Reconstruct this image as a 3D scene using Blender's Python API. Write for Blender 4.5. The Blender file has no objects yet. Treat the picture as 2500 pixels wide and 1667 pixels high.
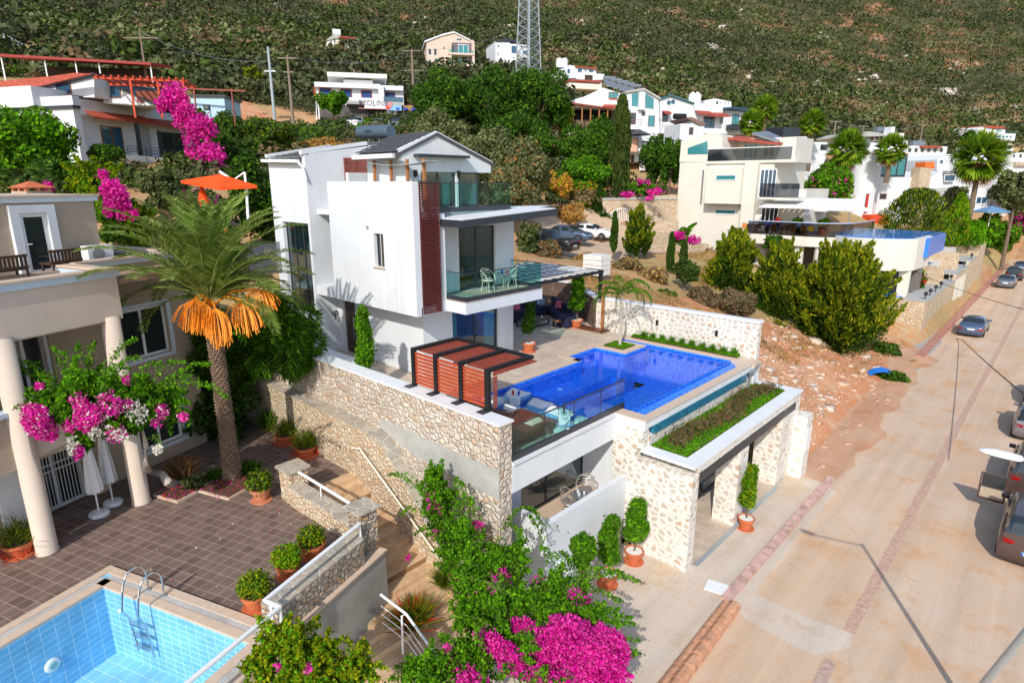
import bpy, math, random
import numpy as np
from mathutils import Vector, Matrix
R=math.radians
random.seed(7); rng=np.random.default_rng(7)
col=bpy.context.scene.collection; sc=bpy.context.scene
# ---------------- camera, sky, sun, exposure ----------------
cam=bpy.data.cameras.new('camera'); cam.lens=21.226; cam.sensor_width=36; cam.clip_end=3000; cam.clip_start=.1
co=bpy.data.objects.new('camera',cam); col.objects.link(co); co.location=(0,0,12); co.rotation_euler=(R(75.25),0,R(42.77)); sc.camera=co
w=bpy.data.worlds.new('World'); sc.world=w; w.use_nodes=True
nt=w.node_tree; bg=nt.nodes['Background']; sky=nt.nodes.new('ShaderNodeTexSky'); sky.sky_type='NISHITA'; sky.sun_disc=False
sky.sun_elevation=R(36); sky.sun_rotation=R(153.4); nt.links.new(sky.outputs[0],bg.inputs[0]); bg.inputs[1].default_value=.15
sl=bpy.data.lights.new('sun','SUN'); sl.energy=3.0; sl.angle=R(.5); sl.color=(1,.94,.84)
so=bpy.data.objects.new('sun',sl); col.objects.link(so); so.location=(20,-40,60)
SD=Vector((-.447*math.cos(R(36)),.894*math.cos(R(36)),-math.sin(R(36)))); so.rotation_euler=SD.to_track_quat('-Z','Y').to_euler()
sc.view_settings.view_transform='Standard'; sc.view_settings.look='None'; sc.view_settings.exposure=.40; sc.view_settings.gamma=1
# ---------------- measuring: photo point -> world point on a known plane ----------------
f_=1474.;th=math.atan(388/1474.);az=R(42.77)
FW=np.array([-math.sin(az)*math.cos(th),math.cos(az)*math.cos(th),-math.sin(th)]);RT=np.array([math.cos(az),math.sin(az),0]);UP=np.cross(RT,FW)
CP=np.array([0,0,12.])
LA=R(19.5); E1=np.array([math.cos(LA),math.sin(LA),0]); E2=np.array([-math.sin(LA),math.cos(LA),0])
def S(u,v,z=None,x=None,y=None,d=None,e1=None,e2=None):
    r=FW*f_+RT*(u-1250)+UP*(833.5-v)
    if z is not None: t=(z-12)/r[2]
    elif x is not None: t=x/r[0]
    elif y is not None: t=y/r[1]
    elif d is not None: t=d/f_
    elif e1 is not None: t=e1/(r@E1)
    else: t=e2/(r@E2)
    return CP+r*t
def PX(p):
    q=np.array(p,float)-CP; zz=q@FW; return 1250+f_*(q@RT)/zz, 833.5-f_*(q@UP)/zz
# ---------------- scene helpers ----------------
def tag(o,label=None,cat=None,group=None,kind=None):
    if label: o['label']=label
    if cat: o['category']=cat
    if group: o['group']=group
    if kind: o['kind']=kind
    return o
def thing(name,label,cat,loc=(0,0,0),rot=0,group=None):
    o=bpy.data.objects.new(name,None); col.objects.link(o); o.location=Vector([float(a) for a in loc]); o.rotation_euler=(0,0,rot)
    o.empty_display_size=.1
    return tag(o,label,cat,group)
def wm(o):
    m=Matrix.Identity(4)
    while o: m=Matrix.LocRotScale(o.location,o.rotation_euler,o.scale)@m; o=o.parent
    return m
def copy_tree(o,parent=None):
    c=o.copy(); col.objects.link(c); c.parent=parent
    for ch in [x for x in bpy.data.objects if x.parent==o]: copy_tree(ch,c)
    return c
def fmesh(name,V,F,mats,parent=None,mi=None,smooth=False):
    V=np.asarray(V,dtype=np.float32)
    if parent is not None:
        im=np.array(wm(parent).inverted()); V=V@im[:3,:3].T.astype(np.float32)+im[:3,3].astype(np.float32)
    me=bpy.data.meshes.new(name); F=np.asarray(F,dtype=np.int32); n,k=F.shape
    me.vertices.add(len(V)); me.vertices.foreach_set('co',V.ravel())
    me.loops.add(n*k); me.loops.foreach_set('vertex_index',F.ravel())
    me.polygons.add(n); me.polygons.foreach_set('loop_start',np.arange(0,n*k,k,dtype=np.int32)); me.polygons.foreach_set('loop_total',np.full(n,k,dtype=np.int32))
    for m in (mats if isinstance(mats,(list,tuple)) else [mats]): me.materials.append(m)
    if mi is not None: me.polygons.foreach_set('material_index',np.asarray(mi,dtype=np.int32))
    me.update(calc_edges=True); me.validate()
    if smooth: me.shade_smooth()
    o=bpy.data.objects.new(name,me); col.objects.link(o); o.parent=parent
    return o
class MB:
    def __init__(s,T=None): s.v=[];s.f=[];s.m=[];s.i=0;s.T=T
    def P(s,p):
        p=Vector([float(a) for a in p]); p=s.T@p if s.T is not None else p
        s.v.append(tuple(p)); return len(s.v)-1
    def poly(s,pts):
        s.f.append([s.P(p) for p in pts]); s.m.append(s.i); return s
    def F(s,idx): s.f.append(list(idx)); s.m.append(s.i)
    def box(s,x0,x1,y0,y1,z0,z1):
        if x0>x1:x0,x1=x1,x0
        if y0>y1:y0,y1=y1,y0
        a=[s.P(p) for p in ((x0,y0,z0),(x1,y0,z0),(x1,y1,z0),(x0,y1,z0),(x0,y0,z1),(x1,y0,z1),(x1,y1,z1),(x0,y1,z1))]
        for q in ((3,2,1,0),(4,5,6,7),(0,1,5,4),(1,2,6,5),(2,3,7,6),(3,0,4,7)): s.F([a[j] for j in q])
        return s
    def ext(s,pts,vec):
        pts=[Vector([float(c) for c in p]) for p in pts]; vec=Vector([float(c) for c in vec])
        n=Vector((0,0,0))
        for i in range(len(pts)): n+=pts[i].cross(pts[(i+1)%len(pts)])
        if n.dot(vec)>0: pts=pts[::-1]
        a=[s.P(p) for p in pts]; b=[s.P(p+vec) for p in pts]; k=len(a)
        s.F(a); s.F(b[::-1])
        for i in range(k): s.F([a[(i+1)%k],a[i],b[i],b[(i+1)%k]])
        return s
    def prism(s,pts,z0,z1): return s.ext([(p[0],p[1],z0) for p in pts],(0,0,z1-z0))
    def beam(s,a,b,wd,ht,up=(0,0,1)):
        a=Vector([float(c) for c in a]);b=Vector([float(c) for c in b]);d=(b-a).normalized();sd=d.cross(Vector(up))
        if sd.length<1e-4: sd=Vector((1,0,0))
        sd.normalize(); u=sd.cross(d)
        q=[a+sd*wd/2*i+u*ht/2*j for i,j in((-1,-1),(1,-1),(1,1),(-1,1))]
        return s.ext(q,b-a)
    def tube(s,path,r,n=8,cap=True):
        path=[Vector([float(c) for c in p]) for p in path]; k=len(path); rs=r if isinstance(r,(list,tuple)) else [r]*k
        rings=[]; ref=Vector((0,0,1))
        for i,p in enumerate(path):
            d=(path[min(i+1,k-1)]-path[max(i-1,0)]).normalized()
            if abs(d.dot(ref))>.97: a=d.cross(Vector((1,0,0)))
            else: a=d.cross(ref)
            a.normalize(); b=d.cross(a)
            rings.append([s.P(p+(a*math.cos(2*math.pi*j/n)+b*math.sin(2*math.pi*j/n))*rs[i]) for j in range(n)])
        for i in range(k-1):
            for j in range(n): s.F([rings[i][j],rings[i][(j+1)%n],rings[i+1][(j+1)%n],rings[i+1][j]])
        if cap: s.F(rings[0][::-1]); s.F(rings[-1])
        return s
    def lathe(s,prof,c=(0,0,0),n=20,sx=1,sy=1):
        rings=[]
        for r,z in prof: rings.append([s.P((c[0]+sx*r*math.cos(2*math.pi*j/n),c[1]+sy*r*math.sin(2*math.pi*j/n),c[2]+z)) for j in range(n)])
        for i in range(len(rings)-1):
            for j in range(n): s.F([rings[i][j],rings[i][(j+1)%n],rings[i+1][(j+1)%n],rings[i+1][j]])
        s.F(rings[0][::-1]); s.F(rings[-1]); return s
    def sph(s,c,rx,ry,rz,n=10,m=6): return s.lathe([(max(.001,math.sin(math.pi*i/m)),-rz*math.cos(math.pi*i/m)) for i in range(m+1)],c,n,rx,ry)
    def build(s,name,mats,parent=None,smooth=False,bev=0):
        V=s.v
        if parent is not None:
            im=wm(parent).inverted(); V=[tuple(im@Vector(p)) for p in V]
        me=bpy.data.meshes.new(name); me.from_pydata(V,[],s.f)
        for m in (mats if isinstance(mats,(list,tuple)) else [mats]): me.materials.append(m)
        if s.i or any(s.m): me.polygons.foreach_set('material_index',s.m)
        if smooth: me.shade_smooth()
        me.update(); o=bpy.data.objects.new(name,me); col.objects.link(o); o.parent=parent
        if bev:
            b=o.modifiers.new('b','BEVEL'); b.width=bev; b.segments=2; b.limit_method='ANGLE'
        return o
# ---------------- materials ----------------
def nodes(name):
    m=bpy.data.materials.new(name); m.use_nodes=True; t=m.node_tree; return m,t,t.nodes['Principled BSDF']
def N(t,ty,**k):
    n=t.nodes.new(ty)
    for a,b in k.items():
        if a in n.inputs: n.inputs[a].default_value=b
        else: setattr(n,a,b)
    return n
def c4(c): return (c[0],c[1],c[2],1)
def pos(t): return N(t,'ShaderNodeNewGeometry').outputs['Position']
def ramp(t,fac,stops,interp='LINEAR'):
    r=t.nodes.new('ShaderNodeValToRGB'); r.color_ramp.interpolation=interp; e=r.color_ramp.elements
    while len(e)<len(stops): e.new(.5)
    for q,(p,c) in zip(e,stops): q.position=p; q.color=c4(c)
    t.links.new(fac,r.inputs[0]); return r.outputs[0]
def noise(t,scale,detail=4,rough=.6,vec=None):
    n=N(t,'ShaderNodeTexNoise'); n.inputs['Scale'].default_value=scale; n.inputs['Detail'].default_value=detail; n.inputs['Roughness'].default_value=rough
    t.links.new(vec if vec is not None else pos(t),n.inputs['Vector']); return n.outputs['Fac']
def bump(t,b,h,st=.3,dist=.02):
    n=N(t,'ShaderNodeBump'); n.inputs['Strength'].default_value=st; n.inputs['Distance'].default_value=dist
    t.links.new(h,n.inputs['Height']); t.links.new(n.outputs[0],b.inputs['Normal'])
def mix(t,fac,a,b,ty='MIX'):
    n=N(t,'ShaderNodeMix',data_type='RGBA',blend_type=ty)
    for k,x in ((0,fac),(6,a),(7,b)):
        if isinstance(x,(int,float)): n.inputs[k].default_value=x
        elif isinstance(x,tuple): n.inputs[k].default_value=c4(x)
        else: t.links.new(x,n.inputs[k])
    return n.outputs[2]
def mat(name,c,rough=.6,var=.12,scale=3,metal=0,bs=0,spec=.4,fine=40):
    m,t,b=nodes(name); b.inputs['Roughness'].default_value=rough; b.inputs['Metallic'].default_value=metal; b.inputs['Specular IOR Level'].default_value=spec
    if var:
        n=noise(t,scale,6); k1=tuple(max(0,x*(1-var)) for x in c); k2=tuple(min(1,x*(1+var)) for x in c)
        t.links.new(ramp(t,n,[(.3,k1),(.7,k2)]),b.inputs['Base Color'])
    else: b.inputs['Base Color'].default_value=c4(c)
    if bs: bump(t,b,noise(t,fine,3),bs,.01)
    return m
M={}
M['white']=mat('white_render',(.66,.69,.725),.8,.06,.7,bs=.35,fine=60)
def whitewall():
    m,t,b=nodes('white_render'); b.inputs['Roughness'].default_value=.8; b.inputs['Specular IOR Level'].default_value=.3
    n1=noise(t,.7,6); mp=N(t,'ShaderNodeMapping'); t.links.new(pos(t),mp.inputs[0]); mp.inputs['Scale'].default_value=(2.6,2.6,.22); n2=noise(t,1.,5,.65,mp.outputs[0])
    c=ramp(t,n1,[(.3,(.63,.66,.695)),(.7,(.69,.72,.755))]); c=mix(t,1.,c,ramp(t,n2,[(.26,(.93,.925,.91)),(.5,(1,1,1))]),'MULTIPLY'); t.links.new(c,b.inputs['Base Color']); bump(t,b,noise(t,60,3),.35,.01); return m
M['white']=whitewall()
M['whitecap']=mat('white_coping_stone',(.74,.76,.78),.5,.06,2.5,bs=.1)
M['cream']=mat('cream_render',(.72,.69,.60),.8,.05,.8,bs=.2)
M['beige']=mat('beige_render',(.43,.345,.26),.85,.06,1.5,bs=.5,fine=50)
M['beige_lt']=mat('beige_column_render',(.60,.50,.42),.85,.05,1.5,bs=.4,fine=50)
M['dark']=mat('anthracite_metal',(.028,.034,.045),.4,.1,4,spec=.5)
M['black']=mat('black_plastic',(.012,.012,.014),.5,.1)
M['navy']=mat('navy_fabric',(.012,.016,.05),.85,.15,20,bs=.4)
M['grey']=mat('grey_metal',(.30,.33,.36),.35,.1,5,metal=.6)
M['steel']=mat('polished_steel',(.62,.64,.66),.18,.05,5,metal=1)
M['whitemetal']=mat('white_painted_metal',(.78,.79,.80),.35,.04)
M['redwood']=mat('red_stained_wood',(.25,.050,.028),.5,.3,9,bs=.2)
M['louver']=mat('burgundy_louvre_wood',(.12,.022,.022),.45,.2,9)
M['brownwood']=mat('brown_decking',(.13,.04,.018),.45,.25,7)
M['orangewood']=mat('orange_wood',(.62,.22,.05),.55,.2,8)
M['postwood']=mat('post_wood',(.36,.15,.05),.6,.25,8)
M['darkdoor']=mat('dark_brown_wood',(.055,.03,.018),.5,.3,6)
M['terracotta']=mat('terracotta',(.52,.14,.055),.75,.15,8,bs=.2)
M['terraold']=mat('weathered_terracotta',(.50,.19,.10),.8,.25,6,bs=.3)
M['pebble']=mat('white_pebbles',(.75,.73,.68),.8,.15,40,bs=1)
M['redtile']=mat('red_roof_tile',(.38,.075,.045),.7,.3,2.5,bs=.4,fine=9)
M['redpaint']=mat('red_painted_timber',(.55,.055,.015),.55,.2,6)
M['greytile']=mat('charcoal_roof_tile',(.075,.08,.09),.55,.2,6)
M['orange']=mat('orange_canvas',(.82,.075,.004),.8,.06,2)
M['canvas']=mat('white_canvas',(.78,.78,.80),.85,.05,3)
M['concrete']=mat('grey_concrete',(.40,.40,.38),.85,.12,3,bs=.4)
M['plaster']=mat('stained_plaster',(.34,.33,.30),.85,.22,1.1,bs=.4)
M['rail']=mat('cream_handrail',(.80,.74,.62),.4,.08)
M['rubber']=mat('tyre_rubber',(.02,.02,.022),.8,.1)
M['trimtan']=mat('travertine',(.60,.46,.35),.6,.10,6,bs=.15)
M['polewood']=mat('weathered_pole',(.22,.17,.13),.85,.2,6)
M['galv']=mat('galvanised_steel',(.42,.47,.50),.45,.12,8,metal=.4)
M['glassdark']=mat('dark_window_glass',(.022,.03,.035),.06,.0,spec=.9)
M['glassblue']=mat('blue_window_glass',(.03,.09,.16),.06,.0,spec=.9)
M['glassteal']=mat('teal_window_glass',(.04,.22,.25),.08,.0,spec=.8)
M['curtain']=mat('mint_curtain',(.45,.78,.72),.9,.1,8)
M['blueshade']=mat('blue_blind',(.02,.06,.20),.7,.1)
M['tealpaint']=mat('teal_painted_wall',(.01,.40,.50),.6,.05)
M['towel']=mat('beige_towel',(.62,.50,.40),.95,.1,10,bs=.4)
M['pinkc']=mat('pink_print_fabric',(.50,.12,.20),.9,.5,25)
M['greyc']=mat('grey_blue_fabric',(.20,.30,.40),.9,.2,20)
M['soil']=mat('soil',(.10,.05,.03),.95,.4,8,bs=.8)
M['trunk']=mat('bark',(.16,.115,.08),.9,.35,8,bs=.8,fine=20)
M['bluefab']=mat('blue_plastic',(.02,.16,.55),.5,.1)
M['orangefruit']=mat('orange_date_stalk',(.86,.27,.012),.6,.25,6)
M['skin']=mat('skin',(.5,.28,.18),.6,.05)
def glass(name,tint,op,rough=.02):
    m,t,b=nodes(name); t.nodes.remove(b); out=t.nodes['Material Output']
    tr=N(t,'ShaderNodeBsdfTransparent'); tr.inputs[0].default_value=c4(tint); gl=N(t,'ShaderNodeBsdfGlossy'); gl.inputs['Roughness'].default_value=rough
    lw=N(t,'ShaderNodeLayerWeight'); pw=N(t,'ShaderNodeMath',operation='POWER'); pw.inputs[1].default_value=4; t.links.new(lw.outputs['Facing'],pw.inputs[0])
    ad=N(t,'ShaderNodeMath',operation='MULTIPLY_ADD'); ad.inputs[1].default_value=.85; ad.inputs[2].default_value=op; t.links.new(pw.outputs[0],ad.inputs[0])
    mx=N(t,'ShaderNodeMixShader'); t.links.new(ad.outputs[0],mx.inputs[0]); t.links.new(tr.outputs[0],mx.inputs[1]); t.links.new(gl.outputs[0],mx.inputs[2]); t.links.new(mx.outputs[0],out.inputs[0]); return m
M['glassrail']=glass('teal_railing_glass',(.74,.93,.91),.03)
M['glassclear']=glass('villa_window_glass',(.62,.74,.78),.12)
M['smoke']=glass('smoked_railing_glass',(.42,.45,.50),.06)
def water():
    m,t,b=nodes('pool_water'); t.nodes.remove(b); out=t.nodes['Material Output']
    tr=N(t,'ShaderNodeBsdfTransparent'); tr.inputs[0].default_value=(.66,.86,.99,1); gl=N(t,'ShaderNodeBsdfGlossy'); gl.inputs['Roughness'].default_value=.04
    bn=N(t,'ShaderNodeBump'); bn.inputs['Strength'].default_value=.15; bn.inputs['Distance'].default_value=.02; t.links.new(noise(t,5,3),bn.inputs['Height']); t.links.new(bn.outputs[0],gl.inputs['Normal'])
    lw=N(t,'ShaderNodeLayerWeight'); pw=N(t,'ShaderNodeMath',operation='POWER'); pw.inputs[1].default_value=4.5; t.links.new(lw.outputs['Facing'],pw.inputs[0])
    ad=N(t,'ShaderNodeMath',operation='MULTIPLY_ADD'); ad.inputs[1].default_value=.55; ad.inputs[2].default_value=.015; t.links.new(pw.outputs[0],ad.inputs[0])
    mx=N(t,'ShaderNodeMixShader'); t.links.new(ad.outputs[0],mx.inputs[0]); t.links.new(tr.outputs[0],mx.inputs[1]); t.links.new(gl.outputs[0],mx.inputs[2]); t.links.new(mx.outputs[0],out.inputs[0]); return m
M['water']=water()
def tiles(name,c1,c2,mortar,sx,sy,msize=.03,rot=0,rough=.5,plane='xy',offset=0.,bs=.2,bias=0,big=None):
    m,t,b=nodes(name); b.inputs['Roughness'].default_value=rough
    mp=N(t,'ShaderNodeMapping'); t.links.new(pos(t),mp.inputs[0]); mp.inputs['Rotation'].default_value=(0,0,-rot) if plane=='xy' else (0,0,0)
    src=mp.outputs[0]
    if plane!='xy':
        r=N(t,'ShaderNodeVectorRotate',rotation_type='Z_AXIS'); t.links.new(pos(t),r.inputs[0]); r.inputs['Angle'].default_value=-rot
        sp=N(t,'ShaderNodeSeparateXYZ'); t.links.new(r.outputs[0],sp.inputs[0]); cb=N(t,'ShaderNodeCombineXYZ')
        t.links.new(sp.outputs[0 if plane=='xz' else 1],cb.inputs[0]); t.links.new(sp.outputs[2],cb.inputs[1]); src=cb.outputs[0]
    br=N(t,'ShaderNodeTexBrick'); br.offset=offset; t.links.new(src,br.inputs['Vector'])
    br.inputs['Color1'].default_value=c4(c1);br.inputs['Color2'].default_value=c4(c2);br.inputs['Mortar'].default_value=c4(mortar)
    br.inputs['Scale'].default_value=1;br.inputs['Brick Width'].default_value=sx;br.inputs['Row Height'].default_value=sy;br.inputs['Mortar Size'].default_value=msize*.5;br.inputs['Bias'].default_value=bias; br.inputs['Mortar Smooth'].default_value=.2
    n=noise(t,big or 1.2,8,.7); c=mix(t,1.,br.outputs[0],ramp(t,n,[(.25,(.68,.66,.64)),(.75,(1.15,1.15,1.15))]),'MULTIPLY')
    t.links.new(c,b.inputs['Base Color']); bump(t,b,br.outputs['Fac'],-bs,.01); return m
M['patio']=tiles('brown_patio_tile',(.15,.10,.085),(.21,.15,.125),(.38,.30,.24),.31,.31,.022,LA,.65,big=3)
M['terrace']=tiles('travertine_paving',(.56,.46,.37),(.62,.52,.42),(.50,.41,.33),.9,.45,.01,0,.6,offset=.5,big=1.6)
M['lbt_a']=tiles('light_blue_tile_a',(.16,.50,.80),(.20,.54,.84),(.58,.80,.92),.30,.16,.014,LA,.25,'yz',big=.8)
M['lbt_b']=tiles('light_blue_tile_b',(.16,.50,.80),(.20,.54,.84),(.58,.80,.92),.30,.16,.014,LA,.25,'xz',big=.8)
M['lbt_f']=tiles('light_blue_tile_floor',(.22,.56,.84),(.26,.60,.86),(.60,.82,.92),.30,.30,.014,LA,.25,'xy',big=.8)
M['grate']=tiles('drain_grating',(.78,.77,.74),(.78,.77,.74),(.35,.33,.31),.03,3,.02,LA,.5)
M['grate2']=tiles('drain_grating_across',(.78,.77,.74),(.78,.77,.74),(.35,.33,.31),3,.03,.02,LA,.5)
M['decking']=tiles('honey_stair_boards',(.62,.42,.25),(.68,.48,.30),(.30,.18,.09),.14,6,.008,0,.6,big=4)
M['mosaic']=None
def mosaic(name,c1,c2):
    m,t,b=nodes(name); b.inputs['Roughness'].default_value=.25
    v=N(t,'ShaderNodeTexVoronoi',distance='CHEBYCHEV'); v.inputs['Scale'].default_value=22; v.inputs['Randomness'].default_value=.25; t.links.new(pos(t),v.inputs['Vector'])
    sp=N(t,'ShaderNodeSeparateColor'); t.links.new(v.outputs['Color'],sp.inputs[0])
    t.links.new(ramp(t,sp.outputs[0],[(0,c1),(1,c2)]),b.inputs['Base Color']); return m
M['mosaic']=mosaic('royal_blue_mosaic',(.008,.11,.58),(.075,.30,.92))
M['mosaicdepthshade']=mosaic('depth_shaded_mosaic',(.004,.055,.42),(.02,.14,.62))  # water-depth darkening put into the trench floor's tile colour
M['mosaicdk']=mosaic('tank_teal_mosaic',(.01,.10,.18),(.03,.22,.34))
def stonewall(name,mortar,cols,scale,width=.06,bs=.6,rnd=.9,tint=1.):
    m,t,b=nodes(name); b.inputs['Roughness'].default_value=.85
    wv=N(t,'ShaderNodeTexNoise'); wv.inputs['Scale'].default_value=2.2; t.links.new(pos(t),wv.inputs['Vector'])
    p2=N(t,'ShaderNodeVectorMath',operation='MULTIPLY_ADD'); t.links.new(wv.outputs['Color'],p2.inputs[0]); p2.inputs[1].default_value=(.12,.12,.12); t.links.new(pos(t),p2.inputs[2])
    mp=N(t,'ShaderNodeMapping'); t.links.new(p2.outputs[0],mp.inputs[0]); mp.inputs['Scale'].default_value=(1,1,1.25)
    e=N(t,'ShaderNodeTexVoronoi',feature='DISTANCE_TO_EDGE'); v=N(t,'ShaderNodeTexVoronoi')
    for q in(e,v): q.inputs['Scale'].default_value=scale; q.inputs['Randomness'].default_value=rnd; t.links.new(mp.outputs[0],q.inputs['Vector'])
    sp=N(t,'ShaderNodeSeparateColor'); t.links.new(v.outputs['Color'],sp.inputs[0])
    k=len(cols); stone=ramp(t,sp.outputs[0],[(i/(k),c) for i,c in enumerate(cols)],'CONSTANT')
    stone=mix(t,1.,stone,ramp(t,noise(t,9,6,.7),[(.25,(.72,.70,.68)),(.7,(1.12,1.1,1.08))]),'MULTIPLY')
    ed=N(t,'ShaderNodeMath',operation='ADD'); t.links.new(e.outputs['Distance'],ed.inputs[0]); nn=N(t,'ShaderNodeMath',operation='MULTIPLY_ADD'); t.links.new(noise(t,14,3),nn.inputs[0]); nn.inputs[1].default_value=-.10; nn.inputs[2].default_value=.05; t.links.new(nn.outputs[0],ed.inputs[1])
    fac=ramp(t,ed.outputs[0],[(width*.6,(0,0,0)),(width*1.4,(1,1,1))])
    t.links.new(mix(t,1.,mix(t,fac,mortar,stone),ramp(t,noise(t,.5,5),[(.3,(.90,.88,.85)),(.6,(1.03,1.02,1.01))]),'MULTIPLY'),b.inputs['Base Color'])
    hh=mix(t,1.,ramp(t,ed.outputs[0],[(0,(0,0,0)),(width*4,(1,1,1))]),ramp(t,noise(t,22,4),[(.2,(.7,.7,.7)),(.8,(1,1,1))]),'MULTIPLY'); bump(t,b,hh,bs,.06); return m
M['stoneA']=stonewall('rubble_stone_wall',(.50,.46,.41),[(.62,.55,.47),(.68,.63,.57),(.58,.50,.42),(.65,.60,.55),(.57,.47,.38),(.70,.62,.52),(.60,.52,.46),(.58,.43,.32)],4.7,.05,.9)
M['stoneL']=stonewall('honey_rubble_stone',(.60,.50,.37),[(.64,.52,.37),(.72,.62,.47),(.62,.47,.30),(.70,.60,.48),(.66,.55,.42),(.62,.42,.26)],5.6,.05,.9)
M['stoneB']=stonewall('white_pointed_stone',(.72,.70,.66),[(.60,.56,.50),(.66,.63,.58),(.57,.51,.44),(.63,.60,.55),(.58,.53,.47),(.57,.44,.34)],3.9,.17,.8,.8)
M['stonecap']=stonewall('crazy_paving_cap',(.55,.50,.42),[(.40,.37,.31),(.46,.42,.35),(.36,.34,.29),(.44,.38,.31)],2.6,.03,.2)
M['stonedk']=stonewall('dark_rough_stone',(.30,.26,.22),[(.46,.40,.33),(.55,.49,.42),(.50,.43,.36),(.38,.33,.28),(.52,.34,.20)],6.,.05,1.)  # darker rubble for patio parapet, lower pier and stair side wall
M['stonebrown']=stonewall('brown_stone_cladding',(.12,.08,.06),[(.16,.10,.075),(.20,.13,.10),(.14,.09,.07)],3.,.04,.5)
def leafmat(name,cols,trans=.35,rough=.6):
    m,t,b=nodes(name); t.nodes.remove(b); out=t.nodes['Material Output']
    g=N(t,'ShaderNodeNewGeometry'); k=len(cols); c=ramp(t,g.outputs['Random Per Island'],[(i/max(1,k-1),q) for i,q in enumerate(cols)])
    c=mix(t,1.,c,ramp(t,noise(t,.6,3),[(.3,(.72,.72,.72)),(.7,(1.2,1.2,1.15))]),'MULTIPLY')
    df=N(t,'ShaderNodeBsdfDiffuse'); tl=N(t,'ShaderNodeBsdfTranslucent'); t.links.new(c,df.inputs[0]); t.links.new(c,tl.inputs[0])
    mx=N(t,'ShaderNodeMixShader'); mx.inputs[0].default_value=trans; t.links.new(df.outputs[0],mx.inputs[1]); t.links.new(tl.outputs[0],mx.inputs[2]); t.links.new(mx.outputs[0],out.inputs[0]); return m
L={}
L['green']=leafmat('leaf_green',[(.035,.10,.010),(.075,.18,.016),(.14,.27,.024)])
L['bright']=leafmat('leaf_bright_green',[(.05,.17,.006),(.11,.32,.01),(.20,.45,.015)])
L['dark']=leafmat('leaf_dark_green',[(.02,.06,.012),(.04,.10,.016),(.08,.16,.024)])
L['olive']=leafmat('leaf_olive',[(.08,.10,.04),(.15,.17,.07),(.25,.26,.13)],.2)
L['olivedry']=leafmat('leaf_dry_olive',[(.30,.10,.03),(.40,.17,.06),(.16,.12,.05)],.2)
L['scrub']=leafmat('leaf_scrub',[(.030,.042,.018),(.055,.07,.03),(.09,.105,.05),(.13,.14,.08)],.15)
L['scrubg']=leafmat('leaf_scrub_green',[(.03,.055,.014),(.055,.09,.022),(.10,.14,.035)],.15)
L['palm']=leafmat('palm_leaflet',[(.07,.14,.025),(.19,.29,.05),(.42,.50,.14)],.35)
L['fan']=leafmat('fan_palm_leaf',[(.08,.20,.01),(.20,.36,.02),(.38,.48,.05)],.35)
L['dead']=leafmat('dead_frond',[(.35,.20,.08),(.50,.32,.14),(.28,.16,.07)],.2)
L['thuja']=leafmat('golden_conifer',[(.035,.08,.005),(.09,.15,.008),(.24,.28,.014),(.38,.34,.02)],.2)
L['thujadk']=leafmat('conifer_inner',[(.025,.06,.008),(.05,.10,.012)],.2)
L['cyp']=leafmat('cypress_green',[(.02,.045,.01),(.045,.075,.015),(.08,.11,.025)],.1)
L['pink']=leafmat('magenta_bract',[(.42,.005,.18),(.72,.01,.36),(.88,.06,.50),(.80,.12,.42)],.35)
L['whitefl']=leafmat('white_flower',[(.7,.68,.6),(.85,.82,.75)],.3)
L['red']=leafmat('red_flower',[(.75,.02,.02),(.8,.08,.04)],.3)
L['yellow']=leafmat('yellow_green_leaf',[(.16,.24,.008),(.34,.36,.01),(.10,.20,.01)],.3)
L['drygrass']=leafmat('dry_grass_blade',[(.38,.22,.07),(.50,.33,.12),(.30,.18,.07)],.2)
L['drybush']=leafmat('dry_bush_leaf',[(.14,.09,.055),(.22,.15,.09),(.11,.10,.045)],.2)
L['grass']=leafmat('grass_blade',[(.04,.16,.006),(.09,.28,.01),(.14,.36,.015)],.3)
L['autumn']=leafmat('orange_leaf',[(.50,.20,.03),(.62,.32,.06),(.40,.22,.05)],.3)
# ---------------- leaf cards ----------------
def cards(C,size,asp=.55,up=0,D=None,jit=1.):
    """one rhombic leaf per point; D: preferred long axis"""
    n=len(C); size=np.broadcast_to(np.asarray(size,float),(n,))[:,None]*rng.uniform(.7,1.3,(n,1))
    a=rng.normal(size=(n,3)); 
    if D is not None: a=D+a*jit*.35
    a/=np.linalg.norm(a,axis=1,keepdims=True)+1e-9
    b=rng.normal(size=(n,3)); b-=(b*a).sum(1,keepdims=True)*a; b/=np.linalg.norm(b,axis=1,keepdims=True)+1e-9
    a=a*size; b=b*size*asp
    V=np.stack([C-a,C-b*.9+a*.1,C+a,C+b*.9+a*.1],1).reshape(-1,3)
    return V,np.arange(4*n).reshape(n,4)
def blobpts(blobs,dens,inner=.55):
    out=[]
    for (x,y,z,rx,ry,rz) in blobs:
        n=max(8,int(dens*(rx*ry+rx*rz+ry*rz)*4)); d=rng.normal(size=(n,3)); d/=np.linalg.norm(d,axis=1,keepdims=True)
        r=rng.uniform(inner**2,1.08,(n,1))**.5
        # lumpy surface
        ph=rng.uniform(0,6.28,3); r=r*(1+.16*np.sin(4*d[:,:1]*3+ph[0])*np.sin(4*d[:,1:2]*3+ph[1])+.10*np.sin(d[:,2:3]*11+ph[2]))
        out.append(np.array([x,y,z])+d*r*np.array([rx,ry,rz]))
    return np.concatenate(out)
def foliage(name,mats,P_,size,parent,asp=.55,share=None,D=None,jit=1.):
    V,F=cards(P_,size,asp,D=D,jit=jit); mi=None
    if isinstance(mats,list) and len(mats)>1: mi=rng.choice(len(mats),len(F),p=share or [1/len(mats)]*len(mats))
    return fmesh(name,V,F,mats,parent,mi)
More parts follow.
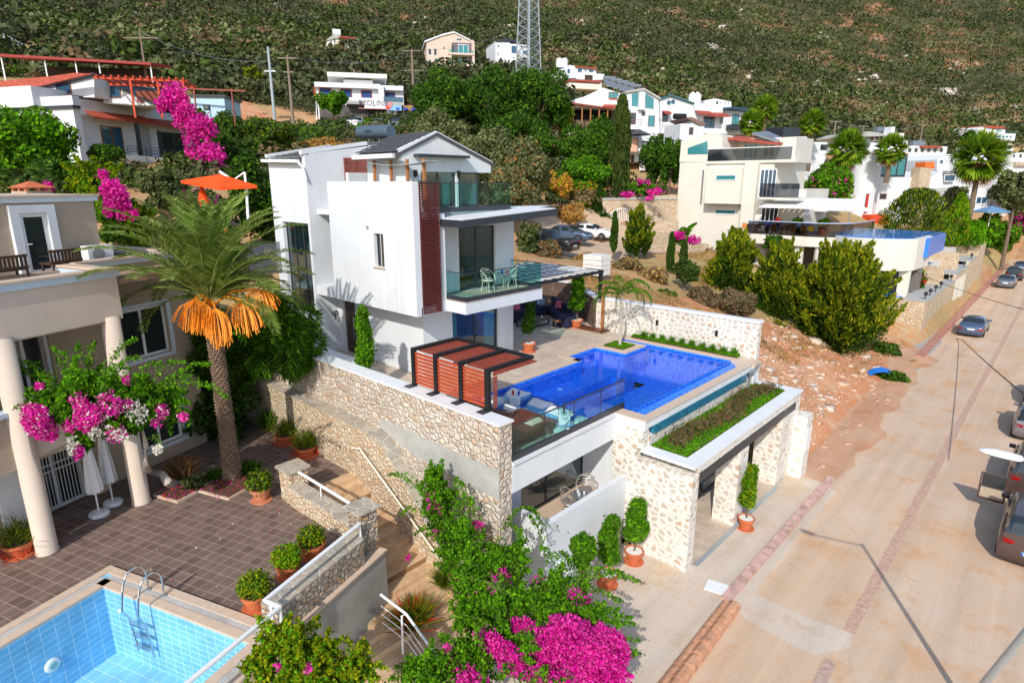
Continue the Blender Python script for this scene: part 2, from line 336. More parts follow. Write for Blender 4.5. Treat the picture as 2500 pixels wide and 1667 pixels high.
# ---------------- terrain ----------------
cpts=[(-7,26,.0),(-7,34,0),(-7,44,0),(-7,54,0),(-9.3,27,1.5),(-9,36,.5),(-9.5,45,.3),(-9.2,52,.1),(-12,30,3.0),(-12,38,1.6),(-12,47,.9),(-16,28,5.4),(-16,36,3.9),(-16,45,2.6),(-17,54,2.2),(-20,27,6.4),(-22,36,6.2),(-22,46,5.2),(-26,55,5.8),(-24,30,6.9),(-30,33,7.5),(-30,26,7.6),(-30,16,8.6),(-36,25,9.2),(-34,38,8.0),
 (-27,8,2.4),(-30,9,6.5),(-34,12,9.4),(-24,0,2.4),(-40,0,9),(-45,16,11.5),(-20,60,5),(-12,60,3),(-34,60,8),(-40,50,10.5),(-12,80,3),(-7,80,.1),(-7,110,0),(-20,85,6),(-14,110,4),(0,60,-.15),(10,40,-.15),(10,100,-.15),(0,0,-.3),(40,60,-.2),(60,140,0),(10,160,1),(-5,-20,-.2),(-20,-20,1)]
for a in [(1382,592,53,0),(1442,590,57,0),(1340,628,46,0),(1500,600,54,0),(600,470,38,None),(420,430,52,None),(150,440,50,None),(560,300,95,None),(700,300,95,None),(890,305,95,None),(1000,300,96,None),(700,350,72,None),(900,350,70,None),(1000,430,60,None),(1200,420,72,None),(1350,400,75,None),(1330,520,58,None),(1450,470,68,None),(1550,470,72,None),(1480,420,88,None),(1640,390,95,None),(1750,380,105,None),(300,230,90,None),(100,220,85,None),(0,120,130,None),(0,0,230,None),(250,40,210,None),(400,150,130,None),(450,0,260,None),(700,220,130,None),(800,150,180,None),(800,0,300,None),(1100,165,165,None),(1250,0,330,None),(1250,180,165,None),(1420,230,150,None),(1500,100,250,None),(1550,260,160,None),(1500,0,360,None),(1900,330,150,None),(1900,270,190,None),(1900,100,300,None),(1900,0,400,None),(2150,400,130,None),(2300,380,170,None),(2300,300,230,None),(2430,370,190,None),(2300,150,330,None),(2300,0,430,None),(2500,440,160,None),(2500,330,240,None),(2500,0,450,None),(2450,520,135,None)]:
    p=S(a[0],a[1],d=a[2]); cpts.append(tuple(p))
for u in range(-400,3001,425):
    cpts.append(tuple(S(u,-260,d=620))); 
cpts=np.array(cpts); cx_,cz_=cpts[:,:2],cpts[:,2]
D_=np.linalg.norm(cx_[:,None]-cx_[None],axis=2); W_=np.linalg.solve(np.block([[D_,np.ones((len(cz_),1))],[np.ones((1,len(cz_))),np.zeros((1,1))]])+np.diag([-.02]*len(cz_)+[0]),np.append(cz_,0))
def vn(x,y,s,seed=0):  # cheap smooth noise
    r=0
    for k in range(4):
        a=1.7*k+seed; f=s*(1.9**k); r=r+(np.sin(x*f*math.cos(a)+y*f*math.sin(a)+a*3)*np.sin(-x*f*math.sin(a*1.3)+y*f*math.cos(a*1.3)+a))/(1.8**k)
    return r
def HT(x,y):
    x=np.asarray(x,float);y=np.asarray(y,float); sh=x.shape; X=x.ravel();Y=y.ravel(); out=np.empty(len(X))
    for i in range(0,len(X),20000):
        q=np.stack([X[i:i+20000],Y[i:i+20000]],1); d=np.linalg.norm(q[:,None]-cx_[None],axis=2); out[i:i+20000]=d@W_[:-1]+W_[-1]
    dist=np.hypot(X,Y); out=out+vn(X,Y,.5)*.12*np.clip((-7.4-X)/4,0,1)+vn(X,Y,.045,2)*np.clip((dist-120)/80,0,1)*2.5
    t=np.clip((X+8.2)/1.2,0,1); t=t*t*(3-2*t); out=out*(1-t)+(-.12)*t
    out=np.where((X>-7.0)&(Y>125),-.12+np.clip((Y-125)/60,0,1)*4+np.clip((X-4)/30,0,1)*3,out)
    out=np.where((X>-7.0)&(Y<=125),-.12,out)
    m=(X>-26.4)&(X<-7)&(Y>10)&(Y<25.6); out=np.where(m,np.minimum(out,-.3),out)
    m=(X>-31)&(X<-7)&(Y<=10.3)&(Y>-30)&(X*math.cos(LA)+Y*math.sin(LA)>-27); out=np.where(m,np.minimum(out,-.3),out)
    m=(X>-31)&(X<-17.4)&(Y>25.3)&(Y<28.7)&(Y<25.7+(-17.6-X)*.75); out=np.where(m,np.minimum(out,4.4),out)
    m=(X>-33)&(X<-8)&(Y>56.4)&(Y<73); out=np.where(m,np.minimum(out,2.0),out)
    return out.reshape(sh)
def hz(x,y): return float(HT(np.array([x]),np.array([y]))[0])
na,nr=620,430
aa=az+np.radians(np.linspace(-58,58,na)); rr=2.5*np.exp(np.linspace(0,math.log(720/2.5),nr))
A_,R_=np.meshgrid(aa,rr); TX=-np.sin(A_)*R_; TY=np.cos(A_)*R_; TZ=HT(TX,TY)
V=np.stack([TX,TY,TZ],2).reshape(-1,3); i=np.arange(nr-1)[:,None]*na+np.arange(na-1)[None]; i=i.ravel()
F=np.stack([i,i+na,i+na+1,i+1],1)
def terrmat():
    m,t,b=nodes('dry_hillside_ground'); b.inputs['Roughness'].default_value=.95; b.inputs['Specular IOR Level'].default_value=.1
    n1=noise(t,.06,6,.65); n2=noise(t,.9,6,.7); n3=noise(t,6,5,.7)
    soil=ramp(t,n2,[(.25,(.46,.19,.08)),(.45,(.54,.27,.13)),(.6,(.52,.36,.22)),(.8,(.56,.46,.36))])
    grass=ramp(t,n2,[(.3,(.36,.22,.09)),(.5,(.46,.34,.16)),(.7,(.30,.25,.12))])
    c=mix(t,ramp(t,n1,[(.42,(0,0,0)),(.58,(1,1,1))]),soil,grass)
    sp=N(t,'ShaderNodeSeparateXYZ'); t.links.new(pos(t),sp.inputs[0]); mr=N(t,'ShaderNodeMapRange'); t.links.new(sp.outputs[2],mr.inputs[0]); mr.inputs[1].default_value=25; mr.inputs[2].default_value=60
    hill=ramp(t,noise(t,.035,8,.7),[(.38,(.075,.078,.038)),(.53,(.115,.105,.055)),(.60,(.38,.18,.09)),(.69,(.46,.40,.34))])  # olive ground, colour also darkened for the shade between shrubs
    c=mix(t,mr.outputs[0],c,hill)
    c=mix(t,1.,c,ramp(t,n3,[(.25,(.65,.63,.6)),(.75,(1.25,1.25,1.25))]),'MULTIPLY')
    t.links.new(c,b.inputs['Base Color']); bump(t,b,n3,.6,.12); return m
M['terrain']=terrmat()
tag(fmesh('hillside_ground',V,F,M['terrain'],smooth=True),kind='structure')
# ---------------- street ----------------
def streetmat(name,c1,c2,stain,k=1.):
    m,t,b=nodes(name); b.inputs['Roughness'].default_value=.85; b.inputs['Specular IOR Level'].default_value=.2
    c=ramp(t,noise(t,.35,8,.65),[(.3,c1),(.7,c2)]); s=ramp(t,noise(t,.55,9,.75,None),[(.52,(0,0,0)),(.68,(1,1,1))])
    c=mix(t,s,c,stain); g=ramp(t,noise(t,18,5,.8),[(.25,(.84,.84,.84)),(.75,(1.12,1.12,1.12))]); c=mix(t,1.,c,g,'MULTIPLY')
    wv=N(t,'ShaderNodeTexVoronoi',feature='DISTANCE_TO_EDGE'); wv.inputs['Scale'].default_value=.22; 
    nz=N(t,'ShaderNodeTexNoise'); nz.inputs['Scale'].default_value=.8; nz.inputs['Detail'].default_value=6; t.links.new(pos(t),nz.inputs['Vector'])
    vm=N(t,'ShaderNodeVectorMath',operation='MULTIPLY_ADD'); t.links.new(nz.outputs['Color'],vm.inputs[0]); vm.inputs[1].default_value=(1.3,1.3,1.3); t.links.new(pos(t),vm.inputs[2]); t.links.new(vm.outputs[0],wv.inputs['Vector'])
    cr=ramp(t,wv.outputs['Distance'],[(0.0,(.72,.66,.62)),(.006,(1,1,1))]); c=mix(t,.35,c,cr,'MULTIPLY')
    mp=N(t,'ShaderNodeMapping'); t.links.new(pos(t),mp.inputs[0]); mp.inputs['Scale'].default_value=(1.6,.07,1); c=mix(t,1.,c,ramp(t,noise(t,1.,5,.6,mp.outputs[0]),[(.3,(.86,.85,.84)),(.6,(1.04,1.03,1.02))]),'MULTIPLY')
    c=mix(t,1.,c,ramp(t,noise(t,1.1,3,.8),[(.22,(.72,.70,.68)),(.30,(1,1,1))]),'MULTIPLY')
    t.links.new(c,b.inputs['Base Color']); bump(t,b,noise(t,25,4),.25,.01); return m
M['street']=streetmat('worn_concrete_street',(.59,.41,.275),(.62,.49,.38),(.60,.34,.17))
M['forecourt']=streetmat('poured_concrete_forecourt',(.58,.47,.37),(.64,.56,.48),(.56,.42,.28))
M['dirt']=streetmat('orange_dirt',(.54,.28,.15),(.60,.41,.29),(.50,.21,.09))
def sheet(name,pts,z,m): b=MB(); b.poly([(p[0],p[1],z) for p in pts]); return tag(b.build(name,m),kind='structure')
sheet('street',[(-6.35,-30),(14,-30),(14,135),(-7.6,135),(-7.0,70),(-6.35,50)],0,M['street'])
fc=[(-14.5,10.9),(-9.2,10.9),(-9.2,9.8),(-11,9.8),(-11,-30),(-5.75,-30),(-5.75,25.3),(-7.29,25.3),(-7.29,16.0),(-14.5,16.0)]
sheet('pavement',fc,.02,M['forecourt'])
b=MB(); b.prism([(-5.93,15.6),(-5.66,15.6),(-5.66,26),(-5.93,26)],0,.10); b.i=1; b.prism([(-5.62,15.6),(-5.3,15.6),(-5.3,25),(-5.62,25)],0,.02); tag(b.build('kerb',[mat('pink_kerb_paint',(.56,.36,.31),.85,.35,3),M['forecourt']]),kind='structure')
b=MB(); b.prism([(-7.0,50),(-6.45,50),(-6.75,118),(-7.4,118)],0,.12); tag(b.build('kerb',mat('worn_red_kerb',(.42,.20,.15),.85,.3,2)),kind='structure')
# central brick strip in two runs + drain gutter lower
def wob(pts,w,z,n=80,seed=1):
    b=MB(); (x0,y0),(x1,y1)=pts; r=random.Random(seed); a=[]
    for i in range(n+1):
        t=i/n; a.append((x0+(x1-x0)*t,y0+(y1-y0)*t,w/2*(1+r.uniform(-.12,.12)),w/2*(1+r.uniform(-.12,.12))))
    for p,q in zip(a,a[1:]): b.poly([(p[0]-p[2],p[1],z),(p[0]+p[3],p[1],z),(q[0]+q[3],q[1],z),(q[0]-q[2],q[1],z)])
    return b
pk=S(2100,1542,z=0); tag(wob([(S(2072,1542,z=0)[0],S(2072,1542,z=0)[1]),(-2.9,125)],.30,.005,200).build('brick_strip',M['stripe'] if 'stripe' in M else mat('rose_brick_strip',(.50,.33,.25),.9,.25,7,bs=.5)),kind='structure')
q0=S(2030,1612,z=0);q1=S(2000,1667,z=0); tag(wob([(q0[0],q0[1]),(q1[0],q1[1]-1)],.28,.005,20,3).build('brick_strip',mat('rose_brick_strip_lower',(.46,.32,.26),.9,.3,7,bs=.5)),kind='structure')
# driveway concrete apron strip across the street + lighter patch
def pxsheet(name,pts,z,m,jag=0):
    P=[tuple(S(u,v,z=z)[:2]) for u,v in pts]
    if jag:
        g=random.Random(4); Q=[]
        for a,c in zip(P,P[1:]+P[:1]):
            n=14
            for k in range(n): t=k/n; Q.append((a[0]+(c[0]-a[0])*t+g.gauss(0,.03)+.16*math.sin(len(Q)*.37)+.09*math.sin(len(Q)*.83+1),a[1]+(c[1]-a[1])*t+g.gauss(0,.04)))
        P=Q
    return sheet(name,P,z,m)
pxsheet('concrete_strip',[(1795,1440),(1850,1452),(1965,1505),(2080,1545),(2075,1580),(1990,1600),(1880,1545),(1790,1490),(1740,1470)],.004,M['forecourt'])
pxsheet('grey_patch',[(2110,830),(2240,905),(2300,835),(2290,810),(2160,790)],.004,mat('grey_concrete_patch',(.40,.37,.34),.85,.12,1.2))
pxsheet('dirt_verge',[(2290,880),(2240,905),(2228,950),(2165,1010),(2150,1070),(2070,1140),(1990,1200),(1935,1190),(1942,1100),(1950,960),(2030,860),(2200,830)],.008,M['dirt'],1)
# terracotta pipe-like gutter cover lying at bottom
pa=S(1795,1478,z=.1);pb=S(1655,1667,z=.1); b=MB(); dv=(pb-pa); n=7
for k in range(9):
    a=pa+dv*(k/7.);c=pa+dv*((k+.96)/7.); b.tube([a,c],[.17,.19],10)
    o=np.array([-.24,-.08,0]); b.tube([a+o,c+o],[.11,.12],8)
tag(b.build('clay_gutter',mat('cracked_clay',(.52,.27,.16),.85,.3,5,bs=.6),smooth=False),'broken terracotta gutter edging beside the pavement at the street corner','gutter')
# blue skirt wall etc. : parking yard behind the villa, and yard before the shop building
cp=[tuple(S(u,v,d=dd)[:2]) for u,v,dd in ((1300,650,43),(1420,640,45),(1520,650,48),(1640,640,56),(1640,590,60),(1510,560,64),(1400,545,64),(1300,550,58))]
def drape(name,poly,m,off=.03,step=1.):
    xs=[p[0] for p in poly]; ys=[p[1] for p in poly]; nx=int((max(xs)-min(xs))/step)+2; ny=int((max(ys)-min(ys))/step)+2
    gx,gy=np.meshgrid(np.linspace(min(xs),max(xs),nx),np.linspace(min(ys),max(ys),ny)); gz=HT(gx,gy)+off
    def ins(x,y):
        c=False; j=len(poly)-1
        for i in range(len(poly)):
            if (poly[i][1]>y)!=(poly[j][1]>y) and x<(poly[j][0]-poly[i][0])*(y-poly[i][1])/(poly[j][1]-poly[i][1])+poly[i][0]: c=not c
            j=i
        return c
    Vv=np.stack([gx,gy,gz],2).reshape(-1,3); Fq=[]
    for a in range(ny-1):
        for c in range(nx-1):
            k=a*nx+c
            if ins(gx[a,c]+step/2,gy[a,c]+step/2): Fq.append((k,k+1,k+nx+1,k+nx))
    return tag(fmesh(name,Vv,Fq,m,smooth=True),kind='structure')
M['subsoil']=streetmat('orange_subsoil',(.52,.19,.075),(.58,.33,.19),(.60,.43,.31)); drape('subsoil_slope',[(-16.5,26),(-6.9,26),(-6.9,47),(-10,50),(-14,46),(-18,36)],M['subsoil'],.035,.5)
drape('dirt_yard',cp,mat('pale_yard_dirt',(.52,.38,.26),.95,.12,1.5,bs=.3),.06,.7)
sp_=[S(u,v,d=dd) for u,v,dd in ((600,345,78),(700,350,74),(900,345,74),(1000,330,80),(1010,300,94),(720,300,94),(640,312,90))]
bare=[(365,165,100),(480,140,104),(580,125,108),(650,160,98),(740,205,92),(735,290,85),(600,292,80),(500,250,84),(420,205,92)]
drape('bare_slope',[tuple(S(u,v,d=dd)[:2]) for u,v,dd in bare],M['subsoil'],.12,1.2)
drape('asphalt_yard',[(p[0],p[1]) for p in sp_],mat('grey_asphalt_yard',(.30,.27,.24),.9,.12,.6),.1,1.)
# ================= builders for walls with openings =================
def wallh(mb,O,U,Nn,Lw,H,th,holes=()):
    O=Vector(O);U=Vector(U).normalized();Nn=Vector(Nn).normalized();Z=Vector((0,0,1))
    us=sorted({0,Lw}|{h[i] for h in holes for i in(0,1)}); vs=sorted({0,H}|{h[i] for h in holes for i in(2,3)})
    us=[u for u in us if 0<=u<=Lw]; vs=[v for v in vs if 0<=v<=H]
    for a,b_ in zip(us,us[1:]):
        run=None
        for c,d in zip(vs,vs[1:]):
            hole=any(h[0]<=(a+b_)/2<=h[1] and h[2]<=(c+d)/2<=h[3] for h in holes)
            if hole:
                if run: seg(mb,O,U,Nn,a,b_,run[0],run[1],th); run=None
            else: run=(run[0],d) if run else (c,d)
        if run: seg(mb,O,U,Nn,a,b_,run[0],run[1],th)
def seg(mb,O,U,Nn,a,b_,c,d,th):
    Z=Vector((0,0,1)); mb.ext([O+U*a+Z*c,O+U*b_+Z*c,O+U*b_+Z*d,O+U*a+Z*d],-Nn*th)
def win(par,O,U,Nn,u0,u1,v0,v1,fm=None,gm=None,rec=.12,mull=(),fw=.06,sill=None,name='window',hb=()):
    fm=fm or M['dark']; gm=gm or M['glassclear']
    O=Vector(O)-Vector(Nn)*rec; U=Vector(U).normalized(); Nn=Vector(Nn).normalized(); Z=Vector((0,0,1))
    b=MB()
    def bar(a,c,d,e): b.ext([O+U*a+Z*d,O+U*c+Z*d,O+U*c+Z*e,O+U*a+Z*e],-Nn*.05)
    bar(u0,u1,v0,v0+fw);bar(u0,u1,v1-fw,v1);bar(u0,u0+fw,v0+fw,v1-fw);bar(u1-fw,u1,v0+fw,v1-fw)
    for m in mull: x=u0+(u1-u0)*m; bar(x-fw/2,x+fw/2,v0+fw,v1-fw)
    for m in hb: x=v0+(v1-v0)*m; b.ext([O+U*(u0+fw)+Z*(x-fw/2)+Nn*.004,O+U*(u1-fw)+Z*(x-fw/2)+Nn*.004,O+U*(u1-fw)+Z*(x+fw/2)+Nn*.004,O+U*(u0+fw)+Z*(x+fw/2)+Nn*.004],-Nn*.05)
    f=b.build(name,fm,par); g=MB(); q=O-Nn*.02; g.ext([q+U*(u0+.02)+Z*(v0+.02),q+U*(u1-.02)+Z*(v0+.02),q+U*(u1-.02)+Z*(v1-.02),q+U*(u0+.02)+Z*(v1-.02)],-Nn*.012); g.build('pane',gm,f)
    if sill is not None:
        s=MB(); s.ext([O+U*(u0-.05)+Z*(v0-.05)+Nn*(rec+.06),O+U*(u1+.05)+Z*(v0-.05)+Nn*(rec+.06),O+U*(u1+.05)+Z*(v0-.004)+Nn*(rec+.06),O+U*(u0-.05)+Z*(v0-.004)+Nn*(rec+.06)],-Nn*(rec+.05)); s.build('sill',sill,f)
    return f
X_,Y_=(1,0,0),(0,1,0); nX,nY=(1,0,0),(0,-1,0)
def railing(par,pts,z0,h,gm,name='glass_railing',base=None,cap=True,panel=1.3,bh=.18):
    """glass panels along a polyline, dark base channel and thin top rail"""
    b=MB();g=MB()
    for (x0,y0),(x1,y1) in zip(pts,pts[1:]):
        d=Vector((x1-x0,y1-y0,0)); Lh=d.length; n=max(1,round(Lh/panel)); u=d/Lh
        b.beam((x0,y0,z0+bh/2),(x1,y1,z0+bh/2),.07,bh)
        if cap: b.beam((x0,y0,z0+h),(x1,y1,z0+h),.035,.03)
        for k in range(n):
            a=Vector((x0,y0,0))+u*(Lh*k/n+.012); c=Vector((x0,y0,0))+u*(Lh*(k+1)/n-.012)
            g.beam((a.x,a.y,z0+(bh+h)/2),(c.x,c.y,z0+(bh+h)/2),.014,h-bh-.02)
            if k: m_=Vector((x0,y0,0))+u*(Lh*k/n); b.beam((m_.x,m_.y,z0+bh),(m_.x,m_.y,z0+h),.016,.022,(1,0,0))
    f=b.build(name,base or M['dark'],par); g.build('glass_panel',gm,f); return f
def textmesh(name,cu,Mx,m,par):
    o=bpy.data.objects.new('t',cu); dg=bpy.context.evaluated_depsgraph_get(); col.objects.link(o); dg.update(); me=bpy.data.meshes.new_from_object(o.evaluated_get(dg)); bpy.data.objects.remove(o); bpy.data.curves.remove(cu)
    me.name=name; me.transform((wm(par).inverted() if par else Matrix.Identity(4))@Mx); me.materials.clear(); me.materials.append(m); r=bpy.data.objects.new(name,me); col.objects.link(r); r.parent=par; return r
def text(name,s,size,Mx,m,par,ext=.004,align='CENTER'):
    cu=bpy.data.curves.new(name,'FONT'); cu.body=s; cu.size=size; cu.extrude=ext; cu.align_x=align; return textmesh(name,cu,Mx,m,par)
# ================= VILLA =================
vl=thing('white_villa','modern white villa with burgundy louvre screen and glass balconies behind the pool terrace','villa',(-21,14,4.64))
W=M['white']; T=4.64
b=MB()
# rear-left tall wing (x -27..-23.8)
wallh(b,(-27,13.2,T),X_,nY,3.2,8.45,.25,[(.8,3.03,1.71,5.67)])
b.ext([(-23.8,13.45,T),(-23.8,19.3,T),(-23.8,19.3,12.95),(-23.8,16.3,13.55),(-23.8,13.45,13.15)],(-.25,0,0))
b.ext([(-27,13.45,T),(-27,19.3,T),(-27,19.3,12.9),(-27,16.3,13.5),(-27,13.45,12.95)],(.25,0,0))
b.box(-27,-23.8,19.3,19.5,T,12.9)
b.box(-26.7,-24.1,13.6,19.2,7.3,7.5)
# verge parapets
b.ext([(-23.82,13.1,13.10),(-23.82,16.3,13.60),(-23.82,16.3,13.76),(-23.82,13.1,13.26)],(-.22,0,0)); b.ext([(-27.05,13.1,13.05),(-27.05,16.3,13.6),(-27.05,16.3,13.74),(-27.05,13.1,13.19)],(.2,0,0))
# connecting roof block with white triangle
b.ext([(-23.8,16.3,10.9),(-23.8,19.3,10.9),(-23.8,19.3,12.9),(-23.8,16.3,13.58)],(2.4,0,0))
# middle body, floors 0..1
wallh(b,(-23.8,14.22,T),X_,nY,6.0,2.7,.25,[(.5,1.37,0,2.42)])
wallh(b,(-17.8,14.47,T),Y_,nX,4.83,2.7,.25,[(1.25,3.9,.03,2.35)])
b.box(-23.6,-15.95,14.76,19.1,7.3,7.74)                      # balcony slab and floor
b.box(-23.8,-17.8,14.22,14.76,7.3,7.6)
wallh(b,(-17.8,14.76,7.8),Y_,nX,4.6,2.7,.25,[(1.4,3.46,.0,2.5)])
b.box(-23.8,-17.83,19.12,19.36,T,10.5); 
# overhanging front box
wallh(b,(-22.4,13.3,7.3),X_,nY,5.45,4.73,.22,[(3.02,3.62,1.62,2.86)])
b.box(-22.4,-22.2,13.52,14.76,7.3,10.9); b.box(-22.2,-16.95,13.52,14.22,7.3,7.6)
b.box(-17.17,-16.95,13.52,13.57,7.3,12.03); b.box(-17.2,-17.0,14.5,14.76,7.3,10.9)
b.box(-23.8,-22.4,13.3,14.22,7.3,7.68)                       # ledge
b.box(-22.2,-17.9,13.52,18.9,10.72,10.92)                    # top terrace floor
b.box(-23.8,-22.2,13.6,19,10.7,10.9)
# upper wing
AP=S(*(600+1565/3.357,300+108/3.357),x=-18.8); LL=S(600+1275/3.357,300+238/3.357,x=-18.8); RR=S(600+2008/3.357,300+335/3.357,x=-18.8); RB=S(600+2005/3.357,300+410/3.357,x=-18.8)
zf=10.95; yl=LL[1]+.25; yr=RR[1]
X=-18.8
wallh(b,(X,yl,zf),Y_,nX,2.55,RB[2]-zf,.22,[(.62,2.45,.08,1.62)])
b.ext([(X,yl,RB[2]),(X,yr,RB[2]),(X,yr,RR[2]),(X,AP[1],AP[2]),(X,LL[1],LL[2]),(X,LL[1],LL[2]-.3),(X,yl,LL[2]-.36)],(-.22,0,0))
b.box(-21.4,X-.22,yl,yl+.2,zf,LL[2]-.15); b.box(-23.0,-22.8,yl,yr-.2,zf,RB[2])
b.box(-21.5,X-.22,yr-.8,yr-.66,zf,12.0)
body=b.build('wall',W,vl)
# roof
b=MB()
def slab(p,th=.12): 
    b.ext([tuple(q) for q in p],(0,0,-th))
e=.12
slab([(-21.45,LL[1]-.25,LL[2]-.08),(X+.05,LL[1]-.25,LL[2]-.08),(X+.05,AP[1],AP[2]+e),(-21.45,AP[1],AP[2]+e)])
slab([(-23.9,16.3,13.72),(-21.45,16.3,13.72),(-21.45,AP[1],AP[2]+e),(X+.05,AP[1],AP[2]+e),(X+.05,yr+.15,RR[2]+.02),(-23.9,yr+.15,RR[2]+.02)])
slab([(-26.85,13.05,12.98),(-24.02,13.05,13.0),(-24.02,16.3,13.62),(-26.85,16.3,13.62)])
slab([(-26.85,16.3,13.62),(-24.02,16.3,13.62),(-24.02,19.5,12.9),(-26.85,19.5,12.9)])
rf=b.build('roof',M['greytile'],vl)
b=MB()   # raised tiles in courses on the front slope
for sx in range(20):
    x0=-21.3+sx*.125
    if x0>X-.1: break
for (xa,xb,ya,yb,za,zb,nr_,nc) in ((-21.5,X-.02,LL[1]-.2,AP[1]-.05,LL[2]-.02,AP[2]+.14,7,13),(-26.7,-24.1,13.1,16.2,13.02,13.64,10,13)):
    for r_ in range(nr_):
        for c_ in range(nc):
            y0=ya+(yb-ya)*r_/nr_; y1=ya+(yb-ya)*(r_+.97)/nr_; z0=za+(zb-za)*r_/nr_+.035; z1=za+(zb-za)*(r_+.97)/nr_
            x0=xa+(xb-xa)*c_/nc; x1=xa+(xb-xa)*(c_+.78)/nc
            b.ext([(x0,y0,z0),(x1,y0,z0),(x1,y1,z1),(x0,y1,z1)],(0,0,.03))
b.build('tile',M['greytile'],rf).name='tile_courses'
b=MB(); b.beam((X-.05,LL[1]-.1,LL[2]+.03),(X-.05,AP[1],AP[2]+.12),.18,.12,(0,0,1)); b.beam((X-.05,AP[1],AP[2]+.12),(X-.05,yr+.1,RR[2]+.03),.18,.08)
b.box(-21.5,X-.08,LL[1]-.38,LL[1]-.22,LL[2]-.22,LL[2]-.06); b.build('verge',W,rf)
b=MB(); b.beam((-27.1,12.98,12.93),(-23.95,12.98,12.84),.14,.12); b.build('gutter',M['whitecap'],rf)
# downpipe elbow
b=MB(); b.tube([(-23.95,12.98,12.8),(-23.78,13.08,12.6),(-23.7,13.15,12.1)],.05); b.build('downpipe',M['whitemetal'],vl)
# windows
w1=win(vl,(-27,13.2,T),X_,nY,.8,3.03,1.71,5.67,M['dark'],M['glassclear'],.15,(.33,.66),.06,None)
win(vl,(-22.4,13.3,7.3),X_,nY,3.02,3.62,1.62,2.86,M['dark'],M['glassclear'],.14,(),.05,M['trimtan'])
win(vl,(-17.8,14.22,T),Y_,nX,1.5,4.15,.03,2.35,M['dark'],M['glassclear'],.1,(.5,),.07,name='sliding_door')
win(vl,(-17.8,14.76,7.8),Y_,nX,1.4,3.46,.0,2.5,M['dark'],M['glassclear'],.1,(.5,),.08,name='sliding_door')
win(vl,(X,yl,zf),Y_,nX,.62,2.45,.08,1.62,M['dark'],M['glassclear'],.1,(.5,),.08,name='sliding_door')
win(vl,(X,yl,zf),Y_,nX,2.62,yr-.7-yl,.08,RB[2]-zf,M['dark'],M['glassclear'],.05,(),.06)
# curtains and interior colours
b=MB()
def curt(y0,y1,z0,z1,x):
    n=10
    for k in range(n): b.box(x+(.03 if k%2 else 0),x+.04+(.03 if k%2 else 0),y0+(y1-y0)*k/n,y0+(y1-y0)*(k+1)/n-.002,z0,z1)
for a_ in((15.8,16.15,T+.05,6.95,-18.1),(17.75,18.3,T+.05,6.95,-18.1),(yl+1.95,yl+2.3,11.05,12.5,X-.35)): b=MB(); curt(*a_); b.build('curtain',M['curtain'],vl)
b=MB(); b.box(-20.6,-20.5,14.6,19.0,T+.03,7.2); b.box(-20.6,-20.5,14.9,19.0,7.85,10.5); b.box(-21.0,-20.9,yl+.3,yr-1,zf,12.3); b.build('interior_wall',mat('room_shade_wall',(.10,.10,.10),.9,.2),vl)  # dark wall colour stands in for the shade inside the rooms
b=MB(); b.box(-19.6,-18.6,16.2,17.6,7.82,8.3); b.i=1; b.box(-19.4,-18.7,17.0,17.55,8.3,8.42); b.i=2; b.box(-19.4,-18.7,17.0,17.4,8.42,8.55); b.build('bed',[mat('yellow_blanket',(.6,.35,.03),.9),M['bluefab'],mat('red_cushion',(.5,.03,.03),.9)],vl)
b=MB(); b.box(X-.8,X-.7,yl+2.8,yr-1.0,zf,12.1); b.build('bathroom_wall',M['tealpaint'],vl)
b=MB(); b.lathe([(.14,0),(.16,.25),(.2,.38),(.2,.42)],(X-.45,yl+2.9,zf+.05)); b.box(X-.75,X-.6,yl+2.75,yl+3.05,zf+.3,zf+.8); b.build('toilet',M['whitemetal'],vl)
b=MB()
for x in (-18.95,-18.0): b.box(x,x+.025,13.294,13.3,7.31,12.02)
b.build('panel_joint',mat('white_joint_strip',(.78,.80,.82),.7,0),vl)
# louvre screen
b=MB(); z=7.36
while z<11.95: b.box(-17.03,-16.90,13.58,14.47,z,z+.052); b.box(-17.5,-17.03,14.38,14.47,z,z+.052); z+=.088
b.box(-17.0,-16.94,13.6,13.64,7.35,12.0); b.box(-17.0,-16.94,14.3,14.34,7.35,12.0)
b.build('louvre_screen',M['louver'],vl)
b=MB(); b.box(-17.16,-17.1,13.58,14.45,7.4,10.7); b.box(-17.02,-16.86,13.56,14.5,12.0,12.05); b.build('screen_glazing',M['glassdark'],vl)
# front lintel canopy above top door, dark fascias
b=MB(); b.box(X+.002,X+.35,yl+.3,yl+2.9,12.93,13.03); b.build('awning_shelf',M['dark'],vl)
b=MB(); x1,y0,y1=-15.8,14.55,19.85
b.ext([(-17.05,y0,10.46),(x1,y0,10.46),(x1,y1,10.70),(-18.6,y1,10.70),(-18.6,18.9,10.66),(-17.6,18.9,10.66),(-17.6,15,10.48),(-17.05,15,10.47)],(0,0,.25)); b.build('canopy_fascia',M['dark'],vl)
b=MB(); b.ext([(-17.05,y0+.07,10.712),(x1-.07,y0+.07,10.712),(x1-.07,y1-.05,10.952),(-18.5,y1-.05,10.952),(-18.5,18.8,10.90),(-17.58,18.8,10.90),(-17.58,15,10.74),(-17.05,15,10.725)],(0,0,.03)); b.build('canopy_top',W,vl)
b=MB(); b.ext([(-19.6,19.9,10.76),(-17.0,19.9,10.76),(-18.3,22.6,10.76),(-18.9,22.6,10.76)],(0,0,.16)); b.i=1; b.ext([(-19.55,19.95,10.923),(-17.1,19.95,10.923),(-18.35,22.5,10.923),(-18.85,22.5,10.923)],(0,0,.02)); b.build('rear_canopy',[M['dark'],W],vl)
railing(vl,[(-17.45,14.55),(-17.45,18.75),(-18.5,18.75)],10.92,1.05,M['glassrail'],base=M['dark'])
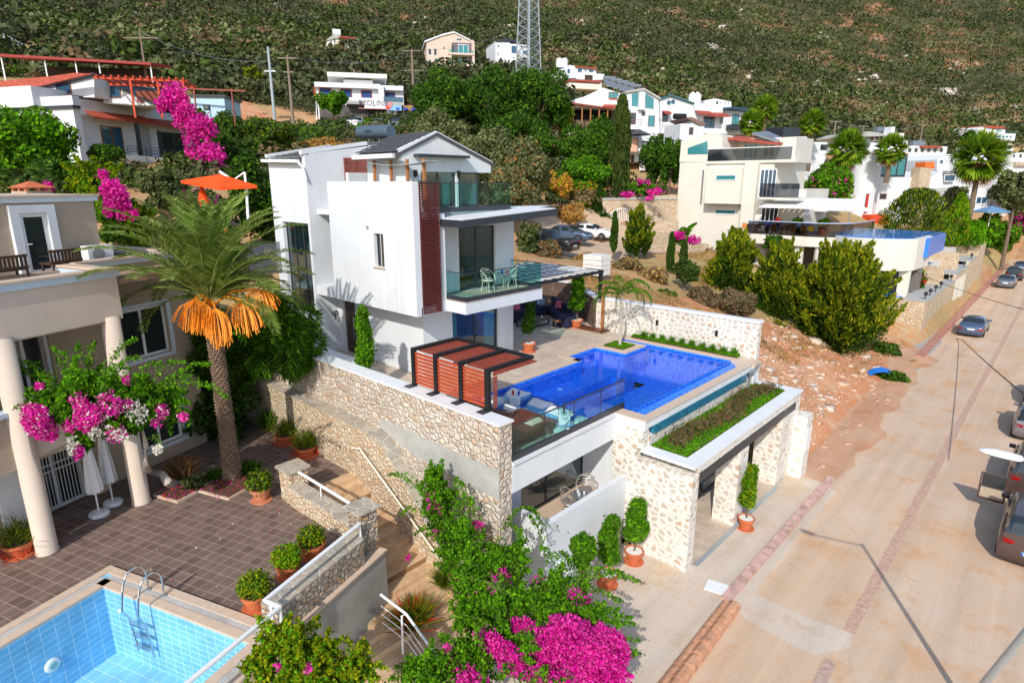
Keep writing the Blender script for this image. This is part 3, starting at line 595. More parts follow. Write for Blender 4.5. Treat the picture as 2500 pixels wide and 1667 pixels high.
railing(vl,[(-17.05,14.82),(-15.99,14.82),(-15.99,19.05),(-17.7,19.05)],7.74,1.05,M['glassrail'])
b=MB(); b.box(-17.75,-15.93,14.74,19.12,7.74,7.76); b.build('balcony_floor',M['terrace'],vl)
b=MB(); b.box(-18.7,-17.9,14.6,18.7,10.93,10.95); b.build('balcony_floor',M['terrace'],vl)
# canvas awning posts on roof terrace
for u in (915.8,955.9,995.6,1036.3):
    b=MB(); p=S(u,438,y=14.35); b.box(p[0]-.05,p[0]+.05,14.3,14.4,10.95,12.82); b.build('timber_post',M['postwood'],vl)
pA=S(905,397,y=14.2);pB=S(1050,397,y=14.2)
b=MB(); n=8
for k in range(n):
    t0,t1=k/n,(k+1)/n; q=lambda t,y:(pA[0]+(pB[0]-pA[0])*t,y,pA[2]-.02-.12*math.sin(math.pi*t))
    b.ext([q(t0,14.1),q(t1,14.1),q(t1,14.6),q(t0,14.6)],(0,0,.01))
b.build('shade_cloth',mat('pale_shade_cloth',(.55,.66,.68),.9,.05),vl)
b=MB()
for k in range(7): z=12.12+k*.135; b.box(-23.78,-23.72,15.0,16.4,z,z+.095)
for y in (15.1,15.65,16.3): b.box(-23.8,-23.781,y,y+.06,12.1,13.02)
b.build('slat_panel',M['redwood'],vl)
for y in (yl+.32,yl+2.52): b=MB(); b.box(X+.01,X+.12,y-.05,y+.05,12.2,12.45); b.build('wall_lamp',M['black'],vl)
dr=MB(); dr.box(-23.28,-22.45,14.28,14.34,T,T+2.4); d_=dr.build('front_door',M['darkdoor'],vl)
hb=MB(); hb.box(-22.60,-22.56,14.2,14.28,T+.7,T+1.7); hb.build('handle',M['steel'],d_)
# greek letter sign on the entrance wall
ph=MB(); c=S(600+733/3.357,700+215/3.357,x=-23.78)
pts=[(-23.78,c[1]+.14*math.cos(a),c[2]+.10*math.sin(a)) for a in np.linspace(2.3,2*math.pi+1.35,18)]
ph.tube(pts,.024,6); ph.tube([(-23.78,c[1],c[2]+.09),(-23.78,c[1],c[2]-.28)],.024,6); ph.build('letter_sign',M['black'],vl)
b=MB(); p=S(898.5,554,y=13.3); b.tube([(p[0],13.3,p[2]),(p[0],13.22,p[2])],.06,10); b.build('vent',M['concrete'],vl)
# solar water heater
p=S(600+1065/3.357,300+80/3.357,y=17.0)
sh=thing('solar_water_heater','blue-grey cylindrical solar water heater tank on the white villa roof','water heater',(p[0],17,13.6))
b=MB(); a=Vector(S(600+935/3.357,300+80/3.357,y=17)); c2=Vector(S(600+1190/3.357,300+72/3.357,y=17.0)); 
b.tube([a,a+(c2-a)*.03,a+(c2-a)*.97,c2],[.26,.29,.29,.26],24); tk=b.build('tank',mat('blue_grey_tank',(.10,.14,.19),.35,.06,metal=.3),sh,smooth=False)
cu=bpy.data.curves.new('lettering','FONT'); cu.body='IsıLGan'; cu.size=.17; cu.extrude=.004; cu.align_x='CENTER'
mc=(a+c2)/2; textmesh('lettering',cu,Matrix.Translation((mc.x-.12,17-.30,mc.z-.03))@Matrix.Rotation(R(90),4,'X'),M['black'],tk)
b=MB(); m_=(a+c2)/2
for dx in(-.4,.4): b.beam((m_.x+dx,16.9,13.66),(m_.x+dx,16.95,m_.z-.2),.04,.04,(1,0,0)); b.beam((m_.x+dx,17.3,13.6),(m_.x+dx,17.05,m_.z-.2),.04,.04,(1,0,0))
b.tube([c2+Vector((-.05,-.05,-.5)),c2+Vector((-.05,-.05,.45))],.025); b.build('stand',M['grey'],sh)
b=MB(); b.ext([(m_.x-.9,17.2,13.72),(m_.x+1.3,17.2,13.72),(m_.x+1.3,18.4,13.4),(m_.x-.9,18.4,13.4)],(0,0,.06)); b.build('collector_panel',M['glassblue'],sh)
# ================= stone side wall, entrance bench =================
st=thing('stone_boundary_wall','long honey stone wall with white cap carrying the red slatted pergola','wall',(-15,10.8,0))
b=MB(); b.box(-27,-10.2,10.54,11.02,-.2,5.84); b.build('masonry',M['stoneA'],st)
b=MB(); b.box(-20.8,-10.16,10.50,11.06,5.84,5.9); b.build('coping',M['whitecap'],st)
b=MB(); q0=S(880+700/5.6,1080+150/5.6,y=10.54); b.ext([(-15.6,10.52,4.62),(-10.2,10.52,4.58),(-10.2,10.52,3.70),(-13.9,10.52,3.85),(-15.6,10.52,4.3)],(0,.019,0)); b.build('concrete_band',M['concrete'],st)
lw=thing('lower_stone_wall','lower honey stone retaining wall with paved sloping top beside the wooden stairs','wall',(-16,10.2,0))
b=MB(); prof=[(-27,-.2),(-9.6,-.2),(-11.6,1.0),(-13.3,2.7),(-14.4,3.7),(-15.2,4.15),(-16.4,4.24),(-27,4.24)]
b.ext([(x,10.08,z) for x,z in prof],(0,.455,0)); b.build('masonry',M['stoneL'],lw)
b=MB()
for (x0,z0),(x1,z1) in zip(prof[2:],prof[3:]): b.ext([(x0,10.02,z0),(x1,10.02,z1),(x1,10.02,z1+.05),(x0,10.02,z0+.05)],(0,.515,0))
b.build('coping',M['stonecap'],lw)
b=MB(); hp=[(-16.15,9.75,3.66),(-15.9,9.92,3.64),(-12.14,9.92,1.4),(-11.7,9.92,1.35)]; b.tube(hp,.028)
for x in(-15.5,-14.2,-12.9): t=(x+15.9)/3.76; z=3.64-2.24*t; b.tube([(x,9.92,z),(x,10.08,z-.08)],.015)
tag(b.build('handrail',M['rail'],None,True),'cream metal handrail fixed along the stone wall of the wooden stairs','handrail')
en=thing('entrance_bench','low brown stone planter bench with white top beside the villa entrance','bench',(-21,12.6,T))
b=MB(); b.box(-24.5,-19.2,11.9,12.35,T,5.35); b.build('base',M['stonebrown'],en); b=MB(); b.box(-24.55,-19.15,11.84,12.41,5.35,5.41); b.build('top',M['whitecap'],en)
# ================= terrace, pool =================
tr=thing('pool_terrace','raised travertine pool terrace with white edge above the garage','terrace',(-15,18,0))
pool=[(-14.65,13.4),(-10.45,13.4),(-10.45,16.5),(-9.95,16.5),(-9.95,24.15),(-9.95,24.6),(-15.45,24.6),(-15.45,24.2),(-13.85,24.2),(-13.85,22.4),(-15.45,22.4),(-15.45,20.25),(-14.65,20.25)]
b=MB(); TT=(T-.06,T)
def tb(x0,x1,y0,y1): b.box(x0,x1,y0,y1,T-.3,T)
tb(-27,-14.65,11.02,20.25);tb(-27,-15.45,20.25,25.4);tb(-15.45,-13.85,22.4,24.2);tb(-14.65,-10.2,11.02,13.4);tb(-10.45,-10.2,13.4,16.5);tb(-15.45,-8.95,24.6,25.4)
b.build('paving',M['terrace'],tr)
b=MB()  # coping strip
cz=.025
for x0,x1,y0,y1 in((-14.95,-14.65,13.1,20.25),(-14.65,-10.2,13.1,13.4),(-15.75,-15.45,19.95,22.4),(-15.45,-14.65,19.95,20.25),(-15.75,-13.85,22.401,22.75),(-14.2,-13.85,22.75,24.2),(-15.75,-15.35,22.75,24.6),(-15.35,-14.2,23.85,24.2),(-15.35,-9.0,24.6,24.95),(-9.35,-9.0,16.02,24.6),(-10.45,-9.35,16.02,16.5),(-10.45,-10.2,13.4,16.02)): b.box(x0,x1,y0,y1,T,T+cz)
b.build('coping',M['trimtan'],tr)
b=MB()   # white outer shell below coping
b.box(-10.4,-10.19,11.022,16.02,3.72,T-.08); b.box(-10.2,-9.05,16.02,16.2,4.3,T); b.box(-9.25,-9.05,16.2,24.9,4.36,T); b.box(-9.25,-9.05,24.9,25.4,2,T-.31)
b.box(-10.3,-10.13,11.022,16.018,T-.079,T+.012); b.box(-16,-10.41,11.03,16.2,3.98,4.15)
b.build('edge_beam',W,tr)
b=MB(); b.box(-9.18,-9.03,16.6,24.1,4.06,4.36); b.build('mosaic_band',M['mosaicdk'],tr)
pl=thing('infinity_pool','large royal blue mosaic infinity pool on the stone terrace','pool',(-12,20,T))
b=MB(); zb=3.55
def rect(x0,x1,y0,y1,z): b.poly([(x0,y0,z),(x1,y0,z),(x1,y1,z),(x0,y1,z)])
rect(-14.65,-10.45,13.4,16.4,4.22); rect(-14.65,-13.6,16.4,21.0,3.95); rect(-15.45,-14.65,20.25,22.4,3.95); rect(-14.65,-13.3,21.0,22.4,3.95)
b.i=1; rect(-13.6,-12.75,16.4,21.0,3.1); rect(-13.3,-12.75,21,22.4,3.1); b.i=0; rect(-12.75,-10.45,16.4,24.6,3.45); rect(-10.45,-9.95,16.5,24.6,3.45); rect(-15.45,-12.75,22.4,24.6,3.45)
b.box(-14.649,-10.45,16.38,16.4,3.1,4.219); b.box(-13.62,-13.6,16.4,21.0,3.1,3.949); b.box(-13.32,-13.3,21.0,22.4,3.1,3.949); b.box(-12.75,-12.73,16.4,22.4,3.1,3.449);b.box(-13.6,-13.3,21.0,21.02,3.1,3.949)
def inset(P,d):
    o=[]
    for i in range(len(P)):
        a,p,c=P[i-1],P[i],P[(i+1)%len(P)]; n1=(-(p[1]-a[1]),p[0]-a[0]); n2=(-(c[1]-p[1]),c[0]-p[0]); sg=lambda v:(v>0)-(v<0)
        dx=sg(n1[0]) or sg(n2[0]); dy=sg(n1[1]) or sg(n2[1]); o.append((p[0]+dx*d,p[1]+dy*d))
    return o
pool=[q for q in pool if q!=(-9.95,24.15)]; pool=inset(pool,.006)
for (x0,y0),(x1,y1) in zip(pool,pool[1:]+pool[:1]):
    zt=T-.02; zl=4.2 if y0<16.6 and y1<16.6 and x0<-10 else 3.0
    if x0==x1 and min(y0,y1)<16.4<max(y0,y1)-2: b.poly([(x0,13.4,4.2),(x0,16.4,4.2),(x0,16.4,zt),(x0,13.4,zt)]); b.poly([(x0,16.4,3.0),(x0,max(y0,y1),3.0),(x0,max(y0,y1),zt),(x0,16.4,zt)])
    else: b.poly([(x0,y0,zl),(x1,y1,zl),(x1,y1,zt),(x0,y0,zt)])
b.build('basin',[M['mosaic'],M['mosaicdepthshade']],pl)
b=MB(); b.ext([(-9.95,16.5,4.5),(-9.85,16.5,4.5),(-9.62,16.5,4.34),(-9.62,16.5,4.2),(-9.35,16.5,4.2),(-9.35,16.5,4.15),(-9.95,16.5,4.15)],(0,8.1,0)); b.build('weir',M['mosaic'],pl)
b=MB()
b.ext([(x,y,T-.11) for x,y in [(-14.649,13.401),(-10.451,13.401),(-10.451,16.51),(-9.9,16.51),(-9.9,24.599),(-15.449,24.599),(-15.449,24.201),(-13.851,24.201),(-13.851,22.399),(-15.449,22.399),(-15.449,20.251),(-14.649,20.251)]],(0,0,-.004)); b.build('water',M['water'],pl)
b=MB()
for u,v in ((961,0),): pass
for (x,y,z) in((-11.2,20.5,3.46),(-11.0,22.9,3.46),(-10.9,18.6,3.46),(-13.1,19.6,3.11),(-14.2,18.2,3.96)): b.tube([(x,y,z),(x,y,z+.02)],.09,12)
b.build('pool_fitting',M['whitemetal'],pl)
b=MB(); b.box(-15.3,-14.2,22.8,23.85,T-.0,T+.04); b.build('soil_bed',M['soil'],tr)
b=MB(); b.box(-15.2,-9.9,25.0,25.4,T,T+.05); b.build('soil_bed',M['soil'],tr)
railing(tr,[(-10.24,11.05),(-10.24,16.62)],T,1.02,M['glassrail'],panel=1.4,bh=.2)
# right stone wall
sw=thing('white_stone_wall','white-pointed stone wall with thick white coping along the far side of the pool','wall',(-13,25.6,T))
b=MB(); b.box(-17.6,-9.25,25.45,25.8,1,6.2); b.build('masonry',M['stoneB'],sw)
b=MB(); b.box(-17.7,-9.2,25.41,25.84,6.2,6.3); b.build('coping',M['whitecap'],sw)
for u,v in ((1605,787),(1750,813)): b=MB(); p=S(u,v,y=25.44); b.box(p[0]-.05,p[0]+.05,25.36,25.448,p[2]-.12,p[2]+.12); b.build('wall_lamp',M['black'],sw)
bw=thing('brown_feature_wall','dark brown stone wall behind the corner sofa','wall',(-22,27,T))
b=MB(); b.beam((-17.62,25.6,5.4),(-21.6,28.6,5.4),.3,1.6); b.beam((-21.6,28.6,5.4),(-27,28.6,5.4),.3,1.6); b.build('masonry',M['stonebrown'],bw)
b=MB(); b.beam((-17.55,25.55,6.24),(-21.6,28.6,6.24),.42,.08); b.beam((-21.6,28.6,6.24),(-27,28.6,6.24),.42,.08); b.build('coping',M['whitecap'],bw)
bb=lambda x,y:(1200+x/6.533,560+y/6.533)
dvec=Vector((-3.98,3.0,0)).normalized()
for k,(x,y) in enumerate(((890,1070),(1090,1000),(1060,1065),(1270,1005),(1195,1115))):
    u,v=bb(x,y); r=FW*f_+RT*(u-1250)+UP*(833.5-v); n=np.array([.602,.798,0]); p0=np.array([-17.62,25.42,0])-n*.12; t=((p0-CP)@n)/(r@n); p=CP+r*t
    b=MB(); b.sph((p[0],p[1],p[2]),.07,.03,.10,8,5); b.beam((p[0]+.03,p[1],p[2]+.05),(p[0]+.12,p[1]-.08,p[2]+.14),.05,.02)
    tag(b.build('wall_bird',M['whitemetal']),('small white bird ornament on the brown wall, '+['left low one','upper middle one','lower middle one','upper right one','lowest right one'][k]),'ornament',group='white bird ornaments on the brown wall')
sb=sheet('paving',[(-30,25.4),(-17.6,25.4),(-21.4,28.4),(-30,28.4)],T-.004,M['terrace'])
# ================= garage =================
ga=thing('stone_garage','white-pointed stone garage with green roof planter and dark blue lintel','garage',(-8.2,20,0))
b=MB(); sx=-7.29
b.box(-9.3,sx,16.0,16.42,0,3.3); b.box(-8.1,sx,19.6,20.35,0,3.0); b.box(-8.3,sx,23.7,25.6,0,3.3); b.box(-10.2,-9.301,16.0,16.3,1.0,4.3)
b.box(-9.3,sx,16.42,23.7,3.32,3.6); b.box(-9.3,-9.1,16.42,25.6,3.6,4.06); b.box(-9.3,-9.12,16.03,16.42,3.68,4.3); b.box(-9.3,sx,23.7,25.6,3.3,3.6)
b.box(-8.2,-6.75,25.05,25.75,0,2.75)
b.build('masonry',M['stoneB'],ga)
b=MB(); b.box(-7.75,sx+.05,15.96,25.65,3.6,3.68); b.box(-9.12,-7.751,15.96,16.45,3.6,3.68); b.box(-9.12,-7.751,25.2,25.65,3.6,3.68); b.build('coping',M['whitecap'],ga)
b=MB(); b.box(-7.36,sx+.03,16.42,25.0,3.0,3.30); b.build('lintel',M['dark'],ga)
b=MB(); b.box(-14,-9.31,16.43,25.49,2.9,2.96); b.box(-14.2,-14,16.3,25.6,0,2.9); b.box(-14,-9.31,25.5,25.6,0,2.9); b.box(-14,-9.31,16.3,16.42,0,2.9); b.build('interior_wall',M['white'],ga)
b=MB(); b.box(-14,sx,16.42,25.5,.0,.035); b.build('floor',M['terrace'],ga)
b=MB(); b.box(sx+.01,sx+.16,16.5,23.6,.021,.06); b.build('drain_channel',M['galv'],ga)
b=MB(); b.box(-9.1,-7.75,16.45,25.2,3.6,3.63); b.build('soil_bed',M['soil'],ga)
b=MB(); b.box(-6.745,-6.72,25.1,25.7,1.2,2.2); b.build('meter_door',M['whitemetal'],ga)
p1,p2=S(1200+2105/3.357,700+850/3.357,x=-8.9),S(1200+2160/3.357,700+740/3.357,x=-8.8)
b=MB(); b.tube([(-9.0,24.3,3.65),(-9.0,24.3,4.35),(-8.9,24.5,4.45),(-9.0,25.1,4.5)],.07); b.build('drain_pipe',M['grey'],ga)
# lower balcony room
lb=thing('garden_apartment','white sunken garden apartment balcony under the pool terrace','balcony',(-10.5,14,1))
b=MB()
b.box(-9.8,-9.62,11.9,16.0,1.0,2.6); b.box(-11.0,-9.8,11.9,12.08,0,2.6); b.box(-9.8,-9.62,11.9,12.4,.0,1.0)
b.box(-12.2,-9.801,12.081,16.24,1.3,1.56)
wallh(b,(-11.5,12.86,1.56),Y_,nX,3.45,2.3,.2,[(.0,3.4,.0,2.2)])
b.box(-14,-11.5,16.25,16.45,1.5,3.9); b.box(-11.5,-10.2,16.25,16.299,1.56,3.9)
b.build('wall',W,lb)
b=MB(); b.box(-11.52,-11.5,11.02,12.86,0,3.9); b.box(-14,-11.52,11.02,12.86,0,3.9); b.build('side_wall',mat('lavender_render',(.62,.63,.70),.8,.03),lb)
b=MB(); b.box(-10.2,-9.68,12.4,15.99,0,.999); b.build('plinth',M['stoneB'],lb)
win(lb,(-11.5,12.86,1.56),Y_,nX,.0,3.4,.0,2.2,M['dark'],M['glassclear'],.08,(.4,),.07,name='sliding_door')
b=MB(); b.box(-13.6,-13.5,12.9,16.2,1.56,3.9); b.build('interior_wall',M['beige'],lb)
b=MB(); b.box(-13.5,-9.8,12.081,16.24,1.561,1.572); b.build('balcony_floor',M['trimtan'],lb)
pd=thing('white_pedestal','white low pier beside the potted trees below the balcony','pier',(-9.4,12.6,0)); b=MB(); b.box(-10.1,-9.15,12.35,12.85,0,1.05); b.build('shaft',W,pd); b=MB(); b.box(-10.14,-9.11,12.31,12.89,1.05,1.11); b.build('top',M['whitecap'],pd)
# red slat pergola
pg=thing('red_slat_pergola','small black and red slatted pergola standing on the stone wall by the pool','pergola',(-12.7,11,5.9))
px_=[-14.3,-13.25,-12.15,-11.1]; y1=[S(600+x/3.357,700+y/3.357,z=7.02)[1] for x,y in((1710,425),(1885,470),(2080,520),(2310,580))]; ye=max(y1)
b=MB()
for x in px_: b.box(x-.07,x+.07,10.96,11.08,5.93,7.02); b.box(x-.07,x+.07,10.961,ye,7.02,7.12)
b.box(px_[0]+.07,px_[3]-.07,ye-.1,ye-.001,7.022,7.118); b.build('frame',M['black'],pg)
b=MB()
for x in px_: b.box(x-.16,x+.1,10.72,11.05,5.902,5.93)
b.build('foot_plate',M['dark'],pg)
for a_,c_ in zip(px_,px_[1:]):
    b=MB()
    for k in range(9): z=6.0+k*.115; b.box(a_+.08,c_-.08,11.0,11.03,z,z+.08)
    b.build('slat_panel',mat('bright_red_wood',(.40,.058,.016),.5,.2,9) if 'brw' not in M else M['brw'],pg)
    b=MB(); n=17
    for k in range(n): y=11.15+(ye-11.25)*k/n; b.box(a_+.08,c_-.08,y,y+.065,7.0,7.03)
    b.build('roof_slats',M['redwood'],pg)
b=MB()
for k in range(9): z=6.0+k*.115; b.box(-10.98,-10.95,11.1,11.25,z,z+.08)
n=17
for k in range(n): y=11.15+(ye-11.25)*k/n; b.box(-11.02,-10.8,y,y+.065,7.0,7.03)
b.build('end_slats',M['redwood'],pg)
# black white pergola over sofa
bp=thing('slatted_shade_roof','black steel pergola with staggered white roof slats over the corner sofa','pergola',(-19,23,T))
b=MB(); zp=7.74
b.box(-17.4,-17.2,19.7,25.4,zp-.16,zp); b.box(-17.38,-17.22,25.22,25.38,6.3,zp-.16); b.box(-17.46,-17.14,25.14,25.44,6.301,6.33); b.box(-21.9,-21.75,19.7,25.4,zp-.16,zp); b.box(-21.75,-17.4,25.25,25.4,zp-.16,zp)
for x in(-18.3,-19.2,-20.1,-21.0): b.box(x-.04,x+.04,19.7,25.25,zp-.14,zp)
b.build('frame',M['black'],bp)
b=MB(); n=9
for k in range(n):
    y=19.85+k*.60
    for j,(xa,xb) in enumerate(((-18.3,-17.3),(-19.2,-18.3),(-20.1,-19.2),(-21.0,-20.1),(-21.85,-21.0))):
        if j%2==0: b.box(xa-.12,xb+.10,y,y+.27,zp+.003,zp+.03)
        else: b.box(xa-.12,xb+.10,y+.30,y+.57,zp+.003,zp+.03)
b.build('roof_slats',M['whitemetal'],bp)
# ================= LEFT HOUSE (frame turned 19.5 deg) =================
ML=Matrix.Rotation(LA,4,'Z')
def LW(a,b_,z=0): p=ML@Vector((a,b_,z)); return p
def lp(u,v,a): p=S(u,v,e1=a); return (p@E1,p@E2,p[2])
PZ=2.4
uE1=tuple(E1); uE2=tuple(E2)
lh=thing('beige_house','beige rendered house with round columns, white-framed windows and roof terrace at the left edge','house',LW(-19,11,PZ))
B=M['beige']; b=MB(ML)
OW=Vector(LW(-19.2,8.85,PZ)); 
wb=MB(); wallh(wb,OW,E2,E1,6.25,7.1,.25,[(.15,1.75,.0,2.15),(3.55,5.3,.6,2.25),(3.55,5.3,3.85,5.55),(.15,1.5,3.25,5.4)])
wb.T=ML
wb.box(-27,-19.45,15.0,15.1,-.3+PZ,9.45); wb.box(-27,-26.8,5,15,PZ,9.4)
wb.box(-19.6,-18.6,4.0,8.85,PZ,9.5)
wb.box(-19.19,-17.2,4,11.2,4.95,5.25); wb.box(-19.19,-17.2,4,11.2,8.15,8.4)
wb.box(-17.35,-17.15,4,8.0,4.9,6.4)
wb.build('wall',B,lh)
def arcwall(name,b0,b1,zb0,zb1,rise,zt,m):
    mb=MB(ML); n=14
    for k in range(n):
        t0,t1=k/n,(k+1)/n; q=lambda t:(-17.1,b0+(b1-b0)*t,zb0+(zb1-zb0)*t+rise*math.sin(math.pi*t))
        p0,p1=q(t0),q(t1); mb.ext([p0,p1,(-17.1,p1[1],zt),(-17.1,p0[1],zt)],(-.22,0,0))
    return mb.build(name,m,lh)
arcwall('balcony_parapet',8.0,11.0,4.95,4.95,.22,6.35,M['beige_lt'])
b=MB(ML); b.box(-17.32,-17.1,8.0,11.25,8.2,9.42); b.box(-19.3,-17.32,11.05,11.25,8.2,9.42); b.box(-17.32,-17.1,3,8.0,8.2,9.42); b.build('roof_parapet',M['beige_lt'],lh)
b=MB(ML); b.box(-17.36,-17.04,3,11.3,9.42,9.6); b.box(-19.4,-17.36,11.0,11.3,9.42,9.6); b.box(-19.4,-19.1,11.3,15.2,9.47,9.62); b.box(-27,-19.4,14.9,15.2,9.47,9.62); b.box(-17.36,-17.02,3,11.0,6.35,6.47)
b.build('cornice',mat('blue_white_trim',(.50,.60,.70),.6,.05),lh)
b=MB(ML); b.box(-17.42,-17.0,3,11.36,9.6,9.66); b.box(-19.5,-17.42,10.95,11.36,9.6,9.66); b.box(-19.5,-19.05,11.36,15.25,9.62,9.68); b.box(-27,-19.5,14.85,15.25,9.62,9.68); b.build('coping',M['trimtan'],lh)
b=MB(ML); b.box(-26.9,-17.3,3,14.9,9.15,9.3); b.build('roof_deck',mat('roof_deck_boards',(.36,.24,.17),.8,.15,4),lh)
for (a_,b2,z1) in ((-17.23,10.95,8.3),(-17.12,8.18,8.3)):
    b=MB(ML); b.lathe([(.27,0),(.27,.04),(.25,.06),(.25,z1-PZ)],(a_,b2,PZ),28); o=b.build('column',M['beige_lt'],lh)
    for p in o.data.polygons: p.use_smooth=True
# rooftop room with white door
q=lambda x,y:(x/3.357,400+y/3.357)
wb=MB(ML); wb.box(-24.5,-20.5,8.5,13.15,9.3,11.42); wb.build('roof_room',B,lh)
wb=MB(ML); wb.box(-24.6,-20.42,8.4,13.25,11.42,11.58); wb.build('room_cornice',mat('pale_blue_trim',(.62,.68,.74),.6,.05),lh)
wb=MB(ML); wb.box(-24.65,-20.36,8.35,13.3,11.58,11.63); wb.build('room_coping',M['trimtan'],lh)
b=MB(ML); b.box(-20.499,-20.36,10.62,10.86,9.3,11.35); b.box(-20.499,-20.36,11.62,11.86,9.3,11.35); b.box(-20.499,-20.36,10.86,11.62,11.12,11.35); fr=b.build('door_surround',M['white'],lh)
d=win(lh,LW(-20.42,10.86,9.32),E2,E1,0,.76,0,1.8,M['whitemetal'],M['glassdark'],.02,(),.12,name='terrace_door')
b=MB(ML); b.box(-20.40,-20.34,10.92,11.05,10.2,10.23); b.build('handle',M['whitemetal'],d)
# windows
wm_=M['whitemetal']
win(lh,OW,E2,E1,3.55,5.3,3.85,5.55,wm_,M['glassdark'],.1,(.5,),.09,M['white']); win(lh,OW,E2,E1,3.55,5.3,.6,2.25,wm_,M['glassdark'],.1,(.5,),.09,M['white'])
win(lh,OW,E2,E1,.15,1.5,3.25,5.4,wm_,M['glassdark'],.1,(.5,),.09,name='balcony_door')
gd=win(lh,OW,E2,E1,.15,1.75,.0,2.15,wm_,M['glassdark'],.1,(.5,),.09,name='patio_door')
b=MB(ML)
for k in range(17): y=9.02+k*.098; b.box(-19.17,-19.15,y,y+.015,PZ+.05,PZ+2.1)
for z in (.06,1.25,1.45,2.08): b.box(-19.175,-19.145,9.0,10.6,PZ+z,PZ+z+.03)
b.build('window_grille',wm_,gd)
b=MB(ML); b.box(-18.62,-18.58,8.0,8.7,PZ+.1,PZ+2.2); b.box(-18.59,-18.55,8.02,8.68,PZ+.3,PZ+2.15); b.build('side_grille',wm_,lh)
for (bb0,bb1,z0,z1) in ((3.4,5.45,3.72,5.7),(3.4,5.45,.47,2.4)):
    b=MB(); 
    for (u0,u1,v0,v1) in ((bb0,bb0+.14,z0,z1),(bb1-.14,bb1,z0,z1),(bb0+.14,bb1-.14,z1-.14,z1),(bb0+.14,bb1-.14,z0,z0+.11)): b.ext([OW+Vector(E2)*u0+Vector((0,0,v0)),OW+Vector(E2)*u1+Vector((0,0,v0)),OW+Vector(E2)*u1+Vector((0,0,v1)),OW+Vector(E2)*u0+Vector((0,0,v1))],Vector(E1)*.05)
    b.build('window_surround',mat('blue_white_surround',(.56,.64,.72),.6,.04),lh)
b=MB(ML); b.box(-19.15,-18.95,10.75,11.15,PZ,PZ+.35); b.build('plinth_block',M['trimtan'],lh)
# chimney behind roof room
p=S(78,468,e1=-24); ch=thing('roof_chimney','small chimney with red pyramid cap on the beige house roof','chimney',(p[0],p[1],11.3)); T0=Matrix.Translation(Vector((p[0],p[1],0)))@ML
b=MB(T0); b.box(-.42,.42,-.42,.42,11.0,11.7); b.build('shaft',M['beige'],ch); b=MB(T0)
for i in(-1,0,1):
    for j in(-1,0,1):
        if i or j: b.box(i*.36-.05,i*.36+.05,j*.36-.05,j*.36+.05,11.7,11.82)
b.build('vent',M['terraold'],ch); b=MB(T0); k=[b.P(c) for c in((-.5,-.5,11.82),(.5,-.5,11.82),(.5,.5,11.82),(-.5,.5,11.82),(0,0,12.05))]
b.F(k[:4][::-1]); [b.F([k[i],k[(i+1)%4],k[4]]) for i in range(4)]; b.build('cap',M['terracotta'],ch)
ac=thing('air_conditioner','white air conditioner unit behind the beige house roof parapet','air conditioner',LW(-19.9,12.9,9.3)); b=MB(ML); b.box(-20.2,-19.85,12.3,13.1,9.5,10.05); b.build('casing',M['whitemetal'],ac)
b=MB(ML); cx=LW(-19.84,12.6,9.78); 
b.T=None; b.tube([Vector(cx),Vector(cx)+Vector(E1)*.03],.2,16); b.build('fan_grille',M['grey'],ac)
for k,(a_,b2) in enumerate(((-19.3,11.3),(-18.9,9.6))):
    c=thing('wooden_chair',['dark slatted wooden chair back beside the white roof terrace door','dark slatted wooden chair back at the left edge of the roof terrace'][k],'chair',LW(a_,b2,9.3),group='dark wooden chairs on the roof terrace')
    Tm=Matrix.Translation(LW(a_,b2,9.3))@Matrix.Rotation(LA+R(90),4,'Z')
    b=MB(Tm); b.box(-.45,.45,-.04,.04,.42,.48); b.box(-.45,.45,-.04,.04,.72,.79); [b.box(-.42+i*.1,-.37+i*.1,-.02,.02,.48,.72) for i in range(9)]; b.build('backrest',M['darkdoor'],c)
    b=MB(Tm); b.box(-.45,.45,.05,.55,.36,.41); b.build('seat',M['darkdoor'],c)
    for x in(-.42,.38):
        for y in(-.03,.48): b=MB(Tm); b.box(x,x+.05,y,y+.05,0,.35 if y>0 else .8); b.build('leg',M['darkdoor'],c)
# patio + stairs + pool
def wl(pts): return [(LW(a,c).x,LW(a,c).y) for a,c in pts]
ia0,ia1,ib1=-14.2,-9.45,7.75
pa=MB(); 
pt=[(-32,10.078),(-16.9,10.078),(-16.9,7.95),(-12.75,8.2)]+wl([(-9.2,8.38),(-14.85,8.38),(-14.85,-6),(-30,-6)])
pa.prism(pt,1.9,PZ); tag(pa.build('patio',M['patio']),kind='structure')
po=thing('tiled_swimming_pool','light blue tiled swimming pool with beige coping and drain grating','pool',LW(-12,6,PZ))
b=MB(ML); zf_=.55
PZ_=PZ; PZ=PZ+.03
b.i=0; b.poly([(ia0,-6,PZ),(ia0,ib1,PZ),(ia0,ib1,zf_),(ia0,-6,zf_)]); b.i=1; b.poly([(ia0,ib1,PZ),(ia1,ib1,PZ),(ia1,ib1,zf_),(ia0,ib1,zf_)])
b.i=0; b.poly([(ia1,ib1,PZ),(ia1,-6,PZ),(ia1,-6,zf_),(ia1,ib1,zf_)]); b.i=2; b.poly([(ia0,-6,zf_),(ia0,ib1,zf_),(ia1,ib1,zf_),(ia1,-6,zf_)])
b.build('basin',[M['lbt_a'],M['lbt_b'],M['lbt_f']],po)
PZ=PZ_; b=MB(ML); zt=PZ+.09
b.box(-14.85,-14.62,-6,8.37,PZ-.3,zt);b.box(-14.44,ia0,-6,7.99,PZ+.03,zt); b.box(-14.62,-9.0,8.15,8.37,PZ-.3,zt); b.box(-14.44,-9.2,ib1,7.97,PZ+.03,zt)
b.box(ia1,-9.22,-6,ib1,PZ+.03,zt); b.box(-9.02,-8.8,-6,8.15,1.2,zt); b.build('coping',M['trimtan'],po)
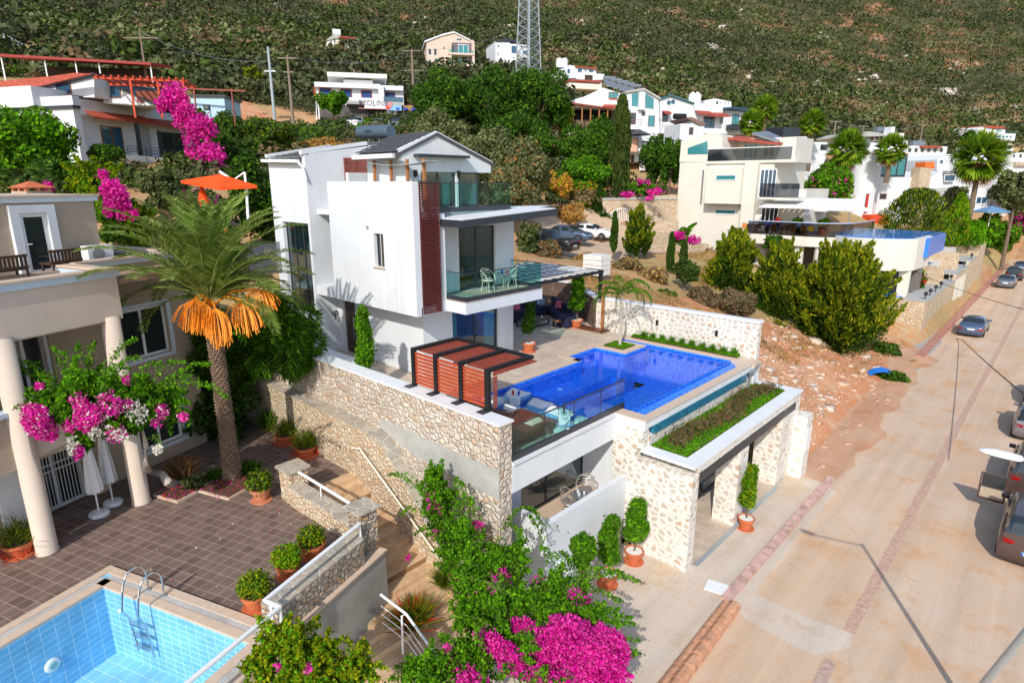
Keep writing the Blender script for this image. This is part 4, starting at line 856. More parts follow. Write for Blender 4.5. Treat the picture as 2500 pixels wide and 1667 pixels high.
b=MB(ML); b.i=0; b.box(-14.62,-14.44,-6,7.97,PZ-.1,zt-.015); b.box(-9.22,-9.02,-6,7.95,PZ-.1,zt-.015); b.i=1; b.box(-14.40,-9.25,7.97,8.15,PZ-.1,zt-.015); b.build('drain_grating',[M['grate2'],M['grate']],po)
b=MB(ML); b.box(-14.62,-14.42,7.98,8.14,PZ,PZ+.055); b.build('skimmer',M['lbt_f'],po)
lx=lp(128,1622,ia0); b=MB(); c0=Vector(LW(ia0,lx[1],lx[2])); b.tube([c0,c0+Vector(E1)*.03,c0+Vector(E1)*.05],[.17,.16,.12],20); l_=b.build('pool_light',wm_,po); b=MB(); b.tube([c0+Vector(E1)*.051,c0+Vector(E1)*.065],.085,16); b.build('lens',mat('pale_lens',(.25,.5,.5),.2,.0),l_)
p=S(294,1490,e2=ib1); b=MB(); p=Vector(p); b.tube([p,p-Vector(E2)*.03],.05,12); b.build('inlet',wm_,po)
ld=thing('pool_ladder','curved stainless steel ladder at the light blue pool','ladder',LW(-13.2,7.9,PZ))
la=[]
for k,(x,y) in enumerate(((1265,770),(1390,820))):
    p=S(x/3.357,1200+y/3.357,z=zt); a_=p@E1; la.append(a_)
    b=MB(ML); path=[(a_,8.1,zt),(a_,8.1,zt+.45)]+[(a_,7.83+.27*math.cos(t),zt+.45+.32*math.sin(t)) for t in np.linspace(.3,2.6,8)]+[(a_,7.50,zt+.35),(a_,7.42,zt-.1),(a_,7.55,zt-.4),(a_,7.62,zt-1.35)]
    b.tube(path,.024,8); b.build('rail',M['steel'],ld); b=MB(ML); b.lathe([(.05,0),(.05,.03),(.03,.04)],(a_,8.1,zt),12); b.build('flange',M['steel'],ld)
for k in range(3): b=MB(ML); z=zt-.55-.3*k; b.box(la[0]+.01,la[1]-.01,7.52,7.64,z,z+.035); b.build('step',M['steel'],ld)
# parapet along patio edge + plaster wall
par=thing('patio_parapet','rough stone parapet on a stained plaster wall along the patio edge','wall',LW(-9.2,9,PZ))
b=MB(); o0=S(500+1300/3.357,1200+390/3.357,z=3.05); o1=S(500+640/3.357,1200+930/3.357,z=3.05); i0=S(500+1260/3.357,1200+300/3.357,z=3.05); i1=S(500+560/3.357,1200+830/3.357,z=3.05)
i1=i1+(i1-i0)*.12;o1=o1+(o1-o0)*.06
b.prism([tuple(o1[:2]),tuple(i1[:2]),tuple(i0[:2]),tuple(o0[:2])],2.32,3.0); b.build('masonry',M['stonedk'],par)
b=MB(); b.prism([tuple(o1[:2]),tuple(i1[:2]),tuple(i0[:2]),tuple(o0[:2])],3.0,3.05); b.build('coping',M['stonecap'],par)
dE=(o0-o1)/np.linalg.norm(o0-o1); nE=np.array([dE[1],-dE[0],0])
pA_=o1-dE*9+nE*.1; pB_=o0+dE*.75+nE*.1
b=MB(); b.prism([tuple(pA_[:2]),tuple((pA_-nE*.5)[:2]),tuple((pB_-nE*.45)[:2]),tuple(pB_[:2])],-2.5,2.28); b.build('plaster_base',M['plaster'],par)
b=MB(); b.prism([tuple((o1+nE*.14-dE*.1)[:2]),tuple((o1-nE*.2-dE*.1)[:2]),tuple((pB_-nE*.3+dE*.03)[:2]),tuple((pB_+nE*.04+dE*.03)[:2])],2.28,2.33); b.build('trim',M['trimtan'],par)
b=MB(); b.prism([tuple(pB_[:2]),tuple((pB_-nE*.5)[:2]),(-16.9,7.9),(-16.9,7.6)][::1],-2.5,2.28); b.build('return_wall',M['plaster'],par)
def pier(p,w_,z0,z1,label,m):
    t=thing('stone_pier',label,'pier',(p[0],p[1],z0)); b=MB(); b.box(p[0]-w_/2,p[0]+w_/2,p[1]-w_/2,p[1]+w_/2,z0,z1); b.build('masonry',m,t)
    b=MB(); b.box(p[0]-w_/2-.08,p[0]+w_/2+.08,p[1]-w_/2-.08,p[1]+w_/2+.08,z1,z1+.07); b.build('cap',M['stonecap'],t); return t
pier((-16.62,7.95),.62,PZ,3.45,'stone pier with slab cap at the top of the wooden stairs',M['stoneL'])
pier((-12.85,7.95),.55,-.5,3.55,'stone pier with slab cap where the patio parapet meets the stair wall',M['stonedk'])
lwl=thing('stair_side_wall','low stone wall with flat cap between the patio and the wooden stairs','wall',(-14.7,8,PZ))
b=MB(); b.prism([(-16.3,7.6),(-13.1,7.75),(-13.1,8.1),(-16.3,8.0)],-.5,3.0); b.build('masonry',M['stoneL'],lwl); b=MB(); b.prism([(-16.3,7.56),(-13.1,7.7),(-13.1,8.14),(-16.3,8.05)],3.0,3.06); b.build('cap',M['stonecap'],lwl)
hr=MB(); hr.tube([(-16.35,7.95,3.42),(-13.15,7.98,3.42)],.045,8); hr.tube([(-15.0,7.95,3.06),(-15.0,7.95,3.42)],.02); tag(hr.build('handrail',M['whitemetal']),'white handrail on the low stone wall beside the wooden stairs','handrail')
n_=lambda x,y,z:S(500+x/3.357,1200+y/3.357,z=z)
hr=MB(); r0=n_(1270,262,3.4);r1=n_(490,890,3.4);r2=n_(615,945,3.4); r3=r2-dE*7.5
c1=r1+(r0-r1)*.06; hr.tube([r0,c1,r1,r1+(r2-r1)*.3,r1+(r2-r1)*.8,r2,r2-dE*.3,r3],.05,8)
for q_ in(r1+(r2-r1)*.4,r2): hr.tube([q_,(q_[0],q_[1],2.6)],.04)
hr.tube([(r0[0],r0[1],3.4),(r0[0],r0[1],3.0)],.03)
tag(hr.build('handrail',M['whitemetal']),'thick white tube handrail running above the patio parapet and past the light blue pool','handrail')
# timber stairs
stp=thing('wooden_stairs','honey coloured wooden stairs descending between the stone walls','stairs',(-14,9,0))
x0=-16.9; n=15; rise=2.4/n
for k in range(n):
    xa=x0+.40*k; xb=xa+.42 if k<n-1 else xa+1.4
    b=MB(); zt_=PZ-rise*(k); y0_=8.02 if xa<-12.6 else 6.8
    b.box(xa+.0,xb,y0_,10.079,zt_-rise-.03 if k<n-1 else .021,zt_); b.build('tread',M['decking'],stp)
b=MB(); b.box(-11.2,-9.3,4.8,10.05,.025,.09); b.build('landing',M['decking'],stp)
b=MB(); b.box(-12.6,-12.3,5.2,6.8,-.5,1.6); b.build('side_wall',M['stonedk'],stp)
hr=MB(); m2=lambda x,y,z:S(500+x/3.357,1200+y/3.357,z=z)
a0=m2(1440,840,1.75);a1=m2(1650,1000,1.45);a2=m2(1970,1440,.95)
hr.tube([a0,a1,a2],.035); hr.tube([a1,a1+np.array([-.05,-.1,-.03]),(a1[0]-.06,a1[1]-.12,.3)],.028); hr.tube([a2,(a2[0],a2[1],.05)],.028)
for d_ in (.35,.6,.85): hr.tube([(a0[0],a0[1],a0[2]-d_),(a1[0],a1[1],a1[2]-d_)],.012); hr.tube([(a1[0],a1[1],a1[2]-d_),(a2[0],a2[1],a2[2]-d_)],.012)
tag(hr.build('handrail',M['whitemetal']),'thin white wire handrail at the bottom of the wooden stairs','handrail')
# closed parasols
for k,(x,y) in enumerate(((815,1530),(930,1440))):
    p=S(x/3.357,800+y/3.357,z=PZ); u=thing('closed_parasol',['closed white parasol on round base, nearer the large column','closed white parasol on round base, nearer the small column'][k],'parasol',(p[0],p[1],PZ),group='closed parasols on the patio')
    b=MB(); b.lathe([(.27,0),(.27,.07),(.24,.10),(.05,.12)],(p[0],p[1],PZ),24); b.build('base',M['whitemetal'],u,smooth=False)
    b=MB(); b.tube([(p[0],p[1],PZ+.1),(p[0],p[1],PZ+2.5)],.025); b.build('pole',M['whitemetal'],u)
    b=MB(); n=16; prof=[(.17,.75),(.20,.8),(.16,1.4),(.11,2.0),(.04,2.55),(.01,2.6)]; rings=[]
    for r_,z in prof: rings.append([b.P((p[0]+r_*(1+.18*(j%2))*math.cos(2*math.pi*j/n),p[1]+r_*(1+.18*(j%2))*math.sin(2*math.pi*j/n),PZ+z)) for j in range(n)])
    for i in range(len(prof)-1):
        for j in range(n): b.F([rings[i][j],rings[i][(j+1)%n],rings[i+1][(j+1)%n],rings[i+1][j]])
    b.F(rings[0][::-1]); b.build('canopy',M['canvas'],u)
# ================= BACKGROUND BUILDINGS =================
def K(ox,oy): return lambda x,y:(ox+x/3.3571,oy+y/3.3571)
cA,cB,cC,cD,cE_,cG,cH=K(0,0),K(600,0),K(1200,0),K(1800,0),K(0,400),K(1200,400),K(1800,400)
class Bd:
    def __init__(s,name,label,cat,u,v,d,yaw,group=None,cr=None):
        s.cr=cr or (lambda x,y:(x,y)); u,v=s.cr(u,v)
        s.P=Vector(S(u,v,d=d)); a=az+R(yaw); s.U=Vector((math.cos(a),math.sin(a),0)); s.I=Vector((-math.sin(a),math.cos(a),0))
        s.T=Matrix(((s.U.x,s.I.x,0,s.P.x),(s.U.y,s.I.y,0,s.P.y),(0,0,1,s.P.z),(0,0,0,1)))
        s.root=thing(name,label,cat,s.P,group=group)
    def q(s,x,y,fo=0):
        u,v=s.cr(x,y); r=Vector(FW*f_+RT*(u-1250)+UP*(833.5-v)); c=Vector(CP); t=((s.P-s.I*fo-c).dot(s.I))/r.dot(s.I); p=c+r*t-s.P
        return p.dot(s.U),p.z
    def rect(s,x0,y0,x1,y1,fo=0):
        a,z1=s.q(x0,y0,fo); b_,_=s.q(x1,y0,fo); _,z0=s.q(x0,y1,fo); return a,b_,z0,z1
    def box(s,x0,y0,x1,y1,dep,fo=0,name='wall',m=None,par=None,zb=None,grow=0):
        a,b_,z0,z1=s.rect(x0,y0,x1,y1,fo); mb=MB(s.T); mb.box(a-grow,b_+grow,-fo-grow,-fo+dep+grow,z0 if zb is None else zb,z1); return mb.build(name,m or M['white'],par or s.root)
    def gable(s,pts,dep,fo=0,name='wall',m=None,par=None):
        P2=[s.q(x,y,fo) for x,y in pts]; mb=MB(s.T); mb.ext([(a,-fo,z) for a,z in P2],(0,dep,0)); return mb.build(name,m or M['white'],par or s.root)
    def win(s,x0,y0,x1,y1,fo=0,fm=None,gm=None,mull=1,name='window'):
        a,b_,z0,z1=s.rect(x0,y0,x1,y1,fo); t=max(.05,(b_-a)*.05); mb=MB(s.T); mb.box(a,b_,-fo-.05,-fo+.02,z0,z0+t);mb.box(a,b_,-fo-.05,-fo+.02,z1-t,z1);mb.box(a,a+t,-fo-.05,-fo+.02,z0+t,z1-t);mb.box(b_-t,b_,-fo-.05,-fo+.02,z0+t,z1-t)
        for k in range(mull): x=a+(b_-a)*(k+1)/(mull+1); mb.box(x-t/2,x+t/2,-fo-.05,-fo+.02,z0+t,z1-t)
        f=mb.build(name,fm or M['whitemetal'],s.root); mb=MB(s.T); mb.box(a+.01,b_-.01,-fo-.02,-fo+.01,z0+.01,z1-.01); mb.build('pane',gm or M['glassdark'],f); return f
    def lwin(s,y0,y1,z0,z1,x,m=None):   # window on the left end wall
        mb=MB(s.T); mb.box(x-.05,x+.02,y0,y1,z0,z1); f=mb.build('window',m or M['whitemetal'],s.root); mb=MB(s.T); mb.box(x-.07,x,y0+.08,y1-.08,z0+.08,z1-.08); mb.build('pane',M['glassdark'],f)
    def rail(s,x0,y0,x1,y1,fo,m=None,dep=0,bars=False):
        a,b_,z0,z1=s.rect(x0,y0,x1,y1,fo); mb=MB(s.T)
        if bars:
            for z in(z0+.25,(z0+z1)/2+.1,z1-.03): mb.box(a,b_,-fo-.02,-fo+.02,z,z+.04)
            n=max(2,int((b_-a)/1.2))
            for k in range(n+1): x=a+(b_-a)*k/n; mb.box(x-.02,x+.02,-fo-.021,-fo+.021,z0,z1)
        else: mb.box(a,b_,-fo-.02,-fo+.02,z0,z1)
        return mb.build('railing',m or M['glassrail'],s.root)
def awning(bd,x0,y0,x1,y1,fo,m=None,name='tiled_awning',out=1.3,drop=.6):
    a,b_,z0,z1=bd.rect(x0,y0,x1,y1,fo); mb=MB(bd.T); n=max(4,int((b_-a)/.35))
    for k in range(n):
        xa=a+(b_-a)*k/n; xb=a+(b_-a)*(k+.8)/n; mb.ext([(xa,-fo,z1),(xb,-fo,z1),(xb,-fo-out,z1-drop),(xa,-fo-out,z1-drop)],(0,0,.07))
    mb.ext([(a,-fo,z1-.03),(b_,-fo,z1-.03),(b_,-fo-out,z1-drop-.03),(a,-fo-out,z1-drop-.03)],(0,0,-.08)); return mb.build(name,m or M['redtile'],bd.root)
def tank(bd,x,y,fo,dep,r=.35,l=1.1,m=None):
    a,z=bd.q(x,y,fo); mb=MB(bd.T); mb.tube([(a-l/2,dep,z),(a+l/2,dep,z)],r,12); mb.box(a-.8,a+.8,dep-1.6,dep-.4,z-r-.25,z-r-.18); mb.box(a-.05,a+.05,dep-.1,dep+.1,z-r-.6,z-r); return mb.build('water_heater',m or M['whitemetal'],bd.root)
WH=M['white']; BR=mat('brown_window_frame',(.22,.08,.04),.6,.1)
# --- shop building ---
s=Bd('shop_building','white two-storey building with blue windows and a white banner over the ground floor shop','building',575,1000,95,14,cr=cB)
s.box(575,680,1085,1000,11); s.box(1085,700,1290,1000,9.5); 
s.gable([(575,680),(585,1000),(575,1000)],.1)
s.box(560,672,1100,712,11.6,.8,'roof_slab',WH); s.box(1100,705,1290,738,10,.8,'roof_slab',WH); s.box(820,825,1290,852,2.0,1.6,'balcony_slab',M['concrete'])
s.box(600,858,1285,1000,.06,.03,'shopfront_shade',mat('painted_recess_shade',(.10,.09,.09),.7,.5,.8)); s.box(1000,905,1065,1010,.05,.08,'doorway',M['black'])  # dark panel paints the ground-floor recess shade onto a flat front
s.box(1085,700,1130,850,1.5,1.4,'wing_wall',WH)
for w_ in((600,720,700,835),(775,728,868,832),(943,740,1033,838),(1140,755,1225,845)): s.win(*w_,fm=M['redpaint'],gm=M['blueshade'],mull=0)
s.rail(1130,795,1290,842,1.5,M['glassblue']); s.rail(845,800,1085,838,1.55,M['canvas'])
s.lwin(2.5,3.3,4.1,5.5,-.02,M['redpaint']); s.lwin(6,6.8,4.1,5.5,-.02,M['redpaint'])
s.box(800,655,1040,700,6,-2.5,'penthouse',M['whitecap']); s.box(665,590,1155,655,6.5,-1.5,'penthouse_roof',M['cream'],zb=s.q(665,625,-1.5)[1]); s.win(825,655,1035,695,-2.5+.02,M['whitemetal'],M['canvas'],3)
for x in(675,1145): s.box(x-4,655,x+4,690,.15,1.4*0-1.6,'post',M['grey'])
bn=s.box(970,832,1145,890,.08,1.75,'banner',M['canvas'])
a,z=s.q(1045,862,1.75); text('banner_lettering','REDLINE',1.15,s.T@Matrix.Translation((a,-1.76,z-.1))@Matrix.Rotation(R(90),4,'X'),mat('dim_ink',(.12,.08,.14),.8,.1),bn,.01)
b=MB(s.T); b.tube([(a+2.6,-1.78,z+.1),(a+2.6,-1.80,z+.1)],.42,12); b.box(a-2.3,a+1.9,-1.77,-1.755,z-.6,z-.5); b.build('banner_emblem',mat('pale_red_ink',(.6,.25,.25),.8,.1),bn)
sg=s.box(1150,862,1275,905,.08,1.75,'shop_sign',mat('sky_blue_sign',(.25,.50,.80),.6,.1)); a,z=s.q(1168,880,1.75)
b=MB(s.T); b.tube([(a,-1.76,z),(a,-1.79,z)],.38,14); b.build('sign_disc',L['red'] if 0 else mat('sign_red',(.8,.06,.04),.6,0),sg)
b=MB(s.T); [b.box(a+1.2+k*1.2,a+1.75+k*1.2,-1.78,-1.755,z-.35,z-.05) for k in range(3)]; b.build('sign_marks',mat('sign_blue',(.02,.05,.5),.6,0),sg)
s.box(1155,908,1245,940,.06,1.2,'awning',M['canvas'])
# --- upper left white house ---
s=Bd('white_terrace_house','white terraced house with two red-tiled balcony awnings and blue windows at upper left','house',640,1270,52,70,cr=cA)
s.box(612,900,1200,1500,9,zb=-4); s.box(1115,960,1600,1500,9,-.0,zb=-4)
s.box(590,780,1110,935,9.3,.25,'roof_parapet',WH); s.box(1110,850,1590,975,9.3,.25,'roof_parapet',WH)
s.box(585,778,1112,800,9.5,.32,'cornice',M['dark']); s.box(1105,850,1595,868,9.5,.32,'cornice',M['dark'])
awning(s,680,900,1160,990,.0,out=1.5,drop=.7); awning(s,1190,965,1580,1040,.0,out=1.5,drop=.7)
s.win(815,1030,990,1230,0,BR,M['glassblue'],1); s.win(1310,1080,1500,1330,0,M['dark'],M['glassdark'],1)
s.box(830,1265,1195,1400,1.4,1.4,'balcony',WH); s.box(1210,1285,1560,1370,1.4,1.4,'balcony',WH)
s.box(1105,1005,1135,1275,.15,1.3,'post',M['dark']); s.box(1290,1070,1310,1290,.15,1.3,'post',M['dark'])
s.rail(1040,1195,1195,1265,1.38,M['dark'],bars=True); s.rail(1225,1210,1560,1285,1.38,M['dark'],bars=True)
l=Bd('white_stepped_house','white stepped house with sloping blue-grey edged roof at the left edge','house',260,1400,52,-16,cr=cA)
l.box(-400,905,600,1500,.6,zb=-3); l.box(-400,905,600,930,.7,.2,'cornice',M['dark']); l.box(260,800,590,905,.6,-.0,'parapet',WH); l.box(-400,740,255,905,8,.6,'bay',WH)
l.gable([(270,800),(270,730),(770,605),(775,800)],6,-2.5,'upper_room',WH); l.gable([(250,735),(250,715),(770,595),(770,618)],6.4,-2.2,'roof_edge',M['dark']); l.win(455,690,580,780,-2.5,BR,M['glassblue'],0)
l.gable([(-420,745),(-400,705),(430,625),(600,600),(760,605),(255,722),(120,758)],.3,-1.,'tiled_roof',M['redtile'])
l.gable([(840,660),(850,850),(1290,870)],5,-4,'gable_room',WH); l.gable([(835,665),(850,650),(1300,865),(1280,872)],5.2,-3.8,'roof_edge',M['dark']); l.win(870,710,985,810,-4,BR,M['glassblue'],0)
# red roof pergola
g=Bd('red_timber_pergola','bright red timber pergola on the white terrace house roof','pergola',1090,860,50,15,cr=cA)
b=MB(g.T); a0,z0=g.q(835,650); a1,_=g.q(1090,640); a2,z2=g.q(1530,690)
for k in range(13): x=a0+(a2-a0)*k/12; b.box(x,x+.12,-1.4,2.6,z0-.0,z0+.15)
b.box(a0-.2,a2+.3,-1.2,-1.08,z0-.16,z0-.002); b.box(a0-.2,a2+.3,2.2,2.32,z0-.16,z0-.002); b.build('frame',M['redpaint'],g.root)
for x in(a1,a2-.1,(a1+a2)/2): b=MB(g.T); b.box(x,x+.14,-1.2,-1.06,z0-3,z0-.161); b.build('post',M['redpaint'],g.root)
g.box(1110,745,1300,840,.08,-2,'screen',M['redwood']); g.box(1300,760,1460,880,.08,-1.9,'screen',mat('orange_screen',(.75,.13,.02),.7,.1))
# long shed
s=Bd('long_red_roofed_shed','long open shed with thin red roof above the white terrace house','shed',20,610,85,8,cr=cA)
b=MB(s.T); p0=s.q(0,470);p1=s.q(1250,540); b.ext([(p0[0],-.5,p0[1]),(p1[0],-.5,p1[1]),(p1[0],7,p1[1]+.8),(p0[0],7,p0[1]+.8)],(0,0,.35)); b.build('roof',mat('shed_red_sheet',(.30,.03,.025),.6,.15,3),s.root)
b=MB(s.T); q0=s.q(380,640,-6); q1=s.q(1290,640,-6); b.box(q0[0],q1[0],6,6.2,q0[1]-2,p1[1]+.5); b.build('back_wall',mat('painted_shed_shade',(.07,.06,.055),.9,.3),s.root)  # shade under the shed roof put into the back wall colour
for x in(20,370,620,810,1230): a,z=s.q(x,560); b=MB(s.T); b.box(a,a+.15,0,.15,z-4,p0[1]+(p1[1]-p0[1])*(x/1250)); b.build('post',M['whitemetal'],s.root)
# far left house, blue shed
s=Bd('white_hill_house','small white hill house with dark windows, cut by the left edge near the top','house',190,465,120,30,cr=cA)
s.gable([(-200,465),(-200,180),(0,270),(190,375),(195,465)],6); s.gable([(-200,185),(-200,165),(0,255),(200,370),(195,385)],6.4,.2,'roof_edge',M['grey'])
for w_ in((62,335,82,400),(95,360,125,445),(135,380,160,450),(170,395,190,455),(0,300,15,350)): s.win(*w_,fm=M['dark'],mull=0)
s=Bd('pale_blue_shed','pale blue corrugated shed behind the magenta bougainvillea','shed',1835,960,66,5,cr=cA)
s.box(1560,790,1835,975,5,m=mat('pale_blue_sheet',(.45,.62,.70),.6,.1,9)); s.box(1550,775,1845,795,5.3,.2,'roof',M['dark']); s.win(1665,860,1720,905,0,M['dark'],mull=0)
s=Bd('rusty_frame','rusty steel post frame on the bare slope beside the blue shed','frame',1610,950,64,2,cr=cA)
for x in(1500,1610,1915): a,z=s.q(x,960); b=MB(s.T); b.box(a,a+.12,0,.12,z-1,s.q(x,725)[1]); b.build('post',mat('rust',(.28,.07,.05),.8,.2),s.root)
b=MB(s.T); p0=s.q(1330,718);p1=s.q(2010,748); b.beam((p0[0],.06,p0[1]),(p1[0],.06,p1[1]),.14,.16); b.build('beam',M['redwood'],s.root)
# --- hillside houses ---
s=Bd('old_hill_house','small old cream hill house with balcony, yellow base and rooftop water tank','house',770,400,175,20,cr=cB)
s.gable([(665,375),(665,330),(715,295),(770,310),(770,400)],8,m=M['cream']); s.box(770,305,905,395,7,-1.5,m=M['cream']); s.box(770,375,905,392,2,.6,'balcony',WH); s.box(765,298,910,308,7,.8,'roof',M['redtile']); s.box(905,320,985,400,8,0,m=M['cream']); s.box(900,375,995,455,8,.6,m=WH); s.box(995,415,1065,465,6,.4,m=M['cream']); s.box(735,385,800,415,4,.3,'base',mat('yellow_render',(.7,.5,.08),.8))
s.gable([(655,335),(710,290),(780,303),(780,312)],8.4,.3,'roof',M['concrete'])
for w_ in((690,335,705,365),(722,325,735,360),(815,330,835,375),(930,340,955,375),(925,385,995,415)): s.win(*w_,fm=M['whitemetal'],gm=M['glassteal'] if w_[0]==925 else None,mull=3 if w_[0]==925 else 0)
tank(s,750,250,0,3,.9,2.2)
s=Bd('beige_apartment_house','tall beige hill house with pale gable and two big balconies','house',1655,540,158,12,cr=cB)
ap=mat('pinkish_render',(.62,.50,.42),.8,.05)
s.gable([(1485,560),(1480,340),(1600,290),(1710,265),(1835,330),(1865,330),(1875,560)],10,m=ap); s.gable([(1465,350),(1465,335),(1600,285),(1600,298)],10.4,.3,'roof_edge',WH); s.gable([(1600,298),(1600,283),(1705,258),(1840,325),(1840,338),(1708,270)],10.4,.3,'roof_edge',WH)
for y in((350,455),(465,545)):
    s.box(1690,y[0],1855,y[1]-25,.05,.03,'balcony_shade_panel',mat('dim_recess%d'%y[0],(.16,.14,.16),.8,.1)); s.win(1740,y[0]+15,1825,y[1]-15,.1,M['whitemetal'],M['glassteal'],1); s.box(1660,y[1]-25,1870,y[1]-8,2,1.6,'balcony_slab',ap); s.rail(1665,y[1]-50,1865,y[1]-25,1.5,M['glassrail'])  # dark panels paint the balcony recess shade onto the flat wall
s.box(1660,340,1685,540,1.4,1.4,'pier',ap); s.box(1855,340,1875,540,1.4,1.4,'pier',ap)
for w_ in((1495,400,1520,450),(1540,400,1565,455),(1497,490,1520,530),(1617,380,1630,410),(1545,480,1580,530)): s.win(*w_,mull=0)
s.win(1725,315,1770,335,0,mull=1)
s=Bd('white_block_house','white cubic hill house beside the lattice mast','house',2170,560,165,18,cr=cB)
s.box(2045,340,2165,560,9); s.box(2165,360,2325,490,9); s.box(2120,470,2230,575,9,1.5); s.gable([(2045,345),(2120,315),(2235,335),(2235,345)],9,.2,'roof_edge',M['dark'])
for w_ in((2065,370,2080,390),(2062,430,2072,460),(2175,375,2225,440),(2250,375,2310,395),(2270,415,2310,450),(2125,515,2150,550),(2165,510,2200,545)): s.win(*w_,gm=M['glassblue'],mull=0)
tank(s,2150,325,0,3,.5,1.6,M['redpaint'])
s=Bd('white_tank_house','small white hill house with two white water tanks on the roof','house',700,640,140,18,cr=cC)
s.gable([(575,640),(575,570),(640,535),(700,545),(700,640)],8); s.box(700,555,860,650,8); s.box(855,605,925,655,7,.3); s.gable([(690,548),(690,540),(860,558),(860,568)],8.3,.5,'roof',M['redtile']); s.box(645,655,905,705,6,2.0,'terrace_wall',WH); s.box(650,650,905,665,6,3.2,'terrace_roof',M['redtile'])
s.box(765,615,830,655,.06,.03,'recess',M['darkdoor'])
for w_ in((620,565,645,605),(705,560,742,595),(795,570,835,595),(762,568,775,590)): s.win(*w_,gm=M['glassblue'],mull=0)
for x in(597,640): a,z=s.q(x,490); b=MB(s.T); b.lathe([(.75,0),(.75,1.7),(.4,2.)],(a,3,z-1.2),12); b.build('water_tank',M['whitemetal'],s.root)
s.box(640,680,905,725,5,3.4,'terrace',M['cream'])
# white gabled apartment
s=Bd('white_gabled_apartments','large white apartment house with two tall gable windows and balconies behind the cypress','house',1075,1340,88,10,cr=cC)
s.gable([(1075,1330),(1065,780),(1110,750),(1255,735),(1370,810),(1385,1330)],10,m=WH); s.gable([(1100,762),(1100,748),(1250,722),(1385,800),(1385,820),(1252,740)],10.4,.3,'roof_edge',M['concrete'])
s.gable([(680,860),(685,815),(780,790),(915,720),(1060,770),(1070,880)],9,-2,m=WH); s.box(685,815,1085,880,3,1.0,'parapet',WH); s.win(960,755,1040,810,-1.98,BR,M['glassteal'],1)
s.gable([(1150,870),(1150,770),(1222,755),(1218,878)],.05,.04,'window',M['glassteal']);s.gable([(1262,885),(1262,765),(1330,810),(1328,895)],.05,.04,'window',M['glassteal'])
s.box(1215,755,1262,900,.6,.6,'pier',WH)
for w_ in((1120,925,1185,1020),(1285,948,1340,1038),(1230,915,1260,950),(1105,1090,1140,1155),(1145,1270,1170,1340)): s.win(*w_,fm=BR,gm=M['glassteal'] if w_[0]==1285 else M['glassdark'],mull=0)
for y in(1035,1215): s.box(1080,y,1230,y+25,1.8,1.7,'balcony_slab',WH); s.rail(1080,y-55,1228,y,1.65,M['redwood'],bars=True)
a,z=s.q(1150,1185,1.7); b=MB(s.T); b.box(a-1,a+.9,-1.78,-1.74,z-1,z+.8); b.i=1; b.box(a+1.3,a+2.3,-1.78,-1.74,z-3.5,z); b.build('hanging_laundry',[mat('peach_towel',(.7,.4,.3),.9),M['canvas']],s.root)
b=MB(s.T); a,z=s.q(1215,1100,2.5)
n8=10; 
for k in range(n8):
    t0,t1=2*math.pi*k/n8,2*math.pi*(k+1)/n8; b.poly([(a+1.9*math.cos(t0),-2+1.9*math.sin(t0),z-.1),(a+1.9*math.cos(t1),-2+1.9*math.sin(t1),z-.1),(a,-2,z+.7)])
b.tube([(a,-2,z-2.4),(a,-2,z+.7)],.04); tag(b.build('parasol',M['dark']),'dark grey parasol on a balcony of the white gabled apartments','parasol')
s.box(925,655,1185,740,3.2,-6,'solar_array',M['grey']) if 0 else None
b=MB(s.T); a,z=s.q(925,700,-6); a2,z2=s.q(1190,745,-6)
for k in range(5): x=a+(a2-a)*k/5; b.ext([(x,5,z-.3-(k*.25)),(x+(a2-a)*.17,5,z-.35-k*.25),(x+(a2-a)*.17,7,z+.9-k*.25),(x,7,z+.95-k*.25)],(0,0,.1)); b.tube([(x+.2,7,z+1.15-k*.25),(x+2,7,z+1.12-k*.25)],.3,8)
b.build('solar_array',M['grey'],s.root)
# vine covered restaurant roof
s=Bd('restaurant_terrace','dark open terrace with brown and red flat roof beneath the trees','building',650,970,86,8,cr=cC)
b=MB(s.T); p=[s.q(x,y) for x,y in((630,860),(960,905))]; b.ext([(p[0][0],-2.5,p[0][1]-.2),(p[1][0],-2.5,p[1][1]-.2),(p[1][0],4,p[1][1]+.4),(p[0][0],4,p[0][1]+.4)],(0,0,.2)); b.build('roof',M['redwood'],s.root)
p=[s.q(x,y) for x,y in((870,880),(1060,905))]; b=MB(s.T); b.ext([(p[0][0],-2.6,p[0][1]-.3),(p[1][0],-2.6,p[1][1]),(p[1][0]-.5,2,p[1][1]+1.9),(p[0][0]+1,2,p[0][1]+.6)],(0,0,.15)); b.build('tiled_roof',M['redtile'],s.root)
s.box(500,850,990,1010,.2,-4,'back_wall',M['black']); s.box(500,980,990,1040,5,.2,'floor_slab',M['trunk'])
for x in(530,665,740,810,880,950): s.box(x,870,x+9,1000,.15,2.2,'post',M['postwood'])
